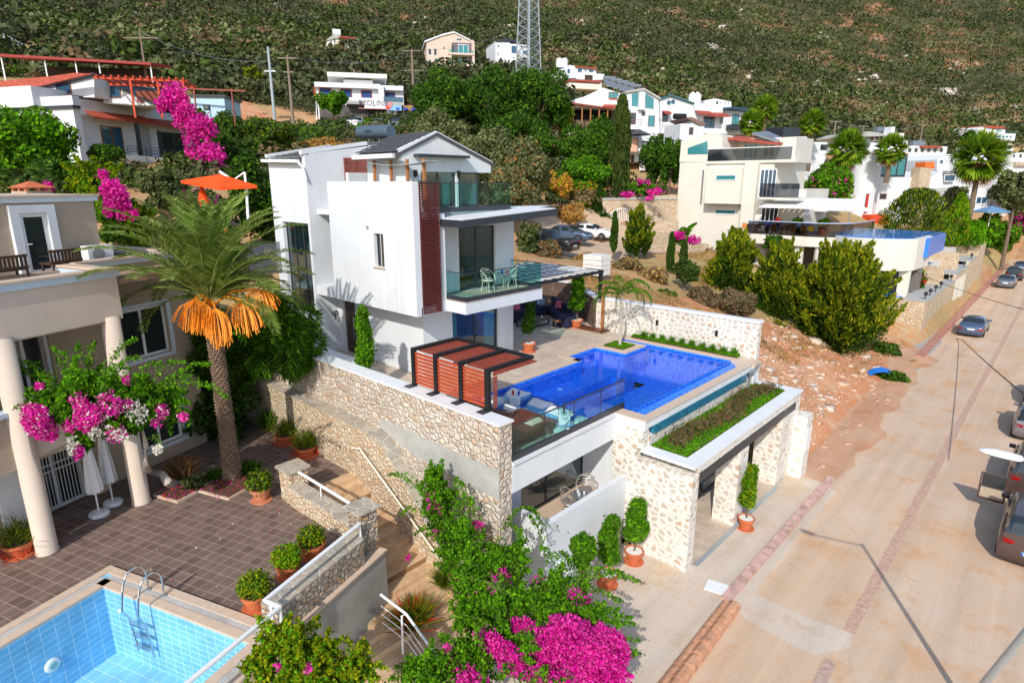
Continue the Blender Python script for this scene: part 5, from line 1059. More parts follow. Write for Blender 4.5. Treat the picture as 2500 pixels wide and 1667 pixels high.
# white houses cluster
s=Bd('white_round_window_house','white house with two small round blue windows and red awnings','house',1655,1080,92,14,cr=cC)
s.gable([(1385,1080),(1380,815),(1470,785),(1655,845),(1660,1080)],9,m=WH); s.gable([(1375,820),(1375,808),(1468,778),(1665,842),(1665,855),(1468,790)],9.4,.3,'roof_edge',mat('teal_edge',(.03,.12,.13),.5)); s.box(1660,850,1900,1070,9,-.5); s.box(1735,870,1825,925,.1,-.4,'terrace_screen',M['canvas'])
for x,y in((1453,843),(1487,836)): a,z=s.q(x,y); b=MB(s.T); b.tube([(a,0,z),(a,-.06,z)],.32,14); b.build('round_window',M['glassblue'],s.root)
awning(s,1665,910,1785,945,-.5,out=1.6,drop=.6); awning(s,1740,925,1910,970,-.5,out=1.8,drop=.6)
s.win(1400,915,1450,1000,0,BR,mull=0); awning(s,1398,912,1455,940,0,out=1.0,drop=.4); s.win(1740,960,1830,1050,-.5,M['dark'],M['glassblue'],2); s.win(1870,955,1900,1020,-.5)
s.box(1665,1050,1910,1095,2,1.5,'balcony',WH); s.box(1385,1060,1540,1095,2,1.5,'balcony',WH); s.rail(1400,1020,1530,1060,1.4,M['redwood'],bars=True)
for x in(1648,1685): a,z=s.q(x,800,-3); b=MB(s.T); b.lathe([(.6,0),(.6,1.5),(.62,1.6),(.1,2.1)],(a,3,z-1.3),12); b.build('water_tank',M['whitemetal'],s.root)
b=MB(s.T); a,z=s.q(1570,790,-3); b.ext([(a-1.5,3,z-.9),(a+2.2,3,z-1.7),(a+1.8,4.5,z-.4),(a-1.7,4.5,z+.4)],(0,0,.1)); b.build('solar_panel',M['grey'],s.root)
s=Bd('plain_white_block','plain white block with a dark slit window behind the red-awning house','house',1845,880,108,14,cr=cC)
s.gable([(1745,900),(1745,825),(1830,808),(1965,835),(1968,890),(1900,900)],9,m=WH); s.win(1843,832,1856,880,0,M['dark'],mull=0)
for x in(1875,1915,1940): s.box(x,840,x+6,848,.05,.04,'vent',M['dark'])
s=Bd('modern_grey_house','modern white house with angular dark grey roof canopy','house',1890,1100,98,12,cr=cC)
s.box(1885,905,2080,1100,9); s.gable([(1880,905),(1885,885),(2000,875),(2140,895),(2145,920),(2075,910),(1990,895)],9.5,1.2,'roof',mat('slate_canopy',(.02,.06,.10),.5,.1)); s.win(1975,935,2030,1020,0,M['dark'],M['glassteal'],1); s.box(1965,1020,2070,1060,2,1.5,'balcony',M['dark']); s.gable([(2060,1020),(2125,925),(2125,1040)],3,1.3,'stair_wall',WH); s.box(2080,930,2140,1100,6,0,'wing',M['dark'])
s=Bd('small_white_tower','small white square tower house with brown tile roof and one brown window','house',1660,1160,76,12,cr=cC)
s.box(1550,1015,1745,1170,4.5); s.gable([(1590,965),(1640,960),(1775,1020),(1700,1020)],4.8,.3,'roof',mat('brown_roof_tile',(.22,.13,.11),.8,.3,4)); s.gable([(1640,1018),(1640,970),(1745,1018)],4,0,'gable'); s.win(1620,1045,1655,1105,0,BR,mull=0)
b=MB(s.T); a,z=s.q(1605,943); b.tube([(a-.8,2,z),(a+.8,2,z)],.35,12); b.build('water_heater',M['black'],s.root)
# --- beige pool house at right (world aligned) ---
Yh=60.
def W2(f,x,y,Y=Yh): u,v=f(x,y); return S(u,v,y=Y)
r=thing('beige_pool_house','large cream house with glass terraces, striped awnings and a raised blue pool at right','house',(-25,62,4))
C_=mat('pale_cream_render',(.66,.63,.56),.8,.04,.8)
def gb(name,f,pts,dep,m,Y=Yh,par=None):
    P3=[W2(f,x,y,Y) for x,y in pts]; b=MB(); b.ext([tuple(p) for p in P3],(0,dep,0)); return b.build(name,m,par or r)
def bx(name,f,x0,y0,x1,y1,dep,m,Y=Yh,par=None,zb=None):
    a=W2(f,x0,y0,Y); c=W2(f,x1,y0,Y); d_=W2(f,x0,y1,Y); b=MB(); b.box(a[0],c[0],Y,Y+dep,d_[2] if zb is None else zb,a[2]); return b.build(name,m,par or r)
def wn(f,x0,y0,x1,y1,Y=Yh,mull=1,gm=None):
    a=W2(f,x0,y0,Y); c=W2(f,x1,y0,Y); d_=W2(f,x0,y1,Y); t=.07; b=MB(); x0_,x1_,z0,z1=a[0],c[0],d_[2],a[2]
    b.box(x0_,x1_,Y-.06,Y+.02,z0,z0+t);b.box(x0_,x1_,Y-.06,Y+.02,z1-t,z1);b.box(x0_,x0_+t,Y-.06,Y+.02,z0+t,z1-t);b.box(x1_-t,x1_,Y-.06,Y+.02,z0+t,z1-t)
    for k in range(mull): x=x0_+(x1_-x0_)*(k+1)/(mull+1); b.box(x-t/2,x+t/2,Y-.06,Y+.02,z0+t,z1-t)
    fo=b.build('window',M['whitemetal'],r); b=MB(); b.box(x0_+.01,x1_-.01,Y-.02,Y+.01,z0+.01,z1-.01); b.build('pane',gm or M['glassteal'],fo)
zt_=W2(cC,1775,1330)[2]
gb('wall',cC,[(1540,1330),(1555,1165),(1790,1090),(1890,1115),(1900,1330)],9,C_)
a=W2(cC,1545,1330); c=W2(cH,440,-20); b=MB(); b.box(a[0],-22.0,Yh+.001,Yh+9,3.5,zt_); b.box(-22,-19.5,Yh+2,Yh+9,3.5,zt_-2.6); b.build('wall',C_,r)
bx('upper_room',cC,1900,1150,2500,1330,5,C_,Yh+3.5); 
p0=W2(cC,1895,1112,Yh+2);p1=W2(cD,360,1185,Yh+2); b=MB(); b.ext([(p0[0],Yh+1.2,p0[2]-.35),(p1[0],Yh+1.2,p1[2]-.1),(p1[0]-1,Yh+7,p1[2]+.25),(p0[0],Yh+7,p0[2]+.0)],(0,0,.22)); b.build('tiled_roof',M['redtile'],r)
b=MB(); b.ext([(p0[0]+3,Yh+2,p0[2]-.05),(p1[0]-.5,Yh+2,p1[2]+.2),(p1[0]-1,Yh+6,p1[2]+.5),(p0[0]+3,Yh+6,p0[2]+.3)],(0,0,.2)); b.build('solar_panel',M['grey'],r)
gb('window',cC,[(1610,1265),(1610,1215),(1772,1158),(1772,1262)],-.06,M['glassteal'])
for w_ in((1900,1165,1965,1310),(2070,1180,2195,1300)): wn(cC,*w_,Yh+3.45,2)
wn(cC,2230,1185,2330,1290,Yh+3.45,1,M['glassdark'])
bx('terrace_slab',cC,1762,1325,2500,1345,5,C_,Yh-.2)
b=MB(); q1=W2(cC,1770,1325,Yh-.1); q2=W2(cD,440,1325,Yh-.1); b.box(q1[0],q2[0],Yh-.15,Yh-.1,q1[2]+.02,q1[2]+1.15); b.build('railing',M['smoke'],r); b=MB(); b.box(q1[0],q2[0],Yh-.18,Yh-.08,q1[2]+1.15,q1[2]+1.22); b.build('handrail',M['whitemetal'],r)
bx('bay',cG,1765,40,2055,325,1.2,C_,Yh-1.2)
wn(cG,1840,92,2007,137,Yh-1.2,0); wn(cG,1832,372,2005,412,Yh,0)
for x in(1735,1780): bx('downpipe',cG,x-5,50 if x<1750 else 35,x+5,330,.1,M['grey'],Yh-.1)
bx('corner_pier',cH,65,-20,175,560,2,C_,Yh-.6)
wn(cH,195,45,330,275,Yh-.0,3,M['glassblue']); bx('balcony_slab',cH,182,275,500,292,2,C_,Yh-1.8); 
q1=W2(cH,185,280,Yh-1.75);q2=W2(cH,500,280,Yh-1.75); b=MB(); b.box(q1[0],q2[0],Yh-1.78,Yh-1.74,q1[2]+.05,q1[2]+1.3); b.build('railing',M['smoke'],r)
wn(cH,205,335,345,490,Yh-.0,3,M['glassdark'])
# terrace with slab, rounded corner, lower columns
Yt=57.5; t0=W2(cH,80,572,Yt); t1=W2(cH,750,572,Yt); zs=t0[2]
b=MB(); pts=[(t0[0],Yt),(-17.5,Yt),(-16.2,Yt+.3),(-15.2,Yt+1.0),(-14.5,Yt+2.2),(-14.2,Yt+8),(t0[0],Yt+8)]; b.prism(pts,zs-.85,zs); b.build('terrace_slab',C_,r)
b=MB(); b.prism([(p_[0]-.1 if p_[0]>-17 else p_[0],p_[1]+.1) for p_ in pts],zs,zs+.02); b.build('terrace_floor',M['terrace'],r)
rr_=MB(); pr=pts[:6]
for (xa,ya),(xb,yb) in zip(pr,pr[1:]): rr_.beam((xa,ya+.06,zs+.62),(xb,yb+.06,zs+.62),.02,1.15)
rr_.build('railing',M['smoke'],r)
b=MB()
for (xa,ya),(xb,yb) in zip(pr,pr[1:]): b.beam((xa,ya+.06,zs+1.22),(xb,yb+.06,zs+1.22),.08,.06)
b.build('handrail',mat('pale_blue_rail',(.45,.55,.75),.4),r)
b=MB(); b.box(t0[0]+.3,-14.6,Yt+4,Yt+4.3,1.5,zs-.86); b.build('lower_wall',mat('dim_lower_wall',(.16,.14,.12),.9,.1),r)  # wall colour holds the painted shade below the terrace slab
for x in(cH(505,700),cH(680,700)): p=S(*x,y=Yt+.8); b=MB(); b.lathe([(.45,0),(.45,zs-.86-1)],(p[0],p[1],1),12); b.build('column',C_,r)
# curved pool drum + raised pool
pc=(-12.75,Yt+3.0); R0=3.5; ang=np.linspace(-2.75,-.35,16); zt2=W2(cH,900,590,Yt+1)[2]
b=MB(); pts=[(pc[0]+R0*math.cos(a),pc[1]+R0*math.sin(a)) for a in ang]
b.prism(pts+[(pc[0]+R0+.1,pc[1]+3),(pc[0]-R0+.6,pc[1]+3)],zt2-2.6,zt2); b.build('pool_drum',C_,r)
b=MB(); b.prism([(x,y+.12) for x,y in pts[1:-1]]+[(pc[0]+R0,pc[1]+8),(pc[0]-R0,pc[1]+8)],zt2,zt2+.05); b.build('pool_water',mat('bright_pool_water',(.02,.22,.72),.08,.2,.6,spec=.6),r)
b=MB(); b.box(pc[0]+R0-.1,pc[0]+R0+.25,pc[1]+1.0,pc[1]+9,zt2-1.7,zt2-.1); b.build('overflow_wall',M['mosaic'],r)
for x in (-15.2,-12.6,-10.4): b=MB(); b.box(x,x+.8,pc[1]-1.5,pc[1]-1.1,1,zt2-2.61); b.build('drum_pier',C_,r)
b=MB(); b.box(-17,-9.2,pc[1]+1,pc[1]+1.3,1,zt2-2.61); b.build('lower_wall',mat('under_drum_shade',(.15,.14,.13),.9,.1),r)  # shade beneath the pool drum painted as a dark wall colour
# awnings and parasols on terrace
aw=thing('striped_awning','slatted white awning over the cream house terrace','awning',(-21,57,zs)); b=MB(); p0=S(*cH(250,318),y=Yt+2); p1=S(*cH(500,268),y=Yt+5)
n=14
for k in range(n): x=p0[0]+k*.5; b.ext([(x,Yt+.5,zs+2.55),(x+.38,Yt+.5,zs+2.55),(x+.9,Yt+4.5,zs+3.2),(x+.5,Yt+4.5,zs+3.2)],(0,0,.05))
b.build('slats',M['canvas'],aw); b=MB(); b.box(p0[0]-.2,p0[0]+7.4,Yt+.45,Yt+.55,zs+2.4,zs+2.54); b.build('frame',M['whitemetal'],aw)
def parasol(u,v,d,h,r0,m,label,sides=8,group=None,name='parasol',base=None):
    p=S(u,v,d=d); z1=p[2]; z0=z1-h; t=thing(name,label,'parasol',(p[0],p[1],z0),group=group)
    b=MB(); b.tube([(p[0],p[1],z0),(p[0],p[1],z1)],.04); b.build('pole',M['whitemetal'],t)
    b=MB(); ap_=b.P((p[0],p[1],z1+.02)); rg=[b.P((p[0]+r0*math.cos(2*math.pi*k/sides+.4),p[1]+r0*math.sin(2*math.pi*k/sides+.4),z1-.32*r0)) for k in range(sides)]
    rg2=[b.P((p[0]+r0*math.cos(2*math.pi*k/sides+.4),p[1]+r0*math.sin(2*math.pi*k/sides+.4),z1-.32*r0-.14)) for k in range(sides)]
    for k in range(sides): b.F([ap_,rg[k],rg[(k+1)%sides]]); b.F([rg[k],rg2[k],rg2[(k+1)%sides],rg[(k+1)%sides]])
    b.build('canopy',m,t); return t
parasol(*cH(930,322),57.5,2.6,1.9,M['canvas'],'white square parasol at the right end of the cream house terrace',4,'white parasols on the cream house terrace')
parasol(*cH(735,322),60,2.6,2.0,M['canvas'],'white parasol between the slatted awning and the end parasol',4,'white parasols on the cream house terrace')
# plot walls along the street
pw=thing('street_garden_wall','honey stone garden wall along the street with lantern tops and pale garage doors','wall',(-7.8,70,0))
b=MB(); b.box(-8.2,-7.78,56,70.5,-.1,2.95); b.box(-8.3,-7.78,70.5,79.5,-.1,3.5); b.box(-8.2,-7.78,79.5,86,-.1,3.9); b.box(-8.2,-7.78,86,92,-.1,5.4)
b.box(-16.5,-8.2,56,56.5,-.1,2.95); b.box(-13,-8.2,66,66.4,0,4.6); b.box(-13,-8.2,74,74.4,0,5.2); b.box(-13,-8.2,85.6,86,0,5.6); b.build('masonry',M['stoneL'],pw)
b=MB(); b.box(-9.4,-7.72,55.95,70.5,2.95,3.03); b.box(-9.6,-7.72,70.5,79.5,3.5,3.58); b.box(-9.8,-7.72,79.5,86,3.9,3.98); b.build('coping',M['concrete'],pw)
b=MB(); b.box(-13,-9.4,56.5,66,1,2.7); b.box(-13,-9.6,66.4,74,1,4.4); b.box(-13,-9.8,74.4,85.6,1,5.0); b.build('terrace_fill',M['stoneB'],pw)
b=MB(); b.box(-12.8,-9.9,58.5,65,2.71,2.76); b.build('small_pool',mat('bright_pool_water_b',(.02,.22,.75),.1,.2,.6,spec=.6),pw)
for y in(71.2,74.8): b=MB(); b.box(-7.778,-7.74,y,y+3.0,.1,2.9); b.build('garage_door',M['cream'],pw)
for k in range(7):
    y=[57,59,61.5,64,69.5,77,82][k]; z=[3.03,3.03,3.03,3.03,3.03,3.58,3.98][k]; b=MB(); b.lathe([(.05,0),(.03,.25),(.12,.3),(.15,.5),(.03,.62)],(-8.0,y,z),8); tag(b.build('wall_lantern',M['dark']),'small dark lantern on the honey street wall, '+['nearest one at the corner','second from the corner','third from the corner','fourth from the corner','just before the first garage doors','above the garage doors','farthest one'][k],'lantern',group='lanterns along the street garden wall')
b=MB(); b.box(-12,-8.1,86.2,86.25,5.6,6.5); b.build('glass_screen',M['smoke'],pw)
# cylinder house etc.
s=Bd('white_round_tower_house','white house with rounded tower end, red door and glazed roof room','house',1155,480,88,12,cr=cH)
b=MB(s.T); a0,z0=s.q(975,480); a1,_=s.q(1160,480); _,z1=s.q(1000,-75); rr0=(a1-a0)/2; b.lathe([(rr0,-2),(rr0,z1)],((a0+a1)/2,rr0*.9,0),28); o=b.build('tower',WH,s.root)
s.box(1140,110,1515,500,9,-.5,zb=-2); s.gable([(1500,120),(1590,110),(1680,60),(1690,300),(1500,300)],8,-.5); s.win(1060,245,1130,405,.1,BR,mat('red_door',(.5,.03,.03),.5),0,'door'); s.win(1170,245,1225,290,-.5,BR,mull=0); s.win(1110,20,1165,95,.05,M['whitemetal'],mull=0)
s.box(1170,-75,1400,110,5,-1.2,'roof_room',M['grey']); s.win(1180,-55,1395,105,-1.15,M['dark'],M['glassteal'],2); s.box(1095,420,1255,500,2.5,1.5,'tiled_porch',mat('bright_red_tile',(.62,.07,.02),.6,.2,5)); s.box(1165,-85,1405,-72,6,-.8,'roof',M['redtile'])
ck=s.box(1505,30,1600,300,1.6,.8,'chimney',M['stoneL'],zb=-1); s.gable([(1540,0),(1545,-15),(1615,-15),(1620,40),(1540,30)],1.7,.85,'chimney_cap',mat('orange_cap',(.7,.16,.03),.7))
b=MB(s.T); a,z=s.q(1060,-170,-2); b.tube([(a-.9,3,z),(a+.9,3,z)],.75,14); b.ext([(a+.5,1.5,z-1.6),(a+4.8,1.5,z-3.6),(a+5.2,3,z-3.0),(a+.9,3,z-.9)],(0,0,.1)); b.tube([(a-1.2,3,z),(a-1.6,2.6,z-3)],.06); b.build('water_heater',M['grey'],s.root)
s=Bd('white_chimney_house','white house with tall chimney and balcony behind the fan palms','house',620,1280,88,14,cr=cD)
s.box(330,1160,740,1310,6); s.box(440,1270,610,1560,6,2.0); s.box(620,1180,685,1560,1.5,2.6,'chimney',WH); s.box(600,1275,720,1560,6,2.2); s.win(400,1185,535,1210,0,M['whitemetal'],M['glassteal'],0); s.win(660,1185,740,1230,.02,M['dark'],mull=0); s.box(500,1120,575,1170,3,1,'penthouse',WH); s.box(380,1040,520,1130,4,-3,'dark_pavilion',M['dark']) 
s=Bd('dark_grey_block','dark navy block house between two fan palms','house',300,1140,100,12,cr=cD); s.box(265,1045,385,1145,6,m=mat('navy_render',(.03,.045,.08),.7)); s.box(380,1055,520,1120,5,-.5,'terrace',M['darkdoor']); s.box(385,1048,515,1060,5.5,.2,'pergola',M['brownwood'])
s=Bd('white_chimney_villa','white villa with grey roof, tall white chimney and three dark windows','house',1215,1250,110,16,cr=cD)
s.gable([(985,1250),(985,1120),(1080,1085),(1210,1110),(1215,1250)],9); s.gable([(975,1125),(975,1112),(1080,1078),(1215,1100),(1215,1115)],9.5,.5,'roof',M['concrete']); s.gable([(1215,1250),(1215,1100),(1240,1090),(1400,1160),(1395,1250)],9,-.5); s.box(1265,1040,1295,1110,1.5,0,'chimney',WH); s.box(1250,1090,1370,1140,4,-3,'upper_block',M['cream'])
s.box(1010,1115,1200,1165,.05,.04,'window_band',M['darkdoor'])
for w_ in((1040,1120,1075,1158),(1085,1120,1125,1158),(1130,1118,1165,1155),(1365,1165,1385,1195)): s.win(*w_,fm=M['whitemetal'],mull=0)
b=MB(s.T); a,z=s.q(1205,1065,-2); b.tube([(a-1,3,z),(a+1,3,z)],.6,10); b.build('water_heater',M['grey'],s.root)
s=Bd('white_low_house','low white house with red awning strip and rooftop heaters','house',1690,1280,135,16,cr=cD); s.box(1390,1195,1725,1280,7); s.box(1520,1195,1680,1210,1,.8,'awning',M['redtile'])
for k in range(6): s.win(1400+k*52,1212,1430+k*52,1250,0,mull=0)
tank(s,1440,1165,0,3,.6,1.8,M['grey']); tank(s,1550,1170,0,3,.6,1.8,M['grey']); tank(s,1600,1170,0,3,.6,1.8,M['grey'])
s=Bd('white_red_roof_hill_house','white three-storey hill house with red roof at the right edge of the slope','house',2090,1165,190,18,cr=cD)
s.gable([(1970,1165),(1970,1060),(2030,1035),(2090,1050),(2090,1165)],9); s.box(2090,1060,2200,1165,9); s.box(2060,1090,2285,1150,7,1.5,'balcony_block',WH); s.gable([(2025,1040),(2045,1030),(2180,1038),(2205,1055),(2100,1056)],8,.4,'roof',M['redtile']); s.win(2105,1100,2260,1140,1.55,M['whitemetal'],M['glassteal'],4); s.win(2120,1060,2170,1080,.05,gm=M['glassteal'],mull=0); s.win(2035,1110,2055,1145,0,M['dark'],mull=0); s.box(2060,1160,2270,1190,6,1.0,'plinth',M['concrete']); s.rail(2205,1070,2310,1095,1,M['glassrail'])
s=Bd('white_arched_house','white house with glass balconies half hidden by the big fan palm','house',1680,1400,95,14,cr=cD)
s.gable([(1635,1420),(1640,1310),(1740,1265),(1850,1270),(1850,1420)],8); s.rail(1640,1360,1850,1400,.5,M['canvas']); s.box(1680,1420,1900,1700,8,-.5); s.gable([(1560,1440),(1640,1440),(1680,1400),(1690,1700),(1560,1700)],1.5,1.); 
for w_ in((1660,1310,1690,1345),(1745,1290,1775,1340),(1700,1430,1790,1490)): s.win(*w_,gm=M['glassblue'],mull=0)
s.box(1870,1210,1895,1260,1.5,0,'chimney',WH)
s=Bd('white_balustrade_house','white house with balustrades at the far right edge','house',2160,1400,115,14,cr=cD)
s.box(2150,1330,2420,1560,8); s.gable([(2150,1340),(2240,1255),(2420,1250),(2420,1340)],8); s.box(2245,1215,2265,1270,1.2,0,'chimney',WH); s.rail(2160,1300,2340,1340,.6,M['canvas'],bars=True); s.box(2290,1330,2400,1360,3,.6,'terrace_wall',M['beige'])
for w_ in((2180,1265,2205,1300),(2260,1262,2280,1295),(2310,1262,2335,1295)): s.win(*w_,mull=0)
s.box(1960,1760,2200,1780,5,4,'terrace_slab',WH)
s=Bd('white_terrace_villa','white villa terrace with railing behind the big fan palm trunk','house',1950,380,85,12,cr=cH)
s.box(1830,200,2200,380,7,m=WH); s.box(1930,365,2230,385,3,2.5,'terrace_slab',WH); s.rail(1950,320,2210,365,2.4,M['darkdoor'],bars=True); s.box(2060,215,2190,290,.1,.05,'opening',M['darkdoor']); s.win(1960,270,2050,330,0,gm=M['glassblue'],mull=1)
parasol(*cH(2090,345),80,2.8,2.2,mat('blue_grey_canvas',(.12,.25,.42),.8),'pointed blue-grey parasol by the far white villa terrace',6)
# --- poles and mast ---
def pole(u0,v0,u1,v1,d,r_,m,label,arms=(),name='utility_pole',cat='utility pole'):
    a=S(u1,v1,d=d); top=S(u0,v0,x=a[0]) if abs(a[0])>40 else S(u0,v0,y=a[1]); z1=top[2]; t=thing(name,label,cat,a)
    b=MB(); b.tube([(a[0],a[1],a[2]-2),(a[0],a[1],z1)],[r_*1.3,r_*.8],8); b.build('shaft',m,t)
    for (dz,w_,) in arms: b=MB(); h=Vector(RT)*w_/2; c=Vector((a[0],a[1],z1-dz)); b.beam(c-h,c+h,.16,.16); b.build('crossarm',m,t)
    return t
pole(*cA(1140,240),*cA(1185,535),90,.14,M['polewood'],'pale wooden utility pole with cross arm above the red shed roof',((1.2,5.0),))
pole(*cB(188,388),*cB(232,925),72,.16,M['galv'],'slim galvanised steel mast pole beside the wooden pole',((2.6,1.3),))
pole(*cB(335,455),*cB(385,970),72,.17,M['polewood'],'wooden utility pole with two cross arms left of the shop',((.3,2.2),(1.8,1.2)))
pole(*cB(1365,405),*cB(1368,600),110,.2,M['polewood'],'short concrete utility pole with cross arms above the dark trees',((.3,3.4),(3.6,3.2)))
pole(*cH(1385,845),*cH(1290,1420),52,.13,M['polewood'],'leaning wooden street pole beside the honey garden wall',())
for k,(p,q_,d) in enumerate((((600,915),(590,1010),130),((805,990),(790,1130),120),((1525,1015),(1505,1120),150),((1035,1028),(1028,1090),140))): pole(*cD(*p),*cD(*q_),d,.13,M['polewood'],['thin utility pole left of the tallest fan palm crown','thin utility pole between two fan palms','thin utility pole right of the white chimney villa','short thin utility pole left of the white chimney villa'][k],((.2,2.4),))
ms=thing('lattice_mast','tall galvanised steel lattice pylon beside the white cubic hill house','pylon',S(1290,175,d=120))
base=S(1290,178,d=120); k_=120/1474.; zT_=S(1290,-60,d=120)[2]; 
def mc(i,z): 
    t=(z-base[2])/(zT_-base[2]); w_=(24*(1-t)+15*t)*k_; dx,dy=[(-1,-1),(1,-1),(1,1),(-1,1)][i]; return (base[0]+w_*dx*.9,base[1]+w_*dy*.9,z)
b=MB()
zs_=np.linspace(base[2]-3,zT_,14)
for i in range(4): b.tube([mc(i,zs_[0]),mc(i,zs_[-1])],.13,5)
b.build('leg_frame',M['galv'],ms); b=MB()
for z0,z1 in zip(zs_,zs_[1:]):
    for i in range(4): b.tube([mc(i,z0),mc((i+1)%4,z1)],.06,4,False); b.tube([mc((i+1)%4,z0),mc(i,z1)],.06,4,False); b.tube([mc(i,z1),mc((i+1)%4,z1)],.05,4,False)
b.build('bracing',M['galv'],ms)
# street cable + lamp
def cable(a,b_,sag,r_,label,m=None):
    p=[Vector(a).lerp(Vector(b_),t)-Vector((0,0,sag*4*t*(1-t))) for t in np.linspace(0,1,14)]; m_=MB(); m_.tube(p,r_,5); return tag(m_.build('overhead_cable',m or M['black']),label,'cable')
pt_=S(*cH(1388,850),d=52)
cable(pt_,S(2560,770,d=34),.3,.02,'thin overhead cable running right from the leaning street pole')
cable(S(2283,812,d=56),S(2350,830,d=46),.05,.03,'black cable hanging low over the far street, upper piece')
cable(S(2350,830,d=46),S(2560,1010,d=20),.1,.03,'thick black overhead cable crossing the right edge above the street')
for k,(a,c,lb) in enumerate((((345,78,90),(655,150,74),'thin wire between the left wooden pole and the galvanised mast'),((708,140,73),(1006,128,110),'thin wire from the wooden pole toward the concrete pole'),((1006,124,110),(1290,60,119),'thin wire from the concrete pole to the lattice mast'),((2040,300,120),(2255,305,150),'thin wire between the far poles on the right'))): cable(S(a[0],a[1],d=a[2]),S(c[0],c[1],d=c[2]),1.2,.025,lb,M['grey'])
sl_=thing('street_lamp','white street lamp head on a steel pole arm over the street at right','street lamp',(1.5,11.6,0))
lh_=Vector(S(2440,1112,z=8)); bz=(1.35,11.7)
tp3=Vector((1.35,11.7,8.0)); md3=Vector(S(2466,1590,z=2.8)); bs3=tp3+(md3-tp3)*(8.0/(8.0-2.8)); b=MB(); b.tube([bs3,tp3],[.085,.05],10); b.build('pole',M['galv'],sl_)
b=MB(); b.tube([(bz[0],bz[1],7.95),(lh_.x+.25,lh_.y,8.02)],.028,8); b.build('arm',M['galv'],sl_)
b=MB(); e0=Vector((lh_.x+.27,lh_.y,8.02)); d_=Vector((-1,.0,0))
prof=[(0,.05,.04),(.02,.10,.05),(.18,.125,.06),(.36,.115,.06),(.46,.08,.04),(.52,.015,.015)]; rg=[]
for t,w_,h in prof: rg.append([b.P((e0.x-t,e0.y+w_*math.cos(a),e0.z+h*math.sin(a)*(1 if math.sin(a)>0 else .35))) for a in np.linspace(0,2*math.pi,12,endpoint=False)])
for i in range(len(rg)-1):
    for j in range(12): b.F([rg[i][j],rg[i][(j+1)%12],rg[i+1][(j+1)%12],rg[i+1][j]])
b.F(rg[0][::-1]); b.F(rg[-1]); b.build('lamp_head',M['whitemetal'],sl_)
# orange cantilever umbrella
uo=thing('orange_cantilever_umbrella','large bright orange cantilever umbrella on a white mast beyond the villa','umbrella',S(606,545,d=27))
c=Vector(S(*cE_(1810,85),d=27)); sz=1; b=MB(); ap_=b.P(c); cs=[(-1,-.7),(.75,-1),(1,.7),(-.75,1)]
h_=Vector(RT); fd=Vector((-math.sin(az),math.cos(az),0)); rg=[b.P(S(*cE_(x,y),d=dd)) for x,y,dd in((1480,137,27.2),(1800,193,26.0),(2105,178,26.8),(1900,125,28.6))]; rg2=[b.P(Vector(b.v[i])+Vector((0,0,-.12))) for i in rg]
for k in range(4): b.F([ap_,rg[k],rg[(k+1)%4]]); b.F([rg[k],rg2[k],rg2[(k+1)%4],rg[(k+1)%4]])
b.build('canopy',M['orange'],uo)
b=MB(); p1=Vector(S(*cE_(1800,65),d=27)); p2=Vector(S(*cE_(2020,210),d=27)); p3=Vector(S(*cE_(2005,70),d=27)); p4=Vector(S(*cE_(1920,130),d=27)); p5=Vector(S(*cE_(2035,480),d=27))
b.tube([p1,p2],.06); b.tube([p2,p3],.05); b.tube([p3,p4],.035); b.tube([p2,p5],.06); b.build('mast',M['whitemetal'],uo)
cu_=thing('closed_orange_umbrella','small closed orange umbrella hanging below the big orange one','umbrella',S(*cE_(1650,330),d=27.5)); c=Vector(S(*cE_(1650,170),d=27.5)); b=MB(); b.lathe([(.32,-.95),(.28,-.9),(.12,-.3),(.04,0)],c,10); b.build('canopy',M['orange'],cu_); b=MB(); b.tube([c,c+Vector((0,0,-3))],.03); b.build('pole',M['whitemetal'],cu_)
# grey corrugated fence & red bit left
s=Bd('corrugated_fence','grey corrugated sheet fence behind the left bougainvillea','fence',290,250,40,10,cr=cE_)
b=MB(s.T); a0,z1=s.q(290,75);a1,_=s.q(640,75); zb_=s.q(290,260)[1]
n=16
for k in range(n): z=zb_+(z1-zb_)*k/n; b.box(a0,a0+(a1-a0)*.4 if k>8 else a1,0,.06 if k%2 else .12,z,z+(z1-zb_)/n)
b.build('sheet',M['galv'],s.root)
s=Bd('dark_louvre_fence','dark slatted fence panel between the palm and the villa','fence',2010,860,24,6,cr=cE_)
b=MB(s.T); a0,z1=s.q(2020,640);a1,_=s.q(2290,640); zb_=s.q(2020,900)[1]
for k in range(16): z=zb_+(z1-zb_)*k/16; b.box(a0,a1,0,.03,z,z+(z1-zb_)/22)
b.build('slats',mat('dark_fence_slat',(.06,.07,.09),.6),s.root)
# stone gate wall behind parked cars
s=Bd('gate_wall','tall pale honey stone wall with white arched gate behind the parked cars','wall',915,470,62,12,cr=cG)
s.gable([(912,520),(912,295),(1480,255),(1520,260),(1520,520)],.5,0,'masonry',M['stoneL']); s.box(912,282,1520,297,.7,.1,'coping',M['concrete'])
s.gable([(1320,500),(1320,480),(1535,465),(1535,800),(1320,760)],.6,3.0,'lower_wall',M['stoneL'])
b=MB(s.T)
for k in range(13):
    x=970+k*15; a,z=s.q(x,500,.3); _,zt3=s.q(x,410-45*math.sin(math.pi*k/12),.3); b.tube([(a,-.3,z),(a,-.3,zt3)],.03,5)
pts=[]
for k in range(13): x=970+k*15; a,_=s.q(x,500,.3); _,z=s.q(x,410-45*math.sin(math.pi*k/12),.3); pts.append((a,-.3,z))
b.tube(pts,.05,6); b.build('arched_gate',M['whitemetal'],s.root)
s=Bd('garden_step_wall','low rough stone garden wall descending from the cream house','wall',1640,700,56,30,cr=cG); s.gable([(1310,540),(1480,580),(1640,650),(1790,660),(1700,780),(1310,770)],.6,0,'masonry',M['stoneL'])
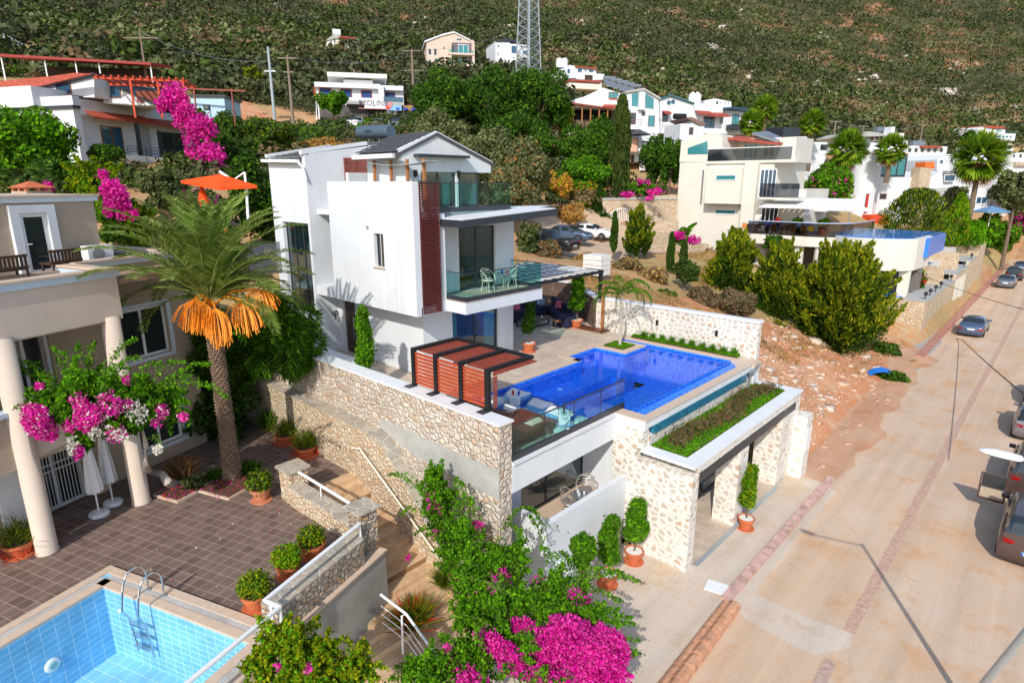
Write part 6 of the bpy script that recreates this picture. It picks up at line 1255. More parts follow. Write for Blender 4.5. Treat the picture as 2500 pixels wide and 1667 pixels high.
# ================= VEGETATION =================
def cardsN(C,Nn,size,asp=.6,jit=.6):
    n=len(C); Nn=Nn+rng.normal(size=(n,3))*jit; Nn/=np.linalg.norm(Nn,axis=1,keepdims=True)+1e-9
    a=rng.normal(size=(n,3)); a-=(a*Nn).sum(1,keepdims=True)*Nn; a/=np.linalg.norm(a,axis=1,keepdims=True)+1e-9; b_=np.cross(Nn,a)
    size=np.broadcast_to(np.asarray(size,float),(n,))[:,None]*rng.uniform(.65,1.35,(n,1)); a=a*size; b_=b_*size*asp
    return np.stack([C-a,C-b_,C+a,C+b_],1).reshape(-1,3),np.arange(4*n).reshape(n,4)
def shell(blobs,n,inner=.7,zcut=-9):
    """points+normals spread over many blobs (area weighted)"""
    B_=np.array(blobs,float); wgt=(B_[:,3]*B_[:,4]+B_[:,3]*B_[:,5]+B_[:,4]*B_[:,5]); k=rng.choice(len(B_),n,p=wgt/wgt.sum()); q=B_[k]
    d=rng.normal(size=(n,3)); d/=np.linalg.norm(d,axis=1,keepdims=True); r=rng.uniform(inner,1.06,(n,1))
    return q[:,:3]+d*q[:,3:]*r+rng.normal(size=(n,3))*q[:,3:]*.10*(rng.uniform(size=(n,1))**3*2.5), d
def lumps(c,r,n,sub=.42,seed=0,flat=1.):
    n=int(n*1.8); sub*=.82
    """sub-blobs inside an ellipsoid crown"""
    g=np.random.default_rng(seed); out=[]
    for _ in range(n):
        d=g.normal(size=3); d/=np.linalg.norm(d); rad=g.uniform(.35,.78)
        s_=sub*g.uniform(.7,1.25); out.append((c[0]+d[0]*r[0]*rad,c[1]+d[1]*r[1]*rad,c[2]+d[2]*r[2]*rad*flat,r[0]*s_,r[1]*s_,r[2]*s_))
    return out
def treepx(name,label,cat,x0,y0,x1,y1,d,mats,f=None,leaf=.14,n=6000,nl=14,group=None,trunk=True,share=None,seed=None,sub=.42,asp=.6,extra=None,bz=None,droop=False):
    f=f or (lambda a,c:(a,c)); u0,v0=f(x0,y0); u1,v1=f(x1,y1); k=d/1474.; c=S((u0+u1)/2,(v0+v1)/2,d=d); rx=(u1-u0)/2*k; rz=(v1-v0)/2*k
    ry=(rx+rz)/2 if rx<rz*1.6 else rz*1.2; seed=abs(int(u0*7+v0)) if seed is None else seed
    gz=hz(c[0],c[1]) if bz is None else bz
    base=min(gz,c[2]-rz*.95); t=thing(name,label,cat,(c[0],c[1],base),group=group)
    bl=lumps(c,(rx,ry,rz),nl,sub,seed); P_,Nn=shell(bl,n)
    V,F=cardsN(P_,Nn,leaf,asp) if not droop else cards(P_,leaf,asp,D=Nn+np.array([0,0,-.35]),jit=1.1)
    m=mats if isinstance(mats,list) else [mats]
    mi=rng.choice(len(m),n,p=share) if len(m)>1 else None
    fmesh('crown',V,F,m,t,mi)
    if trunk:
        g=np.random.default_rng(seed); b=MB(); top=c[2]+rz*.2; tr=max(.06,rx*.07)
        b.tube([(c[0],c[1],base-.3),(c[0]+g.uniform(-.2,.2),c[1],(base+top)/2),(c[0],c[1],top)],[tr*1.3,tr,tr*.5],7)
        for q in bl[:5]: b.tube([(c[0],c[1],base+(c[2]-base)*.55),((c[0]+q[0])/2,(c[1]+q[1])/2,(c[2]+q[2])/2-.1),q[:3]],[tr*.6,tr*.4,tr*.15],5)
        b.build('trunk',M['trunk'],t)
    return t
G_,Br,Dk,Ol,Yl=L['green'],L['bright'],L['dark'],L['olive'],L['yellow']
# ---- hillside scrub (one mass) ----
def scatter(n,a0,a1,r0,r1,dens=None):
    a=az+np.radians(rng.uniform(a0,a1,n)); r=np.sqrt(rng.uniform(r0*r0,r1*r1,n)); return -np.sin(a)*r,np.cos(a)*r,r
blds=[o.location for o in bpy.data.objects if o.parent is None and o.get('category') in('house','building','shed','villa')]
def clearof(x,y,rad=8):
    ok=np.ones(len(x),bool)
    for q_ in ((420,180,97,6),(480,190,94,8),(560,190,93,8),(640,225,88,9),(600,160,98,7),(700,260,86,7),(540,235,86,7),(520,150,101,6),(660,190,94,6),(610,270,82,6),(680,215,91,6)):
        p=S(q_[0],q_[1],d=q_[2]); ok&=((x-p[0])**2+(y-p[1])**2)>q_[3]**2
    for p in blds: ok&=((x-p.x)**2+(y-p.y)**2)>rad*rad
    return ok
def scrub(name,n,r0,r1,smin,smax,mats,share,cards_at,minz,leaf,noisecut,maxh=1e9,clr=7):
    x,y,r=scatter(n,-46,46,r0,r1); z=HT(x,y); nz=vn(x,y,.05,5)+.6*vn(x,y,.13,9)
    ok=(z>minz)&(nz<noisecut)&clearof(x,y,clr)&(x<-9)
    x,y,z,r=x[ok],y[ok],z[ok],r[ok]; s_=smin+(smax-smin)*rng.uniform(0,1,len(x))**1.6; cnt=np.clip((cards_at*(200/r)**1.6),14,150).astype(int); k=np.repeat(np.arange(len(x)),cnt); m=len(k)
    d=rng.normal(size=(m,3)); d[:,2]=np.abs(d[:,2])*1.0-.25; d/=np.linalg.norm(d,axis=1,keepdims=True); q=rng.uniform(.75,1.05,(m,1))
    C=np.stack([x[k],y[k],z[k]+s_[k]*.45],1)+d*q*np.stack([s_[k],s_[k],s_[k]*.8],1)
    V,F=cardsN(C,d,s_[k]*leaf,.75,.35); rg_=vn(x,y,.035,11)+rng.normal(size=len(x))*.5; th_=np.quantile(rg_,np.cumsum(share)[:-1]); mk=np.searchsorted(th_,rg_)[k]
    return tag(fmesh(name,V,F,mats,None,mk),'dense dry olive-green scrub covering the hillside','scrub',kind='stuff')
scrub('hillside_scrub',50000,125,640,.9,4.0,[L['scrub'],L['scrubg'],Ol,L['drybush']],[.60,.24,.10,.06],38,18,.18,1.32)
o=scrub('slope_bushes',3600,46,130,.5,1.8,[L['scrub'],L['scrubg'],L['drybush'],G_],[.36,.32,.17,.15],90,9.3,.12,.75,clr=8); o['label']='scattered green and dry bushes on the slope between the houses'; o['category']='bushes'
# dry grass tufts and rubble in the empty lot
def lotpts(n):
    x=rng.uniform(-34,-7.4,n); y=rng.uniform(26,60,n); ok=(x<-8.2)|(y<50); nz=vn(x,y,.35,3); return x,y,nz
x,y,nz=lotpts(9000); ok=(nz>.0)&~((x<-23)&(y>29)&(y<50)&(x>-38))&((x<-11)|((x<-8)&(rng.uniform(size=len(x))<.18))); x,y=x[ok],y[ok]; z=HT(x,y); k=np.repeat(np.arange(len(x)),9); m=len(k)
C=np.stack([x[k]+rng.normal(size=m)*.12,y[k]+rng.normal(size=m)*.12,z[k]+.12],1); Dd=np.stack([rng.normal(size=m)*.35,rng.normal(size=m)*.35,np.ones(m)],1)
V,F=cards(C,.17,.09,D=Dd); tag(fmesh('dry_grass',V,F,[L['drygrass'],L['drybush']],None,rng.choice(2,m,p=[.8,.2])),'dry yellow grass tufts over the empty lot','grass',kind='stuff')
def rocks(name,x,y,size,m,label,zoff=0):
    n=len(x); z=np.maximum(HT(x,y),-.02)+zoff; base=np.array([(1,1,-.4),(-1,1,-.4),(-1,-1,-.4),(1,-1,-.4),(.6,.7,.6),(-.7,.6,.7),(-.6,-.7,.5),(.7,-.6,.65)])
    s_=size*rng.lognormal(0,.55,(n,1,1))*.5; V=base[None]*(1+rng.uniform(-.35,.35,(n,8,3)))*s_; a=rng.uniform(0,6.28,n); ca,sa=np.cos(a)[:,None],np.sin(a)[:,None]
    X=V[:,:,0]*ca-V[:,:,1]*sa; Y=V[:,:,0]*sa+V[:,:,1]*ca; V=np.stack([X+x[:,None],Y+y[:,None],V[:,:,2]*.8+z[:,None]],2).reshape(-1,3)
    f=np.array([(3,2,1,0),(4,5,6,7),(0,1,5,4),(1,2,6,5),(2,3,7,6),(3,0,4,7)]); F=(np.arange(n)[:,None,None]*8+f[None]).reshape(-1,4)
    return tag(fmesh(name,V,F,m,None,None),label,'rubble',kind='stuff')
n=12000; x=rng.uniform(-15.5,-6.2,n); y=rng.uniform(26,50,n); w_=np.exp(-((x+10.6+(y-30)*.08)/3.4)**2)*np.clip((52-y)/14,0,1); ok=rng.uniform(size=n)<w_; 
rocks('rubble',x[ok],y[ok],.085,[mat('pinkish_limestone',(.56,.36,.25),.9,.25,5)],'pinkish broken limestone rubble spilling down to the street')
n=190; x=rng.uniform(-15,-8,n); y=rng.uniform(26,48,n); rocks('boulders',x,y,.22,[mat('pale_limestone',(.58,.46,.37),.9,.25,4)],'larger pale stones lying in the rubble of the empty lot')
x,y,r=scatter(5200,-40,44,60,420); z=HT(x,y); ok=(z>14)&clearof(x,y,6)&(vn(x,y,.05,5)>.2); rocks('hill_rocks',x[ok],y[ok],1.5,[mat('grey_hill_rock',(.48,.42,.36),.9,.3,2)],'grey limestone outcrops between the hillside scrub')
# ---- big date palm ----
bp_=S(569,1168,z=PZ); zc_=S(538,738,x=bp_[0])[2]
dp=thing('date_palm','large date palm with feathery crown and orange fruit clusters on the brown patio','palm',(bp_[0],bp_[1],PZ))
b=MB(); pr=[]; g=random.Random(3); z=PZ-.1; i=0
while z<zc_-.1:
    t=(z-PZ)/(zc_-PZ); r_=.09*(1-t)**2+.185+.03*t; pr+= [(r_+.035,z-PZ+.07),(r_-.02,z-PZ+.085)]; z+=.095
b.lathe(pr,(bp_[0],bp_[1],PZ),22)
for v_ in range(len(b.v)):
    x,y,z=b.v[v_]; t=math.atan2(y-bp_[1],x-bp_[0]); w_=.022*math.sin(t*5+z*14)+.02*math.sin(t*9-z*31); b.v[v_]=(x+math.cos(t)*w_,y+math.sin(t)*w_,z+.035*math.sin(t*3+z*3))
b.build('trunk',mat('date_palm_bark',(.20,.135,.095),.9,.45,14,bs=.9,fine=30),dp)
C0=np.array([bp_[0],bp_[1],zc_+.15]); LV=[];LF=[];RV=MB(); nfr=70
for k in range(nfr):
    t=k/nfr; phi=k*2.39996; el=math.radians(88-82*t**.95+g.uniform(-7,7)); Lh=g.uniform(3.3,4.0)*(.82+.18*math.sin(math.pi*min(1,t*1.3+.15)))
    h=np.array([math.cos(phi),math.sin(phi),0]); p=C0.copy(); pts=[p.copy()]; e=el; ns=16
    if t>.6 and -(h@np.array([-math.sin(az),math.cos(az),0]))>.35: continue
    for s_ in range(ns):
        p=p+(h*math.cos(e)+np.array([0,0,math.sin(e)]))*Lh/ns; pts.append(p.copy()); e-=math.radians((3.3+2.0*t)*(.22+1.8*s_/ns))
    RV.tube(pts[::2],[.035,.032,.028,.024,.02,.016,.012,.009,.005],4,False)
    pts=np.array(pts); side=np.cross(h,[0,0,1]); m=74
    for s_ in range(m):
        f=.14+.86*s_/m; q=f*ns; i=min(int(q),ns-1); pp=pts[i]+(pts[i+1]-pts[i])*(q-i); dr=pts[i+1]-pts[i]; dr/=np.linalg.norm(dr); up=np.cross(side,dr); up=up if up[2]>0 else -up
        ll=.56*math.sin(math.pi*(.12+.80*f))**.7*g.uniform(.85,1.1)
        for sg in(-1,1):
            d_=dr*.62+side*sg*.75+up*g.uniform(.05,.35); d_/=np.linalg.norm(d_); tip=pp+d_*ll+np.array([0,0,-.10*ll]); w2=np.cross(d_,up); w2/=np.linalg.norm(w2)+1e-9; w2*=.021
            n0=len(LV); mid=pp+d_*ll*.5; LV+= [pp,mid-w2,tip,mid+w2]; LF.append((n0,n0+1,n0+2,n0+3))
RV.build('frond_stalk',mat('palm_rachis',(.22,.26,.06),.6,.2),dp); fmesh('fronds',LV,LF,L['palm'],dp)
fb=None
for (us,vs,u,v,ru,rv,dd) in ((478,728,470,785,36,28,18.1),(525,752,535,815,26,34,17.9),(590,735,600,785,34,34,18.0),(628,708,640,740,34,26,18.5),(500,740,492,790,22,26,18.0)):
    fb=MB(); s0=S(us,vs,d=dd+.1); st0=C0+np.array([0,0,-.25]); k_=dd/1474.
    fb.tube([st0,st0*.5+s0*.5+np.array([0,0,.22]),s0+np.array([0,0,.03])],[.04,.035,.03],6)
    ct=S(u,v,d=dd); h=RT
    for k in range(62):
        a=g.uniform(-1.25,1.25); e=ct+RT*a*ru*k_+FW*g.uniform(-.22,.22)+np.array([0,0,(-1+.5*a*a+g.uniform(-.25,.75))*rv*k_]); mid=s0*.55+e*.45+RT*a*.12+np.array([0,0,.10+.12*(1-abs(a))]); q=[s0,mid,mid*.45+e*.55+RT*a*.03,e]
        fb.tube(q,[.008,.009,.013,.013],3,False)
    fb.build('fruit_cluster',M['orangefruit'],dp)
# small leafy base around palm
def tuft(name,label,p,r,h,mats,n=260,w_=.05,group=None,cat='plant',sp=.55):
    C=np.array(p)[None]+np.stack([rng.normal(size=n)*r*.35,rng.normal(size=n)*r*.35,rng.uniform(.15,.5,n)*h],1); Dd=np.stack([(C[:,0]-p[0])*sp/r*1.8,(C[:,1]-p[1])*sp/r*1.8,np.full(n,.9)],1)
    V,F=cards(C,h*.42,w_,D=Dd,jit=.8); o=fmesh(name,V,F,mats,None,rng.choice(len(mats),n) if len(mats)>1 else None); return tag(o,label,cat,group)
cK=K(0,800); m_=lambda f,x,y,z=PZ:tuple(S(*f(x,y),z=z))
tuft('grass_tuft','dark red fountain grass beside the twisted bougainvillea trunk',m_(cK,1500,1230),.5,.9,[L['drybush'],L['olivedry']],500)
tuft('herb_tuft','green leafy tuft left of the date palm base',m_(cK,1760,1240),.3,.4,[G_],300,.2)
tuft('herb_tuft','green leafy tuft right of the date palm base',m_(cK,2060,1190),.3,.5,[G_],300,.2)
tuft('silver_bush','grey-green lavender bush in front of the twisted trunk',m_(cK,1600,1310),.38,.45,[Ol,L['scrubg']],420,.15)
for (u,v,w2) in ((1480,1345,.9),(1890,1290,1.1)):
    p=m_(cK,u,v); b=MB(Matrix.Translation(Vector(p))@Matrix.Rotation(LA,4,'Z')); h=.55 if w2<1 else .75; b.box(-h,h,-h,h,.0,.06); b.i=1; b.box(-h+.07,h-.07,-h+.07,h-.07,.06,.07)
    t=thing('planting_bed','square planting bed with fallen pink petals '+('around the palm' if w2>1 else 'at the twisted trunk'),'planting bed',p); b.build('edging',[M['trimtan'],M['soil']],t)
    C=np.array(p)+np.stack([rng.uniform(-h,h,160),rng.uniform(-h,h,160),np.full(160,.09)],1); V,F=cards(C,.03,.8); tag(fmesh('petals',V,F,[L['pink'],L['red']],t,rng.choice(2,160)),kind='stuff')
n=90; a=rng.uniform(-18,-10,n); c=rng.uniform(8.6,14,n); C=a[:,None]*E1+c[:,None]*E2; C[:,2]=PZ+.01; ok=C[:,1]<9.9; V,F=cards(C[ok],.028,.8); tag(fmesh('fallen_petals',V,F,[L['pink'],L['whitefl']],None,rng.choice(2,ok.sum())),'pink and white petals scattered on the patio','petals',kind='stuff')
# ---- bougainvillea ----
def boug(name,label,root,blobs,shoots,flowers,leaf=.05,n=9000,lm=(Br,G_,Dk),ls=(.45,.4,.15),fl=L['pink'],fn=60,trunk=None,fs=.032,white=0):
    t=thing(name,label,'bougainvillea',root); Bl=[]
    for (u,v,d,ru,rv) in blobs:
        c=S(u,v,d=d); k=d/1474.; Bl+=lumps(c,(ru*k,(ru+rv)/2*k*.8,rv*k),9,.45,int(u+v))
    P_,Nn=shell(Bl,n,.55); V,F=cardsN(P_,Nn,leaf,.75,.8); mi=rng.choice(3,n,p=ls)
    VV=[V];FF=[F];MI=[mi]; st=MB(); off=len(V)
    for (u0,v0,d0,u1,v1,d1) in shoots:
        a,c=S(u0,v0,d=d0),S(u1,v1,d=d1); Ls=np.linalg.norm(c-a); up=np.array([0,0,Ls*.16]); q=[a,a*.67+c*.33+up*.8,a*.33+c*.67+up,c]; st.tube(q,[.014,.011,.008,.003],4,False)
        m=int(Ls*130); tt=rng.uniform(0,1,m)**.9; qq=np.array(q); i=np.minimum((tt*3).astype(int),2); f=(tt*3-i)[:,None]; P2=qq[i]*(1-f)+qq[i+1]*f+rng.normal(size=(m,3))*(.075*(1-tt)+.022)[:,None]
        V2,F2=cards(P2,leaf*.95,.75); VV.append(V2);FF.append(F2+off);off+=len(V2);MI.append(rng.choice(3,m,p=(.75,.22,.03)))
    fmesh('foliage',np.concatenate(VV),np.concatenate(FF),list(lm),t,np.concatenate(MI))
    g2=np.random.default_rng(int(abs(blobs[0][0])))
    if n>6000:
        SV=[];SF=[];o2=0
        for _ in range(int(n/75)):
            q=Bl[g2.integers(len(Bl))]; dd=g2.normal(size=3)*np.array([1,1,.7])+np.array([0,0,1.0])+RT*.35; dd/=np.linalg.norm(dd); a=np.array(q[:3])+dd*np.array(q[3:])*.6; Ls=g2.uniform(.35,.95)*(q[3]+.5); c=a+dd*Ls+np.array([0,0,-.1*Ls]); m=int(34+Ls*110); tt=g2.uniform(0,1,m)[:,None]; P2=a+(c-a)*tt+np.array([0,0,.12])*np.sin(tt*3.14)*Ls+g2.normal(size=(m,3))*(.055*(1-tt)+.022); V2,F2=cards(P2,leaf*.95,.75); SV.append(V2);SF.append(F2+o2);o2+=len(V2)
        fmesh('shoots',np.concatenate(SV),np.concatenate(SF),[lm[0],lm[1]],t,g2.choice(2,o2//4,p=[.7,.3]))
    if st.v: tag(st.build('stems',mat('green_stem',(.10,.12,.03),.8),t),kind='stuff')
    PV=[]
    for (u,v,d,ru,rv,c) in flowers:
        cc=S(u,v,d=d); k=d/1474.; m=int(c); d_=rng.normal(size=(m,3)); d_/=np.linalg.norm(d_,axis=1,keepdims=True); PV.append(cc-FW*.22+d_*rng.uniform(.2,1,(m,1))**.6*np.array([ru*k,(ru+rv)/2*k*.6,rv*k]))
    if PV:
        PV=np.concatenate(PV); # little clusters of bracts
        PV=np.repeat(PV,4,0)+rng.normal(size=(len(PV)*4,3))*fs*.9; V,F=cards(PV,fs,.85); 
        fm=[fl,L['whitefl']]; tag(fmesh('flowers',V,F,fm,t,(rng.uniform(size=len(F))<white).astype(int)),kind='stuff')
    if trunk: b=MB(); b.tube(*trunk,8); b.build('trunk',mat('pale_grey_bark',(.42,.36,.31),.9,.2,8,bs=.5),t)
    return t
h_=K(1100,1150); fl=[]
shoots=[]; g=random.Random(5)
for (x,y) in ((1570,905),(1575,1490),(1550,1390),(1530,1255),(1500,1200),(1420,830),(1420,1070),(1200,800),(900,650),(600,290),(640,360),(45,50),(160,220),(240,420),(300,600),(470,430),(730,620),(1010,740)):
    u,v=h_(x,y); u0=min(u-60,1330) if x>1000 else u+g.uniform(10,60); v0=v+g.uniform(40,130) if x<=1000 else v+g.uniform(-10,60); dd=15.6-(v-1300)/110 if v>1300 else 16.2; shoots.append((u0,v0,dd,u,v,dd-.2))
for (x,y) in ((100,900),(60,1400),(90,1500),(30,1200)): u,v=h_(x,y); shoots.append((u+90,v+20,13.4,u-10,v,13.6))
wf=lambda x,y:(880+x/5.6,1080+y/5.6)
for (x,y,X2,Y2) in ((380,440,800,620),(540,990,800,900),(1120,340,1000,700),(1310,480,1300,850),(1500,750,1350,1000),(1640,1090,1500,1300),(2230,870,1850,1350),(740,1250,1050,1200)): shoots.append((*wf(X2,Y2),16.6,*wf(x,y),16.8))
bg_bl=[(1060,1245,16.4,48,60),(1110,1330,16.0,50,75),(1150,1420,15.2,60,80),(1230,1380,15.4,70,55),(1225,1500,14.2,95,75),(1330,1470,14.2,85,70),(1400,1520,13.6,100,75),(1300,1600,13.2,140,70),(1150,1620,13.,90,60),(1030,1650,12.6,70,40),(1450,1600,13.0,70,60),(1060,1180,16.6,25,25),(1150,1510,14.4,50,50)]
fl=[(1290,1530,13.7,55,28,560),(1330,1570,13.2,70,45,700),(1410,1560,12.9,100,62,1500),(1450,1610,12.6,100,65,1500),(1480,1560,12.9,60,48,800),(1240,1590,13.1,60,40,380),(1195,1560,13.4,50,40,160),(1070,1300,16.1,16,14,60),(1110,1400,15.4,14,12,40),(1230,1395,15.1,18,18,45),(1330,1430,14.6,50,30,90),(1060,1225,16.3,30,35,60),(1170,1275,16.1,18,10,20),(1160,1650,12.6,70,30,200),(1410,1460,14.,40,40,120),(1100,1600,13.2,20,60,60),(1200,1440,14.9,90,60,70),(1340,1640,12.8,110,40,600)]
boug('bougainvillea','huge bougainvillea with magenta flowers sprawling over the stair wall at bottom centre',tuple(S(1250,1600,z=.1)),bg_bl,shoots,fl,.042,30000)
# left bougainvillea on patio
k_=K(0,800); sh=[]
for (x,y,X2,Y2) in ((80,355,450,500),(135,270,480,480),(430,160,560,420),(520,200,600,420),(640,130,650,420),(775,120,720,400),(1130,95,860,380),(1150,245,900,400),(1330,290,1100,450),(1525,285,1250,430),(1740,300,1350,500),(1870,575,1400,480),(1510,520,1250,520),(1140,540,900,600),(180,570,500,560),(1060,330,800,450),(1560,400,1300,500)): sh.append((*k_(X2,Y2),15.6,*k_(x,y),15.4))
sh+= [(*k_(1450,640),15.6,*k_(1560,800),15.7),(*k_(1250,880),15.6,*k_(1330,990),15.6)]
bl=[(*k_(620,520),15.5,80,40),(*k_(420,640),15.2,65,45),(*k_(850,560),15.6,70,50),(*k_(1060,560),15.7,80,50),(*k_(900,760),15.4,80,55),(*k_(1250,600),15.8,70,45),(*k_(1370,680),15.9,40,35),(*k_(700,880),15.2,30,40),(*k_(560,700),15.2,50,40),(*k_(1100,740),15.5,60,40)]
ff=[(*k_(370,760),14.9,55,42,1000),(*k_(430,820),14.9,40,25,400),(*k_(800,700),14.9,40,30,160),(*k_(950,620),15.0,60,30,110),(*k_(300,700),14.9,30,25,200),(*k_(470,850),14.9,30,20,200),(*k_(720,680),15.0,30,30,160),(*k_(620,790),15.0,25,15,60),(*k_(700,590),15.1,40,20,60),(*k_(750,790),15.0,30,15,80),(*k_(1000,850),15.1,35,25,110),(*k_(1080,420),15.3,15,10,25),(*k_(1370,680),15.5,20,20,60),(*k_(1320,770),15.5,15,10,40),(*k_(690,1010),15.0,18,16,70),(*k_(1540,720),15.6,18,10,50),(*k_(380,470),15.,12,8,20),(*k_(1090,620),15.2,20,12,30)]
tp=[m_(cK,1440,1290),m_(cK,1370,1260,2.75),m_(cK,1330,1200,2.95),m_(cK,1220,1180,3.0),tuple(S(*k_(1190,1120),d=16.6)),tuple(S(*k_(1195,960),d=16.4)),tuple(S(*k_(1150,760),d=16))]
boug('bougainvillea','pink and white bougainvillea with twisted trunk in front of the beige house',m_(cK,1440,1290),bl,sh,ff,.042,15000,trunk=(tp,[.17,.15,.12,.10,.08,.07,.04]),white=.10)
ffw=[(*k_(900,800),15.0,50,30,30),(*k_(1030,860),15.0,40,20,50),(*k_(650,960),15.0,20,25,50),(*k_(1340,990),15.5,25,14,25),(*k_(1160,680),15.2,50,30,70),(*k_(820,830),15.1,30,20,40)]
o=boug('white_bougainvillea','drooping white flowered sprays under the pink bougainvillea by the beige columns',m_(cK,1400,1290),[(*k_(930,830),15.3,55,22),(*k_(660,940),15.2,18,22)],[],ffw,.04,1800,white=1.)
# mid-left bougainvilleas and oleanders
boug('bougainvillea','tall magenta bougainvillea climbing the white terraced house',tuple(S(500,420,d=46)),[(420,255,47,40,35),(480,300,46,45,40),(520,400,45,50,30),(505,350,45,35,30)],[],[(430,240,46,50,34,260),(455,285,45.5,50,34,250),(495,320,45,55,40,330),(515,385,44.5,62,34,330),(400,260,46,20,20,60),(470,350,45,30,40,100)],.16,3600,(Dk,G_,G_),(.4,.4,.2),fs=.11)
boug('bougainvillea','magenta bougainvillea and yellow-green shoots behind the beige roof room',tuple(S(280,560,d=32)),[(230,450,31,60,50),(275,520,30,55,60),(330,560,30,50,50)],[(220,500,31,150,400,31),(230,480,31,180,380,31),(250,470,31,215,395,31),(260,500,30,300,400,30),(210,470,31,160,440,31)],[(285,475,29.2,55,36,330),(300,505,29,40,34,200),(125,460,30,14,14,70),(260,430,30,18,10,60),(275,515,29,16,16,90),(335,525,29,12,10,40)],.10,6500,(Yl,Br,G_),(.3,.3,.4),fs=.07)
treepx('oleander','grey-green oleander bush with few pink flowers behind the beige roof','oleander',330,400,470,520,33,[Ol,L['scrubg']],leaf=.13,n=4200,share=[.6,.4],trunk=False)
treepx('oleander','oleander bush under the orange umbrella','oleander',440,460,560,560,31,[Ol,L['scrubg'],L['pink']],leaf=.12,n=3600,share=[.5,.42,.08],trunk=False)
treepx('laurel_hedge','dense dark green hedge behind the beige house roof','hedge',235,500,370,600,30,[Dk,G_],leaf=.10,n=5000,share=[.5,.5],trunk=False)
treepx('shrub','dark green shrub between the orange umbrella and the villa','shrub',590,380,670,600,31,[Dk,G_],leaf=.12,n=5200,share=[.6,.4],trunk=False)
treepx('shrub','low dark shrubs behind the date palm crown','shrub',350,520,640,640,29,[Dk,G_,L['red']],leaf=.12,n=6000,share=[.6,.37,.03],trunk=False)
treepx('leafy_tree','bright green leafy tree in front of the white stepped house','tree',-40,265,200,440,42,[G_,Br],leaf=.17,n=9000,share=[.55,.45],nl=18)
treepx('leafy_tree','smaller green tree below the tiled awnings of the terraced house','tree',205,352,310,425,44,[G_,Dk],leaf=.15,n=3500,share=[.6,.4])
treepx('leafy_tree','dark green shrubs under the white stepped house','tree',20,380,230,470,38,[Dk,G_],leaf=.15,n=5000,share=[.6,.4],trunk=False)
treepx('feathery_tree','dark feathery jacaranda tree between the date palm and the stone wall','tree',420,740,650,1010,23.5,[Dk,G_],leaf=.20,n=15000,share=[.6,.4],nl=26,sub=.32,asp=.14,bz=2.4,droop=True,trunk=False)
treepx('feathery_tree','bright feathery branches against the villa entrance wall','tree',585,715,800,945,21.6,[G_,Br,Dk],leaf=.18,n=13000,share=[.5,.15,.35],nl=24,sub=.30,asp=.15,bz=2.4,droop=True,trunk=False)
treepx('dark_shrubbery','dark shrubbery at the foot of the beige house corner','shrub',430,940,640,1080,23.5,[Dk],leaf=.11,n=4000,trunk=False,bz=2.4)
tuft('cycad','small cycad palm in the shade by the stone wall',tuple(S(655,1040,z=2.6)),.5,.9,[Dk,G_],160,.07)
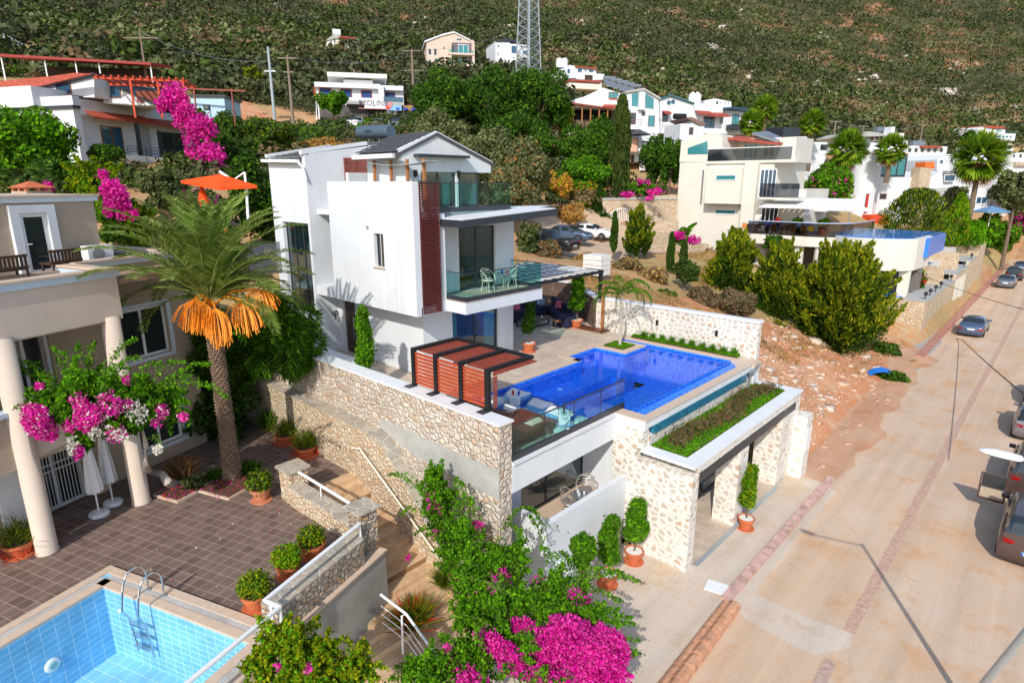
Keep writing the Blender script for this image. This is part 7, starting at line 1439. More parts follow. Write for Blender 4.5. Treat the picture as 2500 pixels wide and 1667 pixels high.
# ---- middle-distance trees ----
T3=[('round_tree','yellow-green round bushes right of the bare orange slope','tree',495,275,620,390,66,[L['scrubg'],G_],[.6,.4]),
('round_tree','broad dull green tree left of the villa roof','tree',560,280,740,400,60,[L['scrubg'],G_,Yl],[.6,.3,.1]),
('round_tree','dark green bushes just beyond the villa tall wing','tree',500,340,660,420,50,[Dk,L['scrubg']],[.5,.5]),
('plane_tree','bright green round tree in front of the shop building','tree',772,215,852,285,90,[G_,Br],[.6,.4]),
('walnut_tree','very large dark green tree crown left part above the olive trees','tree',970,165,1190,350,80,[Dk,G_],[.6,.4]),
('walnut_tree','very large dark green tree crown middle part right of the villa','tree',1090,150,1310,345,84,[Dk,G_],[.65,.35]),
('walnut_tree','very large dark green tree crown touching the restaurant terrace','tree',1220,165,1410,340,82,[G_,Dk],[.5,.5]),
('walnut_tree','dark green tree mass under the restaurant terrace','tree',1150,270,1380,420,74,[Dk,G_],[.7,.3]),
('walnut_tree','green bushy tree under the restaurant posts beside the cypress','tree',1340,290,1520,440,72,[G_,Dk],[.6,.4]),
('olive_tree','silver olive tree directly behind the villa roof','olive tree',975,270,1150,410,56,[Ol,L['scrubg']],[.8,.2]),
('olive_tree','big silver olive tree behind the villa top balcony','olive tree',1095,290,1280,500,54,[Ol,L['scrubg']],[.85,.15]),
('olive_tree','silver olive tree at the edge of the bright green slope','olive tree',1220,325,1345,520,52,[Ol,L['scrubg'],L['olivedry']],[.8,.1,.1]),
('olive_tree','olive tree with reddish dry patch beside the glass balcony','olive tree',1180,400,1300,540,48,[Ol,L['olivedry']],[.8,.2]),
('ivy_bank','bright green ivy covered bank below the cypress','ivy',1320,380,1500,480,66,[Br,G_],[.4,.6]),
('ivy_bank','green and orange creeper bank left of the gate wall','ivy',1370,440,1500,540,64,[G_,L['autumn'],Yl],[.5,.25,.25]),
('autumn_shrub','orange leafed shrub between the olive trees and the ivy bank','shrub',1325,410,1400,490,60,[L['autumn'],Yl],[.75,.25]),
('poplar_tree','dark leafy poplar in front of the white apartments','poplar',1570,320,1620,470,74,[Dk,G_],[.6,.4]),
('poplar_tree','dark leafy poplar beside the cream house corner','poplar',1610,315,1665,480,73,[G_,Dk],[.6,.4]),
('green_shrub','leafy shrub behind the gate wall with pink flowers','shrub',1540,440,1640,500,66,[G_,L['pink']],[.9,.1]),
('green_shrub','green shrub with pink flowers by the round tower house','shrub',1955,400,2080,500,72,[Br,G_,L['pink']],[.5,.44,.06]),
('green_shrub','yellow-green shrubbery under the fan palm by the tower house','shrub',2010,420,2090,500,74,[Yl,Br],[.5,.5]),
('grey_tree','grey-green tree behind the honey chimney','tree',2300,450,2370,540,80,[Ol],None),
('grey_tree','large grey-green tree at the right edge beside the big fan palm','tree',2430,400,2540,520,82,[Ol,L['scrubg']],[.7,.3]),
('street_tree','bright green street tree over the far garage wall','tree',2370,520,2450,615,86,[G_,Br],[.5,.5]),
('street_tree','green street tree with orange flowers near the far parked cars','tree',2425,540,2485,620,90,[G_,Br,L['autumn']],[.55,.35,.1]),
('pink_shrub','dull magenta bougainvillea at the far right edge','bougainvillea',2460,480,2530,580,95,[G_,L['pink']],[.6,.4]),
('dark_tree','small dark green tree below the red roofed hill house','tree',2345,320,2385,360,180,[Dk],None),
('grey_bush','silver grey bush on the bare orange slope','bush',588,188,650,240,88,[Ol,L['scrub']],[.6,.4]),
('yellow_bush','yellow-green bush behind the silver grey bush','bush',590,160,640,200,92,[Yl,L['scrubg']],[.6,.4]),
('dry_bush','brown dry bush screening the pickup truck','bush',1260,540,1330,600,44,[L['drybush'],L['scrubg'],Ol],[.4,.3,.3]),
('dry_bush','dry reddish bush in front of the pickup truck','bush',1310,580,1375,640,42,[L['drybush'],L['olivedry'],Ol],[.6,.15,.25]),
('grey_bush','grey green bush left of the pickup','bush',1255,540,1320,640,43,[Ol,L['scrubg']],[.5,.5]),
('dry_bush','brown thorny bush on the lot slope left of the conifers','bush',1670,690,1760,780,40,[L['drybush']],None),
('dry_bush','broad grey-brown thorny bush below the golden conifers','bush',1740,700,1850,790,40,[L['drybush'],L['scrub']],[.8,.2]),
('dry_bush','straw coloured bush behind the white coping','bush',1480,620,1570,700,42,[L['drybush'],L['drygrass'],Ol],[.5,.35,.15]),
('dry_bush','pale straw bush near the pergola corner','bush',1540,650,1640,720,41,[L['drygrass'],L['drybush']],[.5,.5]),
('green_bush','round green bush of the lot with blue-green leaves','bush',1600,700,1655,740,38,[L['scrubg'],G_],[.5,.5]),
('wild_bush','loose green bush at the foot of the street pole','bush',2120,825,2200,890,44,[G_,L['scrubg']],[.5,.5]),
('wild_bush','low green weeds around the blue sheet by the kerb','weeds',2130,900,2220,935,38,[G_,Dk],[.6,.4]),
('wild_bush','small weeds at the kerb end','weeds',2210,880,2245,910,42,[G_,L['drygrass']],[.6,.4]),
('pine_bush','blue-green young pine behind the golden conifer','pine',1640,630,1710,700,41,[L['scrubg'],Dk],[.7,.3]),
('terrace_plant','dark green plants under the cream terrace slab','plant',1860,570,1930,620,52,[Dk,G_],[.6,.4]),
('garden_bush','green bush with red flowers beside the small blue pool','bush',2150,650,2270,730,54,[G_,L['red'],Dk],[.5,.12,.38]),
('garden_bush','leafy shrub between the conifer and the pool drum','bush',2095,620,2140,680,56,[G_,Br],[.6,.4]),
('vine','green vine over the restaurant corner','vine',1350,235,1400,330,84,[G_,Yl],[.6,.4]),
]
for (nm,lb,ct,x0,y0,x1,y1,d,ms_,sh_) in T3:
    w_=(x1-x0)*d/1474.; low=ct in('bush','weeds','ivy','vine','plant','shrub','bougainvillea'); n=int(min(12000,max(1400,(x1-x0)*(y1-y0)*.62))); treepx(nm,lb,ct,x0,y0,x1,y1,d,ms_,leaf=max(.07,d*.0026),n=n,share=sh_,trunk=not low,nl=16,sub=.36)
# bare orange grass bank
for k,(x0,y0,x1,y1,d,lb) in enumerate(((1340,495,1440,545,58,'golden dry grass bank above the parked cars'),(700,335,870,380,62,'golden brown dry grass bank beyond the villa roof'),(1395,620,1500,660,44,'orange dry brush behind the parked cars'))):
    treepx('grass_bank',lb,'grass',x0,y0,x1,y1,d,[L['drygrass'],L['autumn']],leaf=.2,n=2600,share=[.6,.4],trunk=False,asp=.25)
# ---- cypresses & conifers ----
def conifer(name,label,cat,u,vt,vb,wpx,d,mats,share,n,leaf,spread=.5,pt=.9,bz=None):
    k=d/1474.; base=S(u,vb,d=d); H=(vb-vt)*k; Rr=wpx/2*k; t=thing(name,label,cat,base)
    tt=rng.uniform(0,1,n)**.8; ph=rng.uniform(0,6.28,n); lump=1+.22*np.sin(ph*3+tt*9)+.15*np.sin(ph*7-tt*17)
    prof=np.minimum(1,(1-tt)**pt*1.15+.02)*np.minimum(1,.35+tt*4); q=rng.uniform(.55,1,n)**.5*lump
    C=np.stack([base[0]+np.cos(ph)*Rr*prof*q,base[1]+np.sin(ph)*Rr*prof*q,base[2]+tt*H],1)
    Dd=np.stack([np.cos(ph)*spread,np.sin(ph)*spread,np.ones(n)],1); V,F=cards(C,leaf,.28,D=Dd,jit=.9)
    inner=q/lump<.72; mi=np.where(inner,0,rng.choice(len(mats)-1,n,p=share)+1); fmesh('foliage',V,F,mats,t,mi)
    b=MB(); b.tube([(base[0],base[1],base[2]-.5),(base[0],base[1],base[2]+H*.8)],[Rr*.08+.05,.03],6); b.build('trunk',M['trunk'],t); return t
conifer('cypress','tall dark narrow cypress in front of the white gabled apartments','cypress',1510,250,490,44,66,[L['cyp'],L['cyp']],[1.],6500,.25,.12,.35)
conifer('cypress','slim young cypress left of the round golden conifer','cypress',1498,520,615,17,47,[L['cyp'],L['thujadk']],[1.],1500,.16,.15,.4)
conifer('cypress','slim dark young cypress among the lot bushes','cypress',1635,570,660,17,45,[L['cyp'],L['thujadk']],[1.],1500,.16,.15,.4)
conifer('cypress','slim dark cypress under the pink flowered yucca','cypress',1668,585,640,18,46,[L['cyp'],L['cyp']],[1.],1200,.16,.15,.5)
conifer('fir_tree','dark blue-green fir tree behind the white parked car','fir',1462,455,560,66,63,[L['cyp'],Dk],[1.],3500,.22,.5,1.)
gm_=[L['thujadk'],L['thuja']]
def plume(name,label,u0,v0,u1,v1,d,n=60,dens=42,group=None):
    """golden leyland: many upward feathery plumes"""
    k=d/1474.; c=S((u0+u1)/2,v1,d=d); Rr=(u1-u0)/2*k; H=(v1-v0)*k; t=thing(name,label,'conifer',c,group=group); PP=[];DD=[];TT=[]; g=np.random.default_rng(int(u0))
    for i in range(n):
        ph=g.uniform(0,6.28); h0=g.uniform(.02,.72); rad=Rr*(1-h0*.75)*g.uniform(.35,.95); L_=H*g.uniform(.20,.36)*(1.15-h0*.4)
        b0=c+np.array([math.cos(ph)*rad*.55,math.sin(ph)*rad*.55,H*h0]); tip=c+np.array([math.cos(ph)*rad*1.22,math.sin(ph)*rad*1.22,min(H*1.02,H*h0+L_)])
        if h0>.6: tip[2]=c[2]+H*g.uniform(.85,1.02); tip[:2]=c[:2]+np.array([math.cos(ph),math.sin(ph)])*Rr*g.uniform(.0,.4)
        m=int(dens*5); s_=rng.uniform(0,1,m); w_=(.145*Rr*(1-s_)**.8+.03)[:,None]; P2=b0+(tip-b0)*s_[:,None]+rng.normal(size=(m,3))*w_*.55; PP.append(P2); dd=(tip-b0)/np.linalg.norm(tip-b0); DD.append(dd+rng.normal(size=(m,3))*.35+(P2-(b0+(tip-b0)*s_[:,None]))*.9); TT.append(s_)
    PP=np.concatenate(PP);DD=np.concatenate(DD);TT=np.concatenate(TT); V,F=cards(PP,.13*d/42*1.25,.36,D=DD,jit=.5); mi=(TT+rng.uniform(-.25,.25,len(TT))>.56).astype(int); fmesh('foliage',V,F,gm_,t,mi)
    b=MB(); b.tube([c-np.array([0,0,.6]),c+np.array([0,0,H*.75])],[.16,.04],6); b.build('trunk',M['trunk'],t); return t
gr='golden feathery conifers on the empty lot'
plume('golden_conifer','round golden conifer in front of the gate wall',1510,505,1598,622,49,60,group=gr)
plume('golden_conifer','broad golden conifer with bush cypress at its left',1705,560,1858,722,46,140,group=gr)
plume('golden_conifer','golden conifer in the middle of the lot row, brownish lower half',1812,585,1975,780,45,140,group=gr)
plume('golden_conifer','biggest golden conifer, nearest to the street pole',1875,592,2185,862,44,290,group=gr)
conifer('thuja','dark bushy thuja left of the green cone near the blue pool','thuja',2225,465,580,125,66,[L['thujadk'],Dk,L['thuja']],[.6,.4],7000,.2,.4,.35)
conifer('thuja','green cone shaped thuja beside the blue pool','thuja',2325,475,600,70,68,[L['thujadk'],Br,L['thuja']],[.6,.4],5000,.2,.3,.7)
conifer('thuja','low bright green thuja hedge behind the blue pool','thuja',2365,540,600,60,68,[L['thujadk'],Br],[1.],3000,.2,.3,.3)
# ---- fan palms ----
def fanpalm(label,u,vt,vb,d,rpx,skirt=1.,nf=58,base_v=None):
    k=d/1474.; c=S(u,vt,d=d); Rr=rpx*k; t=thing('fan_palm',label,'palm',(c[0],c[1],S(u,vb,d=d)[2]),group='fan palms between the white houses'); zb_=S(u,vb,d=d)[2]
    b=MB(); b.tube([(c[0],c[1],zb_-2),(c[0]+.1,c[1],(zb_+c[2])/2),(c[0],c[1],c[2])],[.34,.28,.24],10); b.build('trunk',M['trunk'],t)
    VV=[];g=np.random.default_rng(int(u)); VD=[]
    g_=g
    def fan(ctr,dirn,r_,lst,n=15,w_=.06,droop=.25):
        d_=dirn/np.linalg.norm(dirn); s_=np.cross(d_,[0,0,1.]); s_/=np.linalg.norm(s_)+1e-9; u_=np.cross(s_,d_); ro=g_.uniform(-1.2,1.2); s_=s_*math.cos(ro)+u_*math.sin(ro); 
        for i in range(n):
            a=math.radians(-95+190*i/(n-1)); v_=d_*math.cos(a)+s_*math.sin(a); tip=ctr+v_*r_*(1-.15*abs(a))+np.array([0,0,-droop*r_*(.3+abs(a)*.3)]); w2=np.cross(v_,[0,0,1.]); w2=w2/(np.linalg.norm(w2)+1e-9)*r_*w_; mid=ctr+(tip-ctr)*.55+np.array([0,0,.05*r_]); lst+= [ctr,mid-w2,tip,mid+w2]
    for i in range(nf):
        ph=i*2.4; el=math.radians(82-138*(i/nf)+g.uniform(-10,10)); dv=np.array([math.cos(ph)*math.cos(el),math.sin(ph)*math.cos(el),math.sin(el)]); ctr=c+dv*Rr*.5; fan(ctr,dv+np.array([0,0,.05]),Rr*.62,VV,17,.075)
    for i in range(int(26*skirt)):
        ph=g.uniform(0,6.28); dv=np.array([math.cos(ph)*.6,math.sin(ph)*.6,-1.]); ctr=c+np.array([math.cos(ph)*Rr*.28,math.sin(ph)*Rr*.28,-Rr*g.uniform(.05,.75)]); fan(ctr,dv,Rr*.35,VD,8,.08,.4)
    V=np.array(VV); fmesh('crown',V,np.arange(len(V)).reshape(-1,4),L['fan'],t); 
    if VD: V=np.array(VD); fmesh('dead_skirt',V,np.arange(len(V)).reshape(-1,4),L['dead'],t)
for a_ in (('fan palm with big dry fruit skirt right of the dark roofed white house',1868,265,345,84,34,1.6),('low bright fan palm in front of the dark roofed white house',1835,300,345,82,34,.4),('fan palm with bare brown trunk by the tall white chimney',1985,300,380,80,34,1.),('large double fan palm left of the round tower',2070,365,470,74,50,1.2),('fan palm with dry skirt behind the round tower roof',2175,365,410,82,40,1.4),('largest fan palm with long dry skirt at the far right',2392,385,540,70,66,2.2)): fanpalm(*a_)
# yucca with magenta flowers
boug('bougainvillea','magenta bougainvillea arching over the low wall beside the cream house',tuple(S(1670,640,d=46)),[(1665,580,46,22,22)],[(1670,590,46,1700,545,46),(1665,590,46,1690,550,46),(1670,590,46,1665,555,46)],[(1660,577,45.8,14,10,60),(1690,588,45.8,22,9,120),(1650,573,45.8,9,7,40)],.10,700,fs=.08)
boug('bougainvillea','magenta bougainvillea spilling over the top of the gate wall',tuple(S(1570,470,d=61)),[(1570,455,61,38,16)],[],[(1530,475,60,18,7,60),(1600,470,60,26,7,60),(1570,445,60.5,18,7,30),(1585,485,60,10,5,20)],.14,900,fs=.1)
# ---- bottom left foreground bush ----
n5=K(500,1200); bls=[];shs=[]
for (x,y,rx,rz) in ((560,1250,35,45),(720,1230,30,35),(860,1420,55,50),(700,1500,60,50),(1000,1330,22,20),(500,1480,30,40),(1250,1450,25,40),(1150,1560,70,35),(900,1560,110,45)): bls.append((*n5(x,y),11.6,rx,rz))
for (x,y) in ((530,1060),(770,1050),(800,1100),(1170,1190),(1290,1210),(1400,1500),(430,1280),(320,1440),(1050,1280),(1370,1470),(620,1120)): u,v=n5(x,y); shs.append((u+12,v+60,11.6,u,v,11.6))
boug('citrus_bush','bright green leafy citrus bush with a few pink flowers at the bottom left',tuple(S(760,1660,d=12)),bls,shs,[(690,1610,11.2,8,6,8),(765,1615,11.2,6,6,8),(1000,1350,11.2,3,3,3)],.045,8500,(Yl,Br,G_),(.3,.4,.3),fs=.03)
# trailing plants over the stair rail
tuft('fountain_bush','fine green spiky bush with red flowers on the timber landing',tuple(S(1010,1530,z=.3)),.6,.95,[L['scrubg'],Yl,G_,L['scrubg'],Yl,L['red']],1300,.03,sp=.9)
tuft('fountain_bush','small fine green bush against the honey wall by the stairs',tuple(S(1085,1430,z=.9)),.35,.8,[L['scrubg'],Yl],500,.04,sp=.7)
# ---- planter greens, grass strips ----
def grassbox(name,label,x0,x1,y0,y1,z,n,h,mats,parent=None,share=None,w_=.1,kind='stuff',cat='grass'):
    C=np.stack([rng.uniform(x0,x1,n),rng.uniform(y0,y1,n),z+rng.uniform(.1,1,n)*h*.6],1); Dd=np.stack([rng.normal(size=n)*.8,rng.normal(size=n)*.8,np.ones(n)],1); V,F=cards(C,h*.5,w_,D=Dd,jit=1.)
    return tag(fmesh(name,V,F,mats,parent,rng.choice(len(mats),n,p=share)),label,cat,kind=kind)
grassbox('ground_cover','bright green succulent ground cover in the garage roof planter',-9.08,-7.8,16.5,25.1,3.63,15000,.10,[L['grass'],Br,L['drybush']],share=[.6,.3,.1],w_=.6)
n=5200; yy=rng.uniform(16.9,25,n); C=np.stack([-8.42+.18*np.sin(yy*1.3)+rng.normal(size=n)*.20,yy,3.66+rng.uniform(0,.30,n)],1); V,F=cards(C,.075,.2,D=np.stack([rng.normal(size=n)*.6,rng.normal(size=n)*.6,np.ones(n)],1)); tag(fmesh('brown_shrub_row',V,F,[L['drybush'],mat_ if 0 else L['olivedry'],L['scrubg']],None,rng.choice(3,n,p=[.6,.1,.3])),'row of brownish low shrubs along the garage roof planter','shrubs',kind='stuff')
grassbox('grass_strip','green grass strip between the pool coping and the white stone wall',-15.2,-9.9,25.02,25.4,T+.05,6500,.14,[L['grass'],Br],share=[.6,.4],w_=.12)
for k in range(10): tuft('grass_clump','spiky green grass clump under the white stone wall, '+['nearest the young palm','second from the palm end','third from the palm end','fourth from the palm end','fifth from the palm end','fifth from the pool corner','fourth from the pool corner','third from the pool corner','second from the pool corner','nearest the pool corner'][k],(-14.6+k*.5,25.2,T+.08),.16,.42,[L['grass'],G_],110,.06,group='grass clumps under the white stone wall')
grassbox('grass_square','small square of bright grass around the young palm in the pool corner',-15.28,-14.22,22.82,23.83,T+.04,2600,.09,[L['grass'],Br],share=[.6,.4],w_=.15)
# young queen palm
yp=(-14.72,23.3,T); t=thing('young_palm','young slender feather palm standing in the grass square by the pool','palm',yp)
b=MB(); b.tube([yp,(yp[0],yp[1],T+2.5)],[.085,.045],10); b.build('trunk',mat('pale_palm_trunk',(.42,.38,.30),.8,.2,10),t)
LV=[];LF=[]; C1=np.array([yp[0],yp[1],T+2.4])
for k in range(13):
    phi=k*2.4; el=math.radians(84-4.6*k); h=np.array([math.cos(phi),math.sin(phi),0]); p=C1.copy(); pts=[p.copy()]; e=el
    for s_ in range(10): p=p+(h*math.cos(e)+np.array([0,0,math.sin(e)]))*1.75/10; pts.append(p.copy()); e-=math.radians(9+s_*1.3)
    pts=np.array(pts); side=np.cross(h,[0,0,1])
    for s_ in range(34):
        f=.1+.9*s_/34; q=f*10; i=min(int(q),9); pp=pts[i]+(pts[i+1]-pts[i])*(q-i)
        for sg in(-1,1):
            d_=(pts[i+1]-pts[i])/np.linalg.norm(pts[i+1]-pts[i])*.6+side*sg*.6+np.array([0,0,-.45]); tip=pp+d_*.32; w2=np.array([0,0,.014])+h*.010; mid=pp+d_*.15; n0=len(LV); LV+=[pp,mid-w2,tip,mid+w2]; LF.append((n0,n0+1,n0+2,n0+3))
fmesh('fronds',LV,LF,L['green'],t)
# ================= CARS =================
def car(name,label,loc,head,paint,kind='sedan',group=None,plate=None,cat='car'):
    """x forward. body lofted through stations, glasshouse, wheels, lamps"""
    suv=kind in('suv','van'); Lc={'sedan':4.6,'suv':4.4,'hatch':4.1,'pickup':4.9}[kind]; Wd=1.78 if not suv else 1.84; Hh={'sedan':1.44,'suv':1.66,'hatch':1.48,'pickup':1.75}[kind]
    t=thing(name,label,cat,(0,0,0),0,group)
    # stations: x, belt height, roof height (None = no cabin), width factor, bottom
    bel=.92 if not suv else 1.05
    if kind=='sedan': st=[(-2.28,.62,.80,.80),(-2.2,.84,.95,.90),(-1.75,.97,.99,.97),(-1.35,.98,1.12,1),(-.9,.96,Hh-.04,1),(-.2,.94,Hh,1),(.4,.92,Hh-.05,1),(1.1,.90,1.02,1),(1.3,.88,.92,.99),(1.9,.78,.82,.95),(2.2,.62,.68,.84),(2.3,.45,.5,.72)]
    elif kind=='hatch': st=[(-2.02,.60,.70,.84),(-1.95,.92,1.0,.92),(-1.65,.97,1.30,.97),(-1.3,.96,Hh-.02,1),(-.3,.94,Hh,1),(.4,.92,Hh-.05,1),(1.0,.90,1.0,1),(1.2,.88,.92,.99),(1.75,.78,.82,.94),(2.0,.62,.68,.84),(2.08,.45,.5,.72)]
    elif kind=='suv': st=[(-2.18,.60,.75,.86),(-2.12,1.02,1.12,.93),(-1.95,1.08,1.48,.97),(-1.7,1.08,Hh-.03,1),(-.4,1.05,Hh,1),(.4,1.03,Hh-.05,1),(1.0,1.0,1.12,1),(1.2,.98,1.02,.99),(1.8,.9,.94,.95),(2.1,.7,.76,.86),(2.2,.45,.5,.75)]
    else: st=[(-2.42,.6,.62,.94),(-2.4,1.02,1.03,.98),(-.75,1.04,1.05,1),(-.7,1.06,1.66,1),(-.2,1.05,Hh,1),(.5,1.04,Hh-.05,1),(1.1,1.02,1.14,1),(1.3,1.0,1.04,1),(2.1,.95,.98,.98),(2.4,.8,.84,.93),(2.46,.5,.52,.9)]
    B_=MB();GM={k:MB() for k in('windscreen','rear_window','side_l','side_r')}; R_=[]; h=Wd/2
    def dens(st):
        o=[]
        for p,q in zip(st,st[1:]):
            n=3 if q[0]-p[0]>.3 else 1
            for k in range(n): f=k/n; o.append(tuple(p[i]*(1-f)+q[i]*f for i in range(4)))
        return o+[st[-1]]
    ax=(-1.38,1.38) if kind!='pickup' else (-1.5,1.55); wr=.33 if not suv else .36
    for x,zb_,zr,wf_ in dens(st):
        w_=h*wf_; cab=zr-zb_>.12; wi=w_*(.80 if cab else .93); bot=.24
        for a in ax:
            if abs(x-a)<wr+.04: bot=max(bot,.06+math.sqrt(max(0,(wr+.06)**2-(x-a)**2))+wr*.72)
        bot=min(bot,zb_-.1)
        sec=[(0,.22),(w_*.80,.22),(w_*.97,min(bot,zb_-.12)+.02),(w_,min(max(bot+.1,.55),zb_-.07)),(w_*.985,zb_-.06),(w_*.95,zb_),(wi+(.05 if cab else 0),zb_+(zr-zb_)*(.12 if cab else .5)),(wi*.97,zr-(.10 if cab else .01)),(wi*.80,zr-(.02 if cab else 0)),(0,zr+.012)]
        R_.append((x,cab,sec))
    for sg in(1,-1):
        idx=[]
        for x,cab,sec in R_: idx.append([(x,sg*y,z) for y,z in sec])
        for i in range(len(R_)-1):
            a,b_=idx[i],idx[i+1]; x0,x1=R_[i][0],R_[i+1][0]; c0,c1=R_[i][1],R_[i+1][1]
            for j in range(9):
                q=[a[j],b_[j],b_[j+1],a[j+1]] if sg<0 else [a[j+1],b_[j+1],b_[j],a[j]]
                steep=abs((a[9][2]-b_[9][2])/(x1-x0+1e-6))>.32
                gl=(j==6 and c0 and c1 and not steep) or (j>=6 and (c0 or c1) and steep and (kind!='pickup' or x0>-.75) and min(a[9][2],b_[9][2])>.9)
                if j==6 and c0 and c1 and kind in('sedan','hatch','suv') and abs((x0+x1)/2+.35)<.09: gl=False
                (GM['side_l' if sg>0 else 'side_r'] if (gl and not steep) else GM['windscreen' if x0>0 else 'rear_window'] if gl else B_).poly(q)
    for i in (0,-1):
        x,cab,sec=R_[i]; ring=[(x,y,z) for y,z in sec]+[(x,-y,z) for y,z in sec[::-1]][1:-1]; B_.poly(ring if i else ring[::-1])
    o=B_.build('body',paint,t); 
    for p in o.data.polygons: p.use_smooth=True
    try:
        bpy.context.view_layer.objects.active=o
    except Exception: pass
    # weld for smooth shading
    import bmesh
    for ob in [o]:
        bm=bmesh.new(); bm.from_mesh(ob.data); bmesh.ops.remove_doubles(bm,verts=bm.verts,dist=.0008); bmesh.ops.recalc_face_normals(bm,faces=bm.faces); bm.to_mesh(ob.data); bm.free()
    [g_.build({'side_l':'side_window','side_r':'side_window'}.get(k,k),M['glassdark'],t) for k,g_ in GM.items() if g_.f]
    for a in ax:
        for sg in(1,-1):
            b=MB(); n=18; y0=sg*(h-.20); y1=sg*(h-.005); prf=[(wr-.03,y0),(wr,y0+sg*.03),(wr,y1-sg*.04),(wr-.04,y1),(wr*.62,y1-sg*.01)]; rg=[]
            for r_,y in prf: rg.append([b.P((a+r_*math.cos(2*math.pi*k/n),y,wr+r_*math.sin(2*math.pi*k/n))) for k in range(n)])
            for i in range(4):
                for k in range(n): b.F([rg[i][k],rg[i][(k+1)%n],rg[i+1][(k+1)%n],rg[i+1][k]])
            w0=b.build('wheel',M['rubber'],t); b=MB(); yo=y1-sg*.015; b.poly([(a+wr*.62*math.cos(2*math.pi*k/n),y1-sg*.06,wr+wr*.62*math.sin(2*math.pi*k/n)) for k in range(n)]); b.i=1
            for k in range(8):
                t0=2*math.pi*k/8; c,s_=math.cos(t0),math.sin(t0); b.ext([(a-s_*.025,yo,wr+c*.025),(a+s_*.025,yo,wr-c*.025),(a+c*wr*.6+s_*.015,yo,wr+s_*wr*.6-c*.015),(a+c*wr*.6-s_*.015,yo,wr+s_*wr*.6+c*.015)],(0,-sg*.03,0))
            b.build('rim',[M['black'],M['grey']],w0)
    xr,xf=st[0][0],st[-1][0]; zt=st[1][1]
    for sg in(1,-1):
        b=MB(); b.ext([(xr+.02,sg*h*.52,zt-.20),(xr+.02,sg*h*.80,zt-.22),(xr+.16,sg*h*.93,zt-.18),(xr+.14,sg*h*.92,zt-.06),(xr+.03,sg*h*.78,zt-.08),(xr+.02,sg*h*.52,zt-.10)],(-.05,0,0)); b.build('tail_light',mat('red_tail_lens',(.35,.01,.01),.2,.0) if 'tail' not in M else M['tail'],t)
        b=MB(); b.ext([(xf-.12,sg*h*.45,.62),(xf-.14,sg*h*.72,.62),(xf-.34,sg*h*.88,.66),(xf-.36,sg*h*.88,.74),(xf-.18,sg*h*.70,.71),(xf-.12,sg*h*.45,.68)],(.05,0,.0)); b.build('headlight',M['lampglass'],t)
        b=MB(); b.box(.75,.92,sg*(h-.06),sg*(h+.16),.93 if not suv else 1.05,1.06 if not suv else 1.2); b.build('mirror',paint if not suv else M['black'],t,bev=.02)
    b=MB(); b.box(xr-.025,xr+.03,-.26,.26,.52 if kind!='sedan' else .62,.63 if kind!='sedan' else .73); pl_=b.build('number_plate',M['whitemetal'],t); b=MB(); b.box(xr-.03,xr-.024,.20,.26,.52 if kind!='sedan' else .62,.63 if kind!='sedan' else .73); b.build('plate_band',M['bluefab'],pl_)
    b=MB(); b.box(xf-.05,xf+.012,-.42,.42,.36,.50); b.build('grille',M['black'],t)
    if kind=='pickup':
        b=MB(); b.box(-2.3,-.85,-h+.1,h-.1,1.041,1.06); b.build('load_bed',M['black'],t)
    t.location=Vector([float(c) for c in loc]); t.rotation_euler=(0,0,head); return t
def paint(name,c,metal=.35):
    m,t,b=nodes(name); b.inputs['Base Color'].default_value=c4(c); b.inputs['Metallic'].default_value=metal; b.inputs['Roughness'].default_value=.35; b.inputs['Coat Weight'].default_value=.8; b.inputs['Coat Roughness'].default_value=.05; return m
M['tail']=mat('red_tail_lens',(.35,.01,.01),.2,0); M['lampglass']=mat('headlamp_glass',(.45,.48,.5),.1,0,spec=.8)
PB=paint('metallic_steel_blue',(.07,.11,.19)); PW=paint('white_car_paint',(.78,.79,.80),0); PK=paint('black_car_paint',(.015,.017,.02)); PBr=paint('brown_metallic',(.10,.065,.06)); PS=paint('silver_lilac_metallic',(.22,.20,.22)); PG=paint('grey_blue_metallic',(.13,.16,.20))
dY=R(90)
gs='cars parked along the street'
car('parked_car','blue sedan seen from behind, parked alone by the honey garden wall',(-4.95,61.5,0),dY,PB,'sedan',gs)
car('parked_car','grey-blue sedan parked directly behind the black car far up the street',(-5.2,92.5,0),dY,PG,'sedan',gs)
car('parked_car','black car with open rear hatch look, between two blue cars far up the street',(-5.0,100.5,0),dY,PK,'suv',gs)
car('parked_car','dark blue car farthest up the street, in front of the black car',(-4.9,110,0),dY,PB,'sedan',gs)
car('parked_car','silver hatchback half cut by the right edge of the picture',(.15,38.2,0),dY,PS,'hatch',gs)
car('parked_car','brown car cut by the right edge, behind the silver hatchback',(.5,31.2,0),dY,PBr,'suv',gs)
bc=car('parked_car','brown sport utility car with its left side nearest, lowest at the right edge',(.70,25.6,0),dY,PBr,'suv',gs)
b=MB(Matrix.Translation((-.25,27.2,0))); b.box(-.85,-.02,-.03,.03,.45,1.0); b.box(-.85,-.80,-.02,.02,1.0,1.5); b.box(-.80,-.1,-.02,.02,1.47,1.52); b.box(-.1,-.05,-.02,.02,1.0,1.5); d_=b.build('open_door',PBr,bc); 
b=MB(Matrix.Translation((-.25,27.2,0))); b.box(-.78,-.08,-.045,-.031,.55,.95); b.build('door_trim',M['beige'],d_); b=MB(Matrix.Translation((-.25,27.2,0))); b.box(-.79,-.1,-.006,.006,1.0,1.47); b.build('door_glass',M['glassdark'],d_)
car('parked_car','light car just inside the right edge, ahead of the silver hatchback',(.25,44.3,0),dY,PW,'hatch',gs)
def gz(x,y,dz=.09): return (x,y,hz(x,y)+dz)
pA_=S(1425,592,z=7.45); 
ya=S(1384,586,d=53); yb=S(1442,582,d=57.5); yc=S(1335,625,d=46.5)
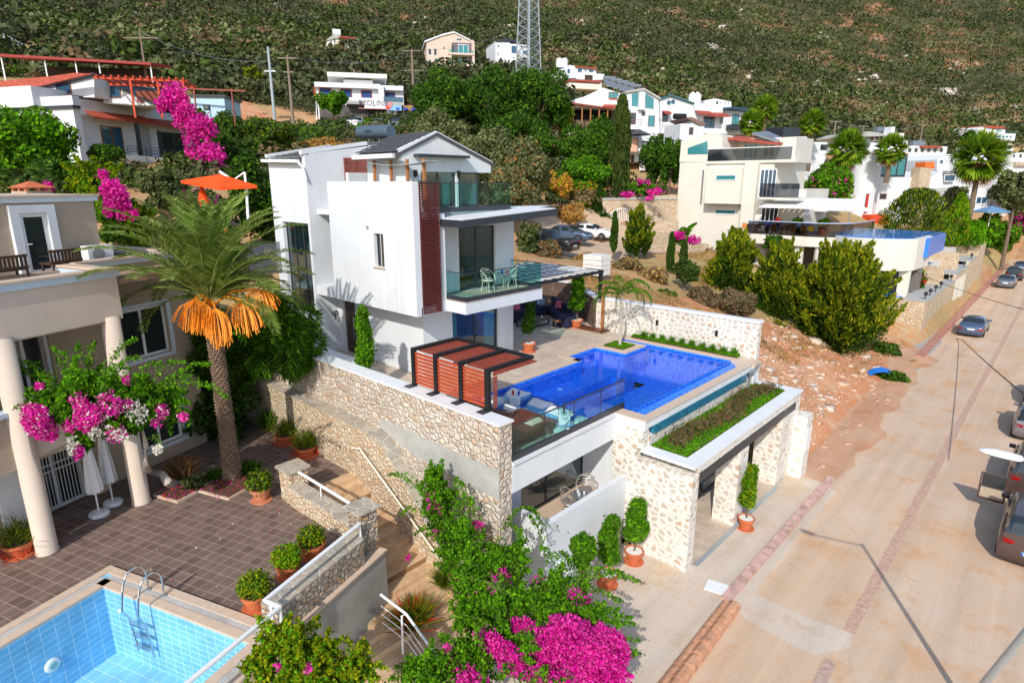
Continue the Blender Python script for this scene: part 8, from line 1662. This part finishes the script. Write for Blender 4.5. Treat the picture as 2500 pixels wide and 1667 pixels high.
car('parked_car','dark steel-blue sedan in the dirt yard behind the villa, left of the white sedan',gz(ya[0],ya[1],.08),R(14),PB,'sedan','cars in the dirt yard')
car('parked_car','white sedan in the dirt yard behind the villa, beside the cypress',gz(yb[0],yb[1],.08),R(14),PW,'sedan','cars in the dirt yard')
car('pickup_truck','dark grey pickup truck half hidden by dry bushes behind the pergola',gz(yc[0],yc[1],.08),R(190),PK,'pickup','cars in the dirt yard',cat='pickup')
for (x,y,kd,pt_,lb,hd) in ((925,1015,'suv',PW,'white off-road car in front of the shop, left one',75),(1105,1015,'hatch',PW,'white compact car in front of the shop, under the white banner',60),(1235,1025,'suv',PG,'pale grey van under the blue shop sign',100)):
    p=S(*cB(x,y),d=88); car('parked_car',lb,gz(p[0],p[1],.15),az+R(hd),pt_,kd,'cars in front of the shop')
car('parked_car','black car inside the stone garage behind the middle pillar',(-11.2,21.2,.04),0,PK,'sedan')
# ================= POTS & POTTED PLANTS =================
def pot(label,p,r,h,m,kind,ph=1.,pr=.3,mats=None,name='potted_plant',group=None,n=900,leaf=.045,fill=None,cat='potted plant'):
    t=thing(name,label,cat,p,group=group); b=MB(); b.lathe([(r*1.1,0),(r*1.1,.03),(r*.68,.031)],p,20); b.build('saucer',m,t)
    b=MB(); b.lathe([(r*.66,.03),(r*.92,h*.78),(r*.93,h*.80),(r*1.04,h*.80),(r*1.05,h),(r*.92,h),(r*.9,h*.9)],p,22); o=b.build('pot',m,t)
    b=MB(); b.lathe([(r*.9,h*.88),(r*.88,h*.93),(r*.1,h*.955)],p,18); b.build('filling',fill or M['pebble'],t)
    z=p[2]+h
    if kind=='topiary':
        b=MB(); b.tube([(p[0],p[1],z-.1),(p[0]+.03,p[1],z+ph*.25),(p[0],p[1],z+ph*.8)],[.03,.025,.015],6); b.build('stem',M['trunk'],t)
        bl=[(p[0]+rng.normal()*.05,p[1]+rng.normal()*.05,z+ph*(.28+.72*(k+.5)/6),pr*(1-.06*k)*rng.uniform(.85,1.1),pr*(1-.06*k)*rng.uniform(.85,1.1),ph*.13) for k in range(6)]
    elif kind=='ball': bl=[(p[0],p[1],z+ph*.35,pr,pr,ph*.5)]+[(p[0]+pr*.5*math.cos(a),p[1]+pr*.5*math.sin(a),z+ph*.25,pr*.55,pr*.55,ph*.4) for a in(0,2,4)]
    else: bl=[(p[0],p[1],z+ph*.3,pr,pr,ph*.5)]
    P_,Nn=shell(bl,n,.6); V,F=cardsN(P_,Nn,leaf,.6,.8); fmesh('foliage',V,F,mats or [G_,Br],t,rng.choice(len(mats or [1,1]),n)); 
    return t
TC=M['terracotta']; TO=M['terraold']
h_=K(1100,1150)
pot('tall potted ficus column nearest to the stone garage corner',tuple(S(*h_(1500,738),z=.02)),.30,.42,TC,'topiary',1.75,.38,n=5200,leaf=.05,mats=[G_,Br])
pot('tall potted ficus beside the white pedestal, lower left of the other ficus',tuple(S(*h_(1285,925),z=.02)),.30,.42,TC,'topiary',1.85,.33,n=4200,leaf=.05,mats=[G_,Br])
treepx('ficus_shrub','round leafy ficus crown leaning left below the white balcony','shrub',980,485,1215,790,15.2,[G_,Br],f=h_,leaf=.05,n=3600,share=[.6,.4],bz=0)
pot('tall potted green column between the two garage openings',(-6.93,19.82,.02),.28,.42,TC,'topiary',1.95,.27,n=4200,leaf=.05,mats=[G_,Br,Yl])
pot('potted dark green column against the villa wall by the pool terrace',(-17.23,19.75,T),.30,.42,TC,'topiary',1.95,.30,n=3200,leaf=.05,mats=[G_,Dk])
pot('tall potted leafy bush beside the corner sofa under the slatted pergola',(-18.5,25.0,T),.33,.42,TC,'topiary',2.3,.42,n=3600,leaf=.07,mats=[G_,Br])
cx7=S(893,880,y=11.6)[0]; tz7=S(886,757,y=11.6)[2]
pot('tall green climbing column in the bed behind the stone wall, before the villa wall',(cx7,11.6,T),.2,.3,TC,'topiary',tz7-T-.3,.32,n=5500,leaf=.05,mats=[Br,G_])
pot('terracotta bowl with sparse jade bush by the parapet pier',(-13.47,6.76,PZ),.34,.38,TC,'ball',.6,.36,n=900,leaf=.045,mats=[Yl,G_],fill=M['soil'],group='terracotta pots along the patio parapet')
pot('terracotta pot with dense round yellow-green bush, middle of the parapet row',(-13.12,5.89,PZ),.28,.36,TC,'ball',.6,.37,n=2200,leaf=.035,mats=[Yl,Br],fill=M['soil'],group='terracotta pots along the patio parapet')
pot('terracotta pot with two-tone green bush at the corner by the light blue pool',(-12.56,4.81,PZ),.31,.42,TC,'ball',.62,.38,n=2000,leaf=.035,mats=[Yl,G_],fill=M['soil'],group='terracotta pots along the patio parapet')
pot('old rounded terracotta pot with loose herbs beside the stone pier',(-17.3,7.17,PZ),.30,.42,TO,'ball',.7,.42,n=900,leaf=.05,mats=[G_,Yl,L['scrubg']],fill=M['soil'])
for (q_,lb) in (((-19.2,9.75,PZ),'bowl of fine grass with red flowers against the honey stone wall, sunlit'),((-20.8,9.8,PZ),'bowl of fine grass with red flowers against the honey stone wall, shaded one'),((-19.3,1.5,PZ),'bowl of fine grass with red flowers at the foot of the big column')):
    t=pot(lb,q_,.36,.36,TC,'ball',.1,.1,n=20,fill=M['soil'],group='bowls of red flowered grass'); n=900
    C=np.array(q_)+np.array([0,0,.45])+np.stack([rng.normal(size=n)*.24,rng.normal(size=n)*.24,np.abs(rng.normal(size=n))*.20],1); Dd=C-np.array(q_)-np.array([0,0,.25]); Dd/=np.linalg.norm(Dd,axis=1,keepdims=True); V,F=cards(C,.17,.05,D=Dd); fmesh('grass_blades',V,F,[L['scrubg'],Yl],t,rng.choice(2,n))
    n=260; a=rng.uniform(0,6.28,n); r_=rng.uniform(.35,.6,n); C=np.array(q_)+np.stack([np.cos(a)*r_,np.sin(a)*r_,.42-r_*.6+rng.normal(size=n)*.07],1); V,F=cards(C,.028,.7); tag(fmesh('red_flowers',V,F,L['red'],t),kind='stuff')
# ================= TERRACE FURNITURE =================
sf=thing('corner_sofa','dark navy corner sofa under the slatted pergola','sofa',(-21.5,24.5,T))
b=MB(); b.beam((-21.9,21.6,T+.24),(-21.9,26.6,T+.24),.85,.40,(0,0,1)); b.beam((-21.6,26.9,T+.24),(-18.9,24.95,T+.24),.85,.40); b.build('seat_frame',M['navy'],sf,bev=.04)
b=MB(); b.beam((-22.35,21.6,T+.62),(-22.35,26.9,T+.62),.2,.6); b.beam((-22.0,27.3,T+.62),(-19.0,25.3,T+.62),.2,.6); b.box(-19.3,-18.6,24.3,25.2,T+.05,T+.6) ; b.build('backrest',M['navy'],sf,bev=.05)
for k in range(5): b=MB(); b.box(-22.2,-21.5,21.65+k*.98,22.58+k*.98,T+.44,T+.55); b.build('seat_cushion',M['navy'],sf,bev=.04)
for k,(p,m) in enumerate((((-22.05,24.2),M['pinkc']),((-21.95,26.2),M['greyc']),((-20.6,26.15),M['pinkc']))):
    Tm=Matrix.Translation((p[0],p[1],T+.75))@Matrix.Rotation(R(-20-30*k),4,'Z')@Matrix.Rotation(R(-18),4,'Y'); b=MB(Tm); b.box(-.06,.06,-.22,.22,-.22,.22); tag(b.build('cushion',m,bev=.05),['pink printed cushion at the left of the corner sofa','grey-blue cushion in the corner of the sofa','pink printed cushion at the right part of the corner sofa'][k],'cushion')
def lowtable(name,label,x0,x1,y0,y1,h,m,sl=5):
    t=thing(name,label,'table',((x0+x1)/2,(y0+y1)/2,T)); b=MB()
    for k in range(sl): b.box(x0,x1,y0+(y1-y0)*k/sl+.01,y0+(y1-y0)*(k+.92)/sl,T+h-.04,T+h)
    b.build('tabletop',m,t)
    for x in(x0+.02,x1-.08): b=MB(); b.box(x,x+.06,y0,y1,T,T+.05); b.box(x,x+.06,y0,y0+.06,T+.05,T+h-.041); b.box(x,x+.06,y1-.06,y1,T+.05,T+h-.041); b.build('leg_frame',M['black'],t)
    return t
lowtable('coffee_table','low dark coffee table with tray in front of the corner sofa',-20.9,-20.0,22.9,24.6,.34,M['darkdoor']); lowtable('side_table','low side table with orange-brown slatted top beside the big pot',-19.5,-18.95,24.2,25.1,.36,M['orangewood'])
b=MB(); b.lathe([(.16,0),(.18,.03)],(-20.5,23.8,T+.345),12); tag(b.build('tray',M['redwood']),'round tray with snacks on the low coffee table','tray'); b=MB(); b.lathe([(.04,0),(.06,.1),(.05,.12)],(-20.3,24.3,T+.345),10); tag(b.build('bowl',M['whitemetal']),'small white bowl on the low coffee table','bowl')
b=MB(); b.box(-18.35,-16.7,24.75,25.44,T+.001,T+.06); tag(b.build('shower_tray',M['brownwood']),'red-brown timber shower tray by the stone wall','deck')
t=thing('garden_shower','slim upright timber garden shower post on the red-brown tray','shower',(-17.0,25.2,T)); b=MB(); b.box(-17.1,-16.98,25.15,25.25,T+.06,T+2.3); b.build('post',M['postwood'],t); b=MB(); b.tube([(-17.04,25.14,T+2.1),(-17.04,24.9,T+2.15)],.015); b.lathe([(.08,0),(.08,.02)],(-17.04,24.9,T+2.1),10); b.build('shower_head',M['steel'],t)
# orange wooden gate panel & boxes behind pergola
bb=lambda x,y:(1200+x/6.533,560+y/6.533)
g0=S(*bb(1000,900),d=38.5);g1=S(*bb(1270,940),d=38.5);gt=S(*bb(1010,790),d=38.5); hh=gt[2]-g0[2]
t=thing('orange_wooden_gate','orange wooden gate with diagonal braces leaning behind the brown wall','gate',g0); b=MB(); dz=np.array([0,0,1.])
for z in(0,hh*.5,hh): b.beam(g0+dz*z,g1+dz*(z+.0),.06,.11)
for f in(0,.5,1): p=g0+(g1-g0)*f; b.beam(p,p+dz*hh,.062,.11,(0,1,0))
b.beam(g0,g0+(g1-g0)*.5+dz*hh,.05,.09); b.beam(g1,g0+(g1-g0)*.5+dz*hh,.05,.09); b.build('frame',M['orangewood'],t)
p=S(*bb(1700,560),d=36); t=thing('stacked_white_blocks','stack of white building blocks behind the pergola corner','blocks',p-np.array([0,0,.6]))
b=MB()
for k in range(4): b.box(p[0]-.75,p[0]+.55,p[1]-.5,p[1]+.5,p[2]-.6+k*.3,p[2]-.32+k*.3)
b.build('blocks',mat('white_block',(.72,.70,.68),.8,.1,6),t)
# parasol-green glass etc: loungers in the shallow pool end
def lounger(label,x,y,rot):
    t=thing('pool_lounger',label,'lounger',(0,0,0),group='white in-pool loungers'); pts=[(-1.0,.52),(-.85,.60),(-.6,.50),(-.35,.30),(-.1,.20),(.15,.24),(.35,.36),(.55,.42),(.75,.36),(.95,.22)]; b=MB(); w_=.34; n=len(pts)
    top=[[b.P((x_,s*w_,z+ (.03 if abs(s)==1 else 0))) for s in(-1,-.7,0,.7,1)] for x_,z in pts]; bot=[[b.P((x_*.96,s*w_*.9,max(0,z-.10-.35*(1 if z>.3 else .3)))) for s in(-1,1)] for x_,z in pts]
    for i in range(n-1):
        for j in range(4): b.F([top[i][j],top[i+1][j],top[i+1][j+1],top[i][j+1]])
        b.F([top[i][0],bot[i][0],bot[i+1][0],top[i+1][0]]); b.F([top[i][4],top[i+1][4],bot[i+1][1],bot[i][1]]); b.F([bot[i][0],bot[i][1],bot[i+1][1],bot[i+1][0]])
    b.F([top[0][j] for j in range(5)]+[bot[0][1],bot[0][0]]); b.F([top[-1][j] for j in range(5)][::-1]+[bot[-1][0],bot[-1][1]])
    b.build('shell',M['whitemetal'],t,smooth=True); t.location=(x,y,4.24); t.rotation_euler=(0,0,rot); return t
y3=lambda x,y,z=4.75:S(1180+x/7.84,900+y/7.84,z=z)
for (x,y,lb) in ((480,440,'white moulded lounger in the shallow pool, leftmost by the red slats'),(900,640,'white moulded lounger in the pool striped by pergola shade, second from the left'),(1250,790,'white moulded lounger in the pool left of the ice bucket table'),(1780,1000,'white moulded lounger in the pool behind the glass railing, rightmost')): p=y3(x,y); lounger(lb,p[0],p[1],R(90))
def cubetable(p,label,group):
    t=thing('pool_side_table',label,'side table',(p[0],p[1],4.24),group=group); b=MB(); b.lathe([(.20,0),(.26,.1),(.27,.5),(.24,.56)],(p[0],p[1],4.24),4); b.box(p[0]-.24,p[0]+.24,p[1]-.24,p[1]+.24,4.78,4.82); b.build('body',M['whitemetal'],t,bev=.02); return t
pa1=y3(600,520,4.8); pa2=y3(1545,850,4.85); cubetable(pa1,'white cube table with red and blue drinks between the two left loungers','white cube tables in the pool'); cubetable(pa2,'white cube table with ice bucket between the two right loungers','white cube tables in the pool')
def glassc(p,h,m,label,cat='glass'): b=MB(); b.lathe([(.035,0),(.045,h)],p,10); return tag(b.build('drink_glass',m),label,cat)
rd=mat('red_drink',(.6,.02,.03),.2,0); bd_=mat('blue_drink',(.02,.05,.6),.2,0)
glassc((pa1[0]-.08,pa1[1]+.0,4.822),.15,rd,'red drink on the white cube table in the pool'); glassc((pa1[0]+.1,pa1[1]+.1,4.822),.15,bd_,'blue drink on the white cube table in the pool')
t=thing('ice_bucket','clear ice bucket with dark bottle on the white cube table','ice bucket',(pa2[0],pa2[1],4.822)); b=MB(); b.lathe([(.09,0),(.13,.22)],(pa2[0],pa2[1],4.822),14); b.build('bucket',M['glassrail'],t); b=MB(); b.lathe([(.035,.03),(.035,.28),(.014,.36),(.014,.44)],(pa2[0],pa2[1],4.822),10); b.build('bottle',M['black'],t)
for k,dx in enumerate((-.17,.18)):
    b=MB(); p=(pa2[0]+dx,pa2[1]+dx*.4,4.822); b.lathe([(.03,0),(.005,.01),(.005,.09),(.035,.14),(.03,.2)],p,10); tag(b.build('wine_glass',M['smoke']),['dark wine glass left of the ice bucket','dark wine glass right of the ice bucket'][k],'wine glass')
# daybed + towel
t=thing('timber_daybed','brown timber daybed platform behind the glass railing','daybed',(-11,12.2,T)); b=MB()
for k in range(8): b.box(-12.0,-10.5,11.35+k*.26,11.59+k*.26,T+.38,T+.44)
b.build('slats',M['brownwood'],t); b=MB(); b.box(-11.95,-10.55,11.4,13.35,T+.25,T+.379); b.build('frame',M['brownwood'],t)
for x in(-11.9,-10.7):
    for y in(11.45,13.2): b=MB(); b.box(x,x+.09,y,y+.09,T,T+.25); b.build('leg',M['black'],t)
b=MB(); b.box(-14.4,-12.05,12.5,13.35,T+.001,T+.16); tag(b.build('pool_step_deck',M['brownwood']),'brown timber step deck at the shallow end of the pool','deck')
b=MB(); b.box(-12.4,-12.03,11.3,12.3,T+.02,T+.40); b.i=0; o=b.build('patterned_pouf',tiles('blue_white_pattern',(.75,.78,.82),(.65,.70,.78),(.05,.15,.5),.08,.08,.03),bev=.03); tag(o,'blue and white patterned pouf beside the timber daybed','pouf')
b=MB(); pt=y3(960,1010,T+.47); b.box(pt[0]-.16,pt[0]+.16,pt[1]-.26,pt[1]+.26,T+.44,T+.50); b.box(pt[0]-.13,pt[0]+.13,pt[1]-.22,pt[1]+.22,T+.50,T+.55); tag(b.build('folded_towel',M['towel'],bev=.02),'folded beige towels on the timber daybed','towel')
# round-backed chairs
def chair(label,x,y,z,rot,m,cm,group):
    t=thing('balcony_chair',label,'chair',(0,0,0),group=group)
    b=MB(); b.lathe([(.22,.42),(.24,.44),(.22,.46)],(0,0,0),16); b.build('seat',cm,t)
    arc=[(.25*math.cos(a),.25*math.sin(a),.44) for a in np.linspace(0,2*math.pi,17)]; b=MB(); b.tube(arc,.014,6,False); b.build('seat_ring',m,t)
    for k in range(4):
        zz=.50+k*.10; e=.26+.012*k; b=MB(); b.tube([(-e*math.cos(a),e*math.sin(a),zz) for a in np.linspace(-1.5+.12*k,1.5-.12*k,12)],.011,5); b.build('back_slat',m,t)
    b=MB(); b.tube([(.20,-.26,.44),(.1,-.30,.66),(-.15,-.26,.84),(-.30,0,.90),(-.15,.26,.84),(.1,.30,.66),(.20,.26,.44)],.016,6); b.build('backrest',m,t)
    for k in range(4): a=.78+k*1.5708; b=MB(); b.tube([(.2*math.cos(a),.2*math.sin(a),.43),(.27*math.cos(a),.27*math.sin(a),0)],.014,6); b.build('leg',m,t)
    t.location=(x,y,z); t.rotation_euler=(0,0,rot); return t
mm=mat('champagne_metal',(.45,.40,.34),.4,.05,metal=.4); gc=mat('grey_seat_pad',(.22,.19,.19),.9,.1)
p=S(*h_(970,250),z=2.0); q_=S(*h_(1105,150),z=2.0)
chair('round backed chair with grey seat on the sunken balcony, near the wall end',p[0],p[1],1.572,R(40),mm,gc,'round backed balcony chairs'); chair('round backed chair with grey seat on the sunken balcony, farther one',q_[0],q_[1],1.572,R(-70),mm,gc,'round backed balcony chairs')
def rtable(label,p,z,h=.7):
    t=thing('round_table',label,'table',(p[0],p[1],z)); b=MB(); b.lathe([(.30,h-.02),(.30,h)],(p[0],p[1],z),20); b.build('tabletop',M['grey'],t); b=MB(); b.lathe([(.2,0),(.03,.03),(.03,h-.03)],(p[0],p[1],z),12); b.build('pedestal',mm,t)
rtable('small round table with white cups on the sunken balcony',((p[0]+q_[0])/2+.12,(p[1]+q_[1])/2-.05),1.572,.55)
for k in range(3): c_=((p[0]+q_[0])/2+.12+[-.1,.05,.12][k],(p[1]+q_[1])/2-.05+[.05,-.08,.1][k],1.572+.551); b=MB(); b.lathe([(.03,0),(.045,.09)],c_,10); tag(b.build('white_cup',M['whitemetal']),'white cup on the small round table of the sunken balcony, '+['leftmost cup','nearest cup','rightmost cup'][k],'cup',group='white cups on the sunken balcony table')
b3=K(600,300); p=S(*b3(1985,1380),z=7.76); q_=S(*K(1200,400)(160,1010),z=7.76)
chair('pale round backed chair on the first floor balcony, left one',p[0],p[1],7.76,R(10),M['rail'],M['rail'],'pale chairs on the first floor balcony'); chair('pale round backed chair on the first floor balcony, behind the round table',q_[0]-.1,q_[1]+.1,7.76,R(-120),M['rail'],M['rail'],'pale chairs on the first floor balcony')
tp_=S(*K(1200,400)(100,1020),z=7.76); rtable('small round glass table on the first floor balcony',tp_,7.76,.62)
glassc((tp_[0]-.1,tp_[1],8.381),.13,bd_,'blue drink on the first floor balcony table'); glassc((tp_[0]+.1,tp_[1]+.1,8.381),.13,rd,'red drink on the first floor balcony table')
# small stuff
p=S(*h_(2180,955),z=.03); b=MB(Matrix.Translation(Vector(p))@Matrix.Rotation(R(12),4,'Z')); b.box(-.32,.32,-.26,.26,0,.04); tag(b.build('manhole_cover',M['whitemetal']),'white square manhole cover on the pale forecourt','manhole cover')
p=S(2025,921,z=hz(*S(2025,921,z=.4)[:2])+.1); b=MB(); 
for k in range(7): b.ext([(p[0]-.6+k*.18,p[1]-.3,p[2]+.2*math.sin(k)),(p[0]-.42+k*.18,p[1]-.3,p[2]+.2*math.sin(k+1)),(p[0]-.42+k*.18,p[1]+.3,p[2]+.3+.1*math.sin(k*2+1)),(p[0]-.6+k*.18,p[1]+.3,p[2]+.3+.1*math.sin(k*2))],(0,0,.02))
pp_=S(2155,923,d=38); b=MB(Matrix.Translation(Vector(pp_))@Matrix.Rotation(R(30),4,'Z')); pts=[(-.9,.0),(-.5,.35),(0,.45),(.5,.3),(.9,-.05)]
for (x0,z0),(x1,z1) in zip(pts,pts[1:]): b.ext([(x0,-.15,z0),(x1,-.15,z1),(x1,.35,z1+.15),(x0,.35,z0+.15)],(0,0,.03))
tag(b.build('blue_tarpaulin',M['bluefab']),'crumpled bright blue sheet lying in weeds by the kerb','tarpaulin')
# diners and tables on the cream house terrace
zt_=zs+.02
for k in range(2):
    x=-22.5+k*3.2; t=thing('dining_table',['brown dining table on the cream house terrace, left one','brown dining table on the cream house terrace, right one'][k],'table',(x,Yt+1.3,zt_),group='dining tables on the cream house terrace'); b=MB(); b.box(x-1.1,x+1.1,Yt+.9,Yt+1.7,zt_+.72,zt_+.78); b.build('tabletop',M['brownwood'],t)
    for dx in(-1,.92): b=MB(); b.box(x+dx,x+dx+.08,Yt+1,Yt+1.6,zt_,zt_+.719); b.build('leg',M['brownwood'],t)
for k in range(5):
    x=-23.4+k*1.35; t=thing('terrace_chair','orange-brown wooden chair on the cream house terrace, '+['leftmost','second from left','middle one','second from right','rightmost'][k],'chair',(x,Yt+.55,zt_),group='wooden chairs on the cream house terrace'); b=MB(); b.box(x-.22,x+.22,Yt+.4,Yt+.82,zt_+.42,zt_+.47); b.build('seat',M['orangewood'],t); b=MB(); b.box(x-.22,x+.22,Yt+.36,Yt+.4,zt_+.47,zt_+.92); b.build('backrest',M['orangewood'],t)
    for dx in(-.2,.16):
        for dy in(.4,.77): b=MB(); b.box(x+dx,x+dx+.04,Yt+dy,Yt+dy+.04,zt_,zt_+.419); b.build('leg',M['orangewood'],t)
for k,x in enumerate((-19.5,-17.2)): pot('large orange pot with plant on the cream house terrace, '+('left one' if k==0 else 'right one'),(x,Yt+3.2,zt_),.5,.8,TC,'ball',.8,.5,n=400,leaf=.12,group='orange pots on the cream house terrace')
# person at the terrace window
def person(label,x,y,z,rot,shirt,trous,hair,h=1.7):
    me=bpy.data.meshes.new('body'); s=h/1.7
    V=[(0,0,.93),(0,0,1.15),(0,0,1.38),(0,0,1.47),(0,.0,1.58),(0,0,1.68),(.1,0,.90),(.12,.02,.48),(.12,.0,.08),(.12,-.12,.03),(-.1,0,.90),(-.13,-.04,.48),(-.13,.02,.08),(-.13,-.12,.03),(.19,0,1.38),(.25,.02,1.12),(.24,-.08,.88),(-.19,0,1.38),(-.25,.02,1.12),(-.24,-.08,.88)]
    E_=[(0,1),(1,2),(2,3),(3,4),(4,5),(0,6),(6,7),(7,8),(8,9),(0,10),(10,11),(11,12),(12,13),(2,14),(14,15),(15,16),(2,17),(17,18),(18,19)]
    rad=[.14,.13,.15,.055,.09,.07,.10,.065,.045,.035,.10,.065,.045,.035,.06,.042,.03,.06,.042,.03]
    me.from_pydata([tuple(c*s for c in v) for v in V],E_,[]); o=bpy.data.objects.new('person',me); col.objects.link(o); m=o.modifiers.new('s','SKIN')
    for i,r_ in enumerate(rad): me.skin_vertices[0].data[i].radius=(r_*s,r_*s)
    me.skin_vertices[0].data[0].use_root=True; ss=o.modifiers.new('ss','SUBSURF'); ss.levels=ss.render_levels=2
    dg=bpy.context.evaluated_depsgraph_get(); dg.update(); m2=bpy.data.meshes.new_from_object(o.evaluated_get(dg)); bpy.data.objects.remove(o); m2.materials.clear()
    for q in(M['skin'],shirt,trous,hair): m2.materials.append(q)
    for p in m2.polygons: c=p.center; p.material_index=2 if c.z<.95*s and abs(c.x)<.21*s else 1 if c.z<1.44*s and abs(c.x)<.3*s and c.z>1.0*s else 3 if c.z>1.62*s or (c.z>1.5*s and c.y>.03) else 0; p.use_smooth=True
    o=bpy.data.objects.new('person',m2); col.objects.link(o); o.location=(x,y,z); o.rotation_euler=(0,0,rot); return tag(o,label,'person')
person('person in red top and dark trousers standing by the cream house terrace window',-21.0,Yt+2.2,zt_,.4,mat('red_shirt',(.6,.04,.03),.8),M['navy'],M['black'])
for k,(x,c,lb) in enumerate(((-22.9,(.7,.65,.6),'person in pale top seated at the left terrace table'),(-21.8,(.05,.15,.6),'person in blue top seated at the left terrace table'),(-19.0,(.1,.3,.6),'person in light blue top seated at the right terrace table'))):
    person(lb,x,Yt+1.95,zt_-.42,R(180)*0,mat('shirt_%d'%k,c,.8),M['navy'],M['black'],1.6)
p=thing('yellow_seat_row','row of bright yellow seats on the cream house terrace','seats',(-18.9,Yt+2.6,zt_)); b=MB()
for k in range(3): b.box(-19.5+k*.6,-19.05+k*.6,Yt+2.4,Yt+2.8,zt_+.3,zt_+.75)
b.build('seat_shells',mat('bright_yellow',(.75,.45,.01),.5),p,bev=.05)
# timber scraps, shop yard clutter
for k in range(14):
    pq=S(*cB(430+k*25,1010+rng.uniform(-15,25)),d=80); b=MB(); s_=rng.uniform(.5,1.1); zz=hz(pq[0],pq[1]); b.box(pq[0]-s_,pq[0]+s_,pq[1]-.25,pq[1]+.25,zz-.1,zz+rng.uniform(.5,1.4)); tag(b.build('stone_slab',M['whitecap']),'pale stone slab standing in the mason yard before the shop','stone slab',group='stone slabs in the mason yard')
pq=S(*cB(617,1055),d=78); zz=hz(pq[0],pq[1]); b=MB(); b.lathe([(.35,0),(.35,.05),(.2,.06),(.04,.8)],(pq[0],pq[1],zz),10); tag(b.build('traffic_cone',mat('cone_red',(.8,.08,.03),.6,0)),'small red traffic cone beside the stone slabs','traffic cone')
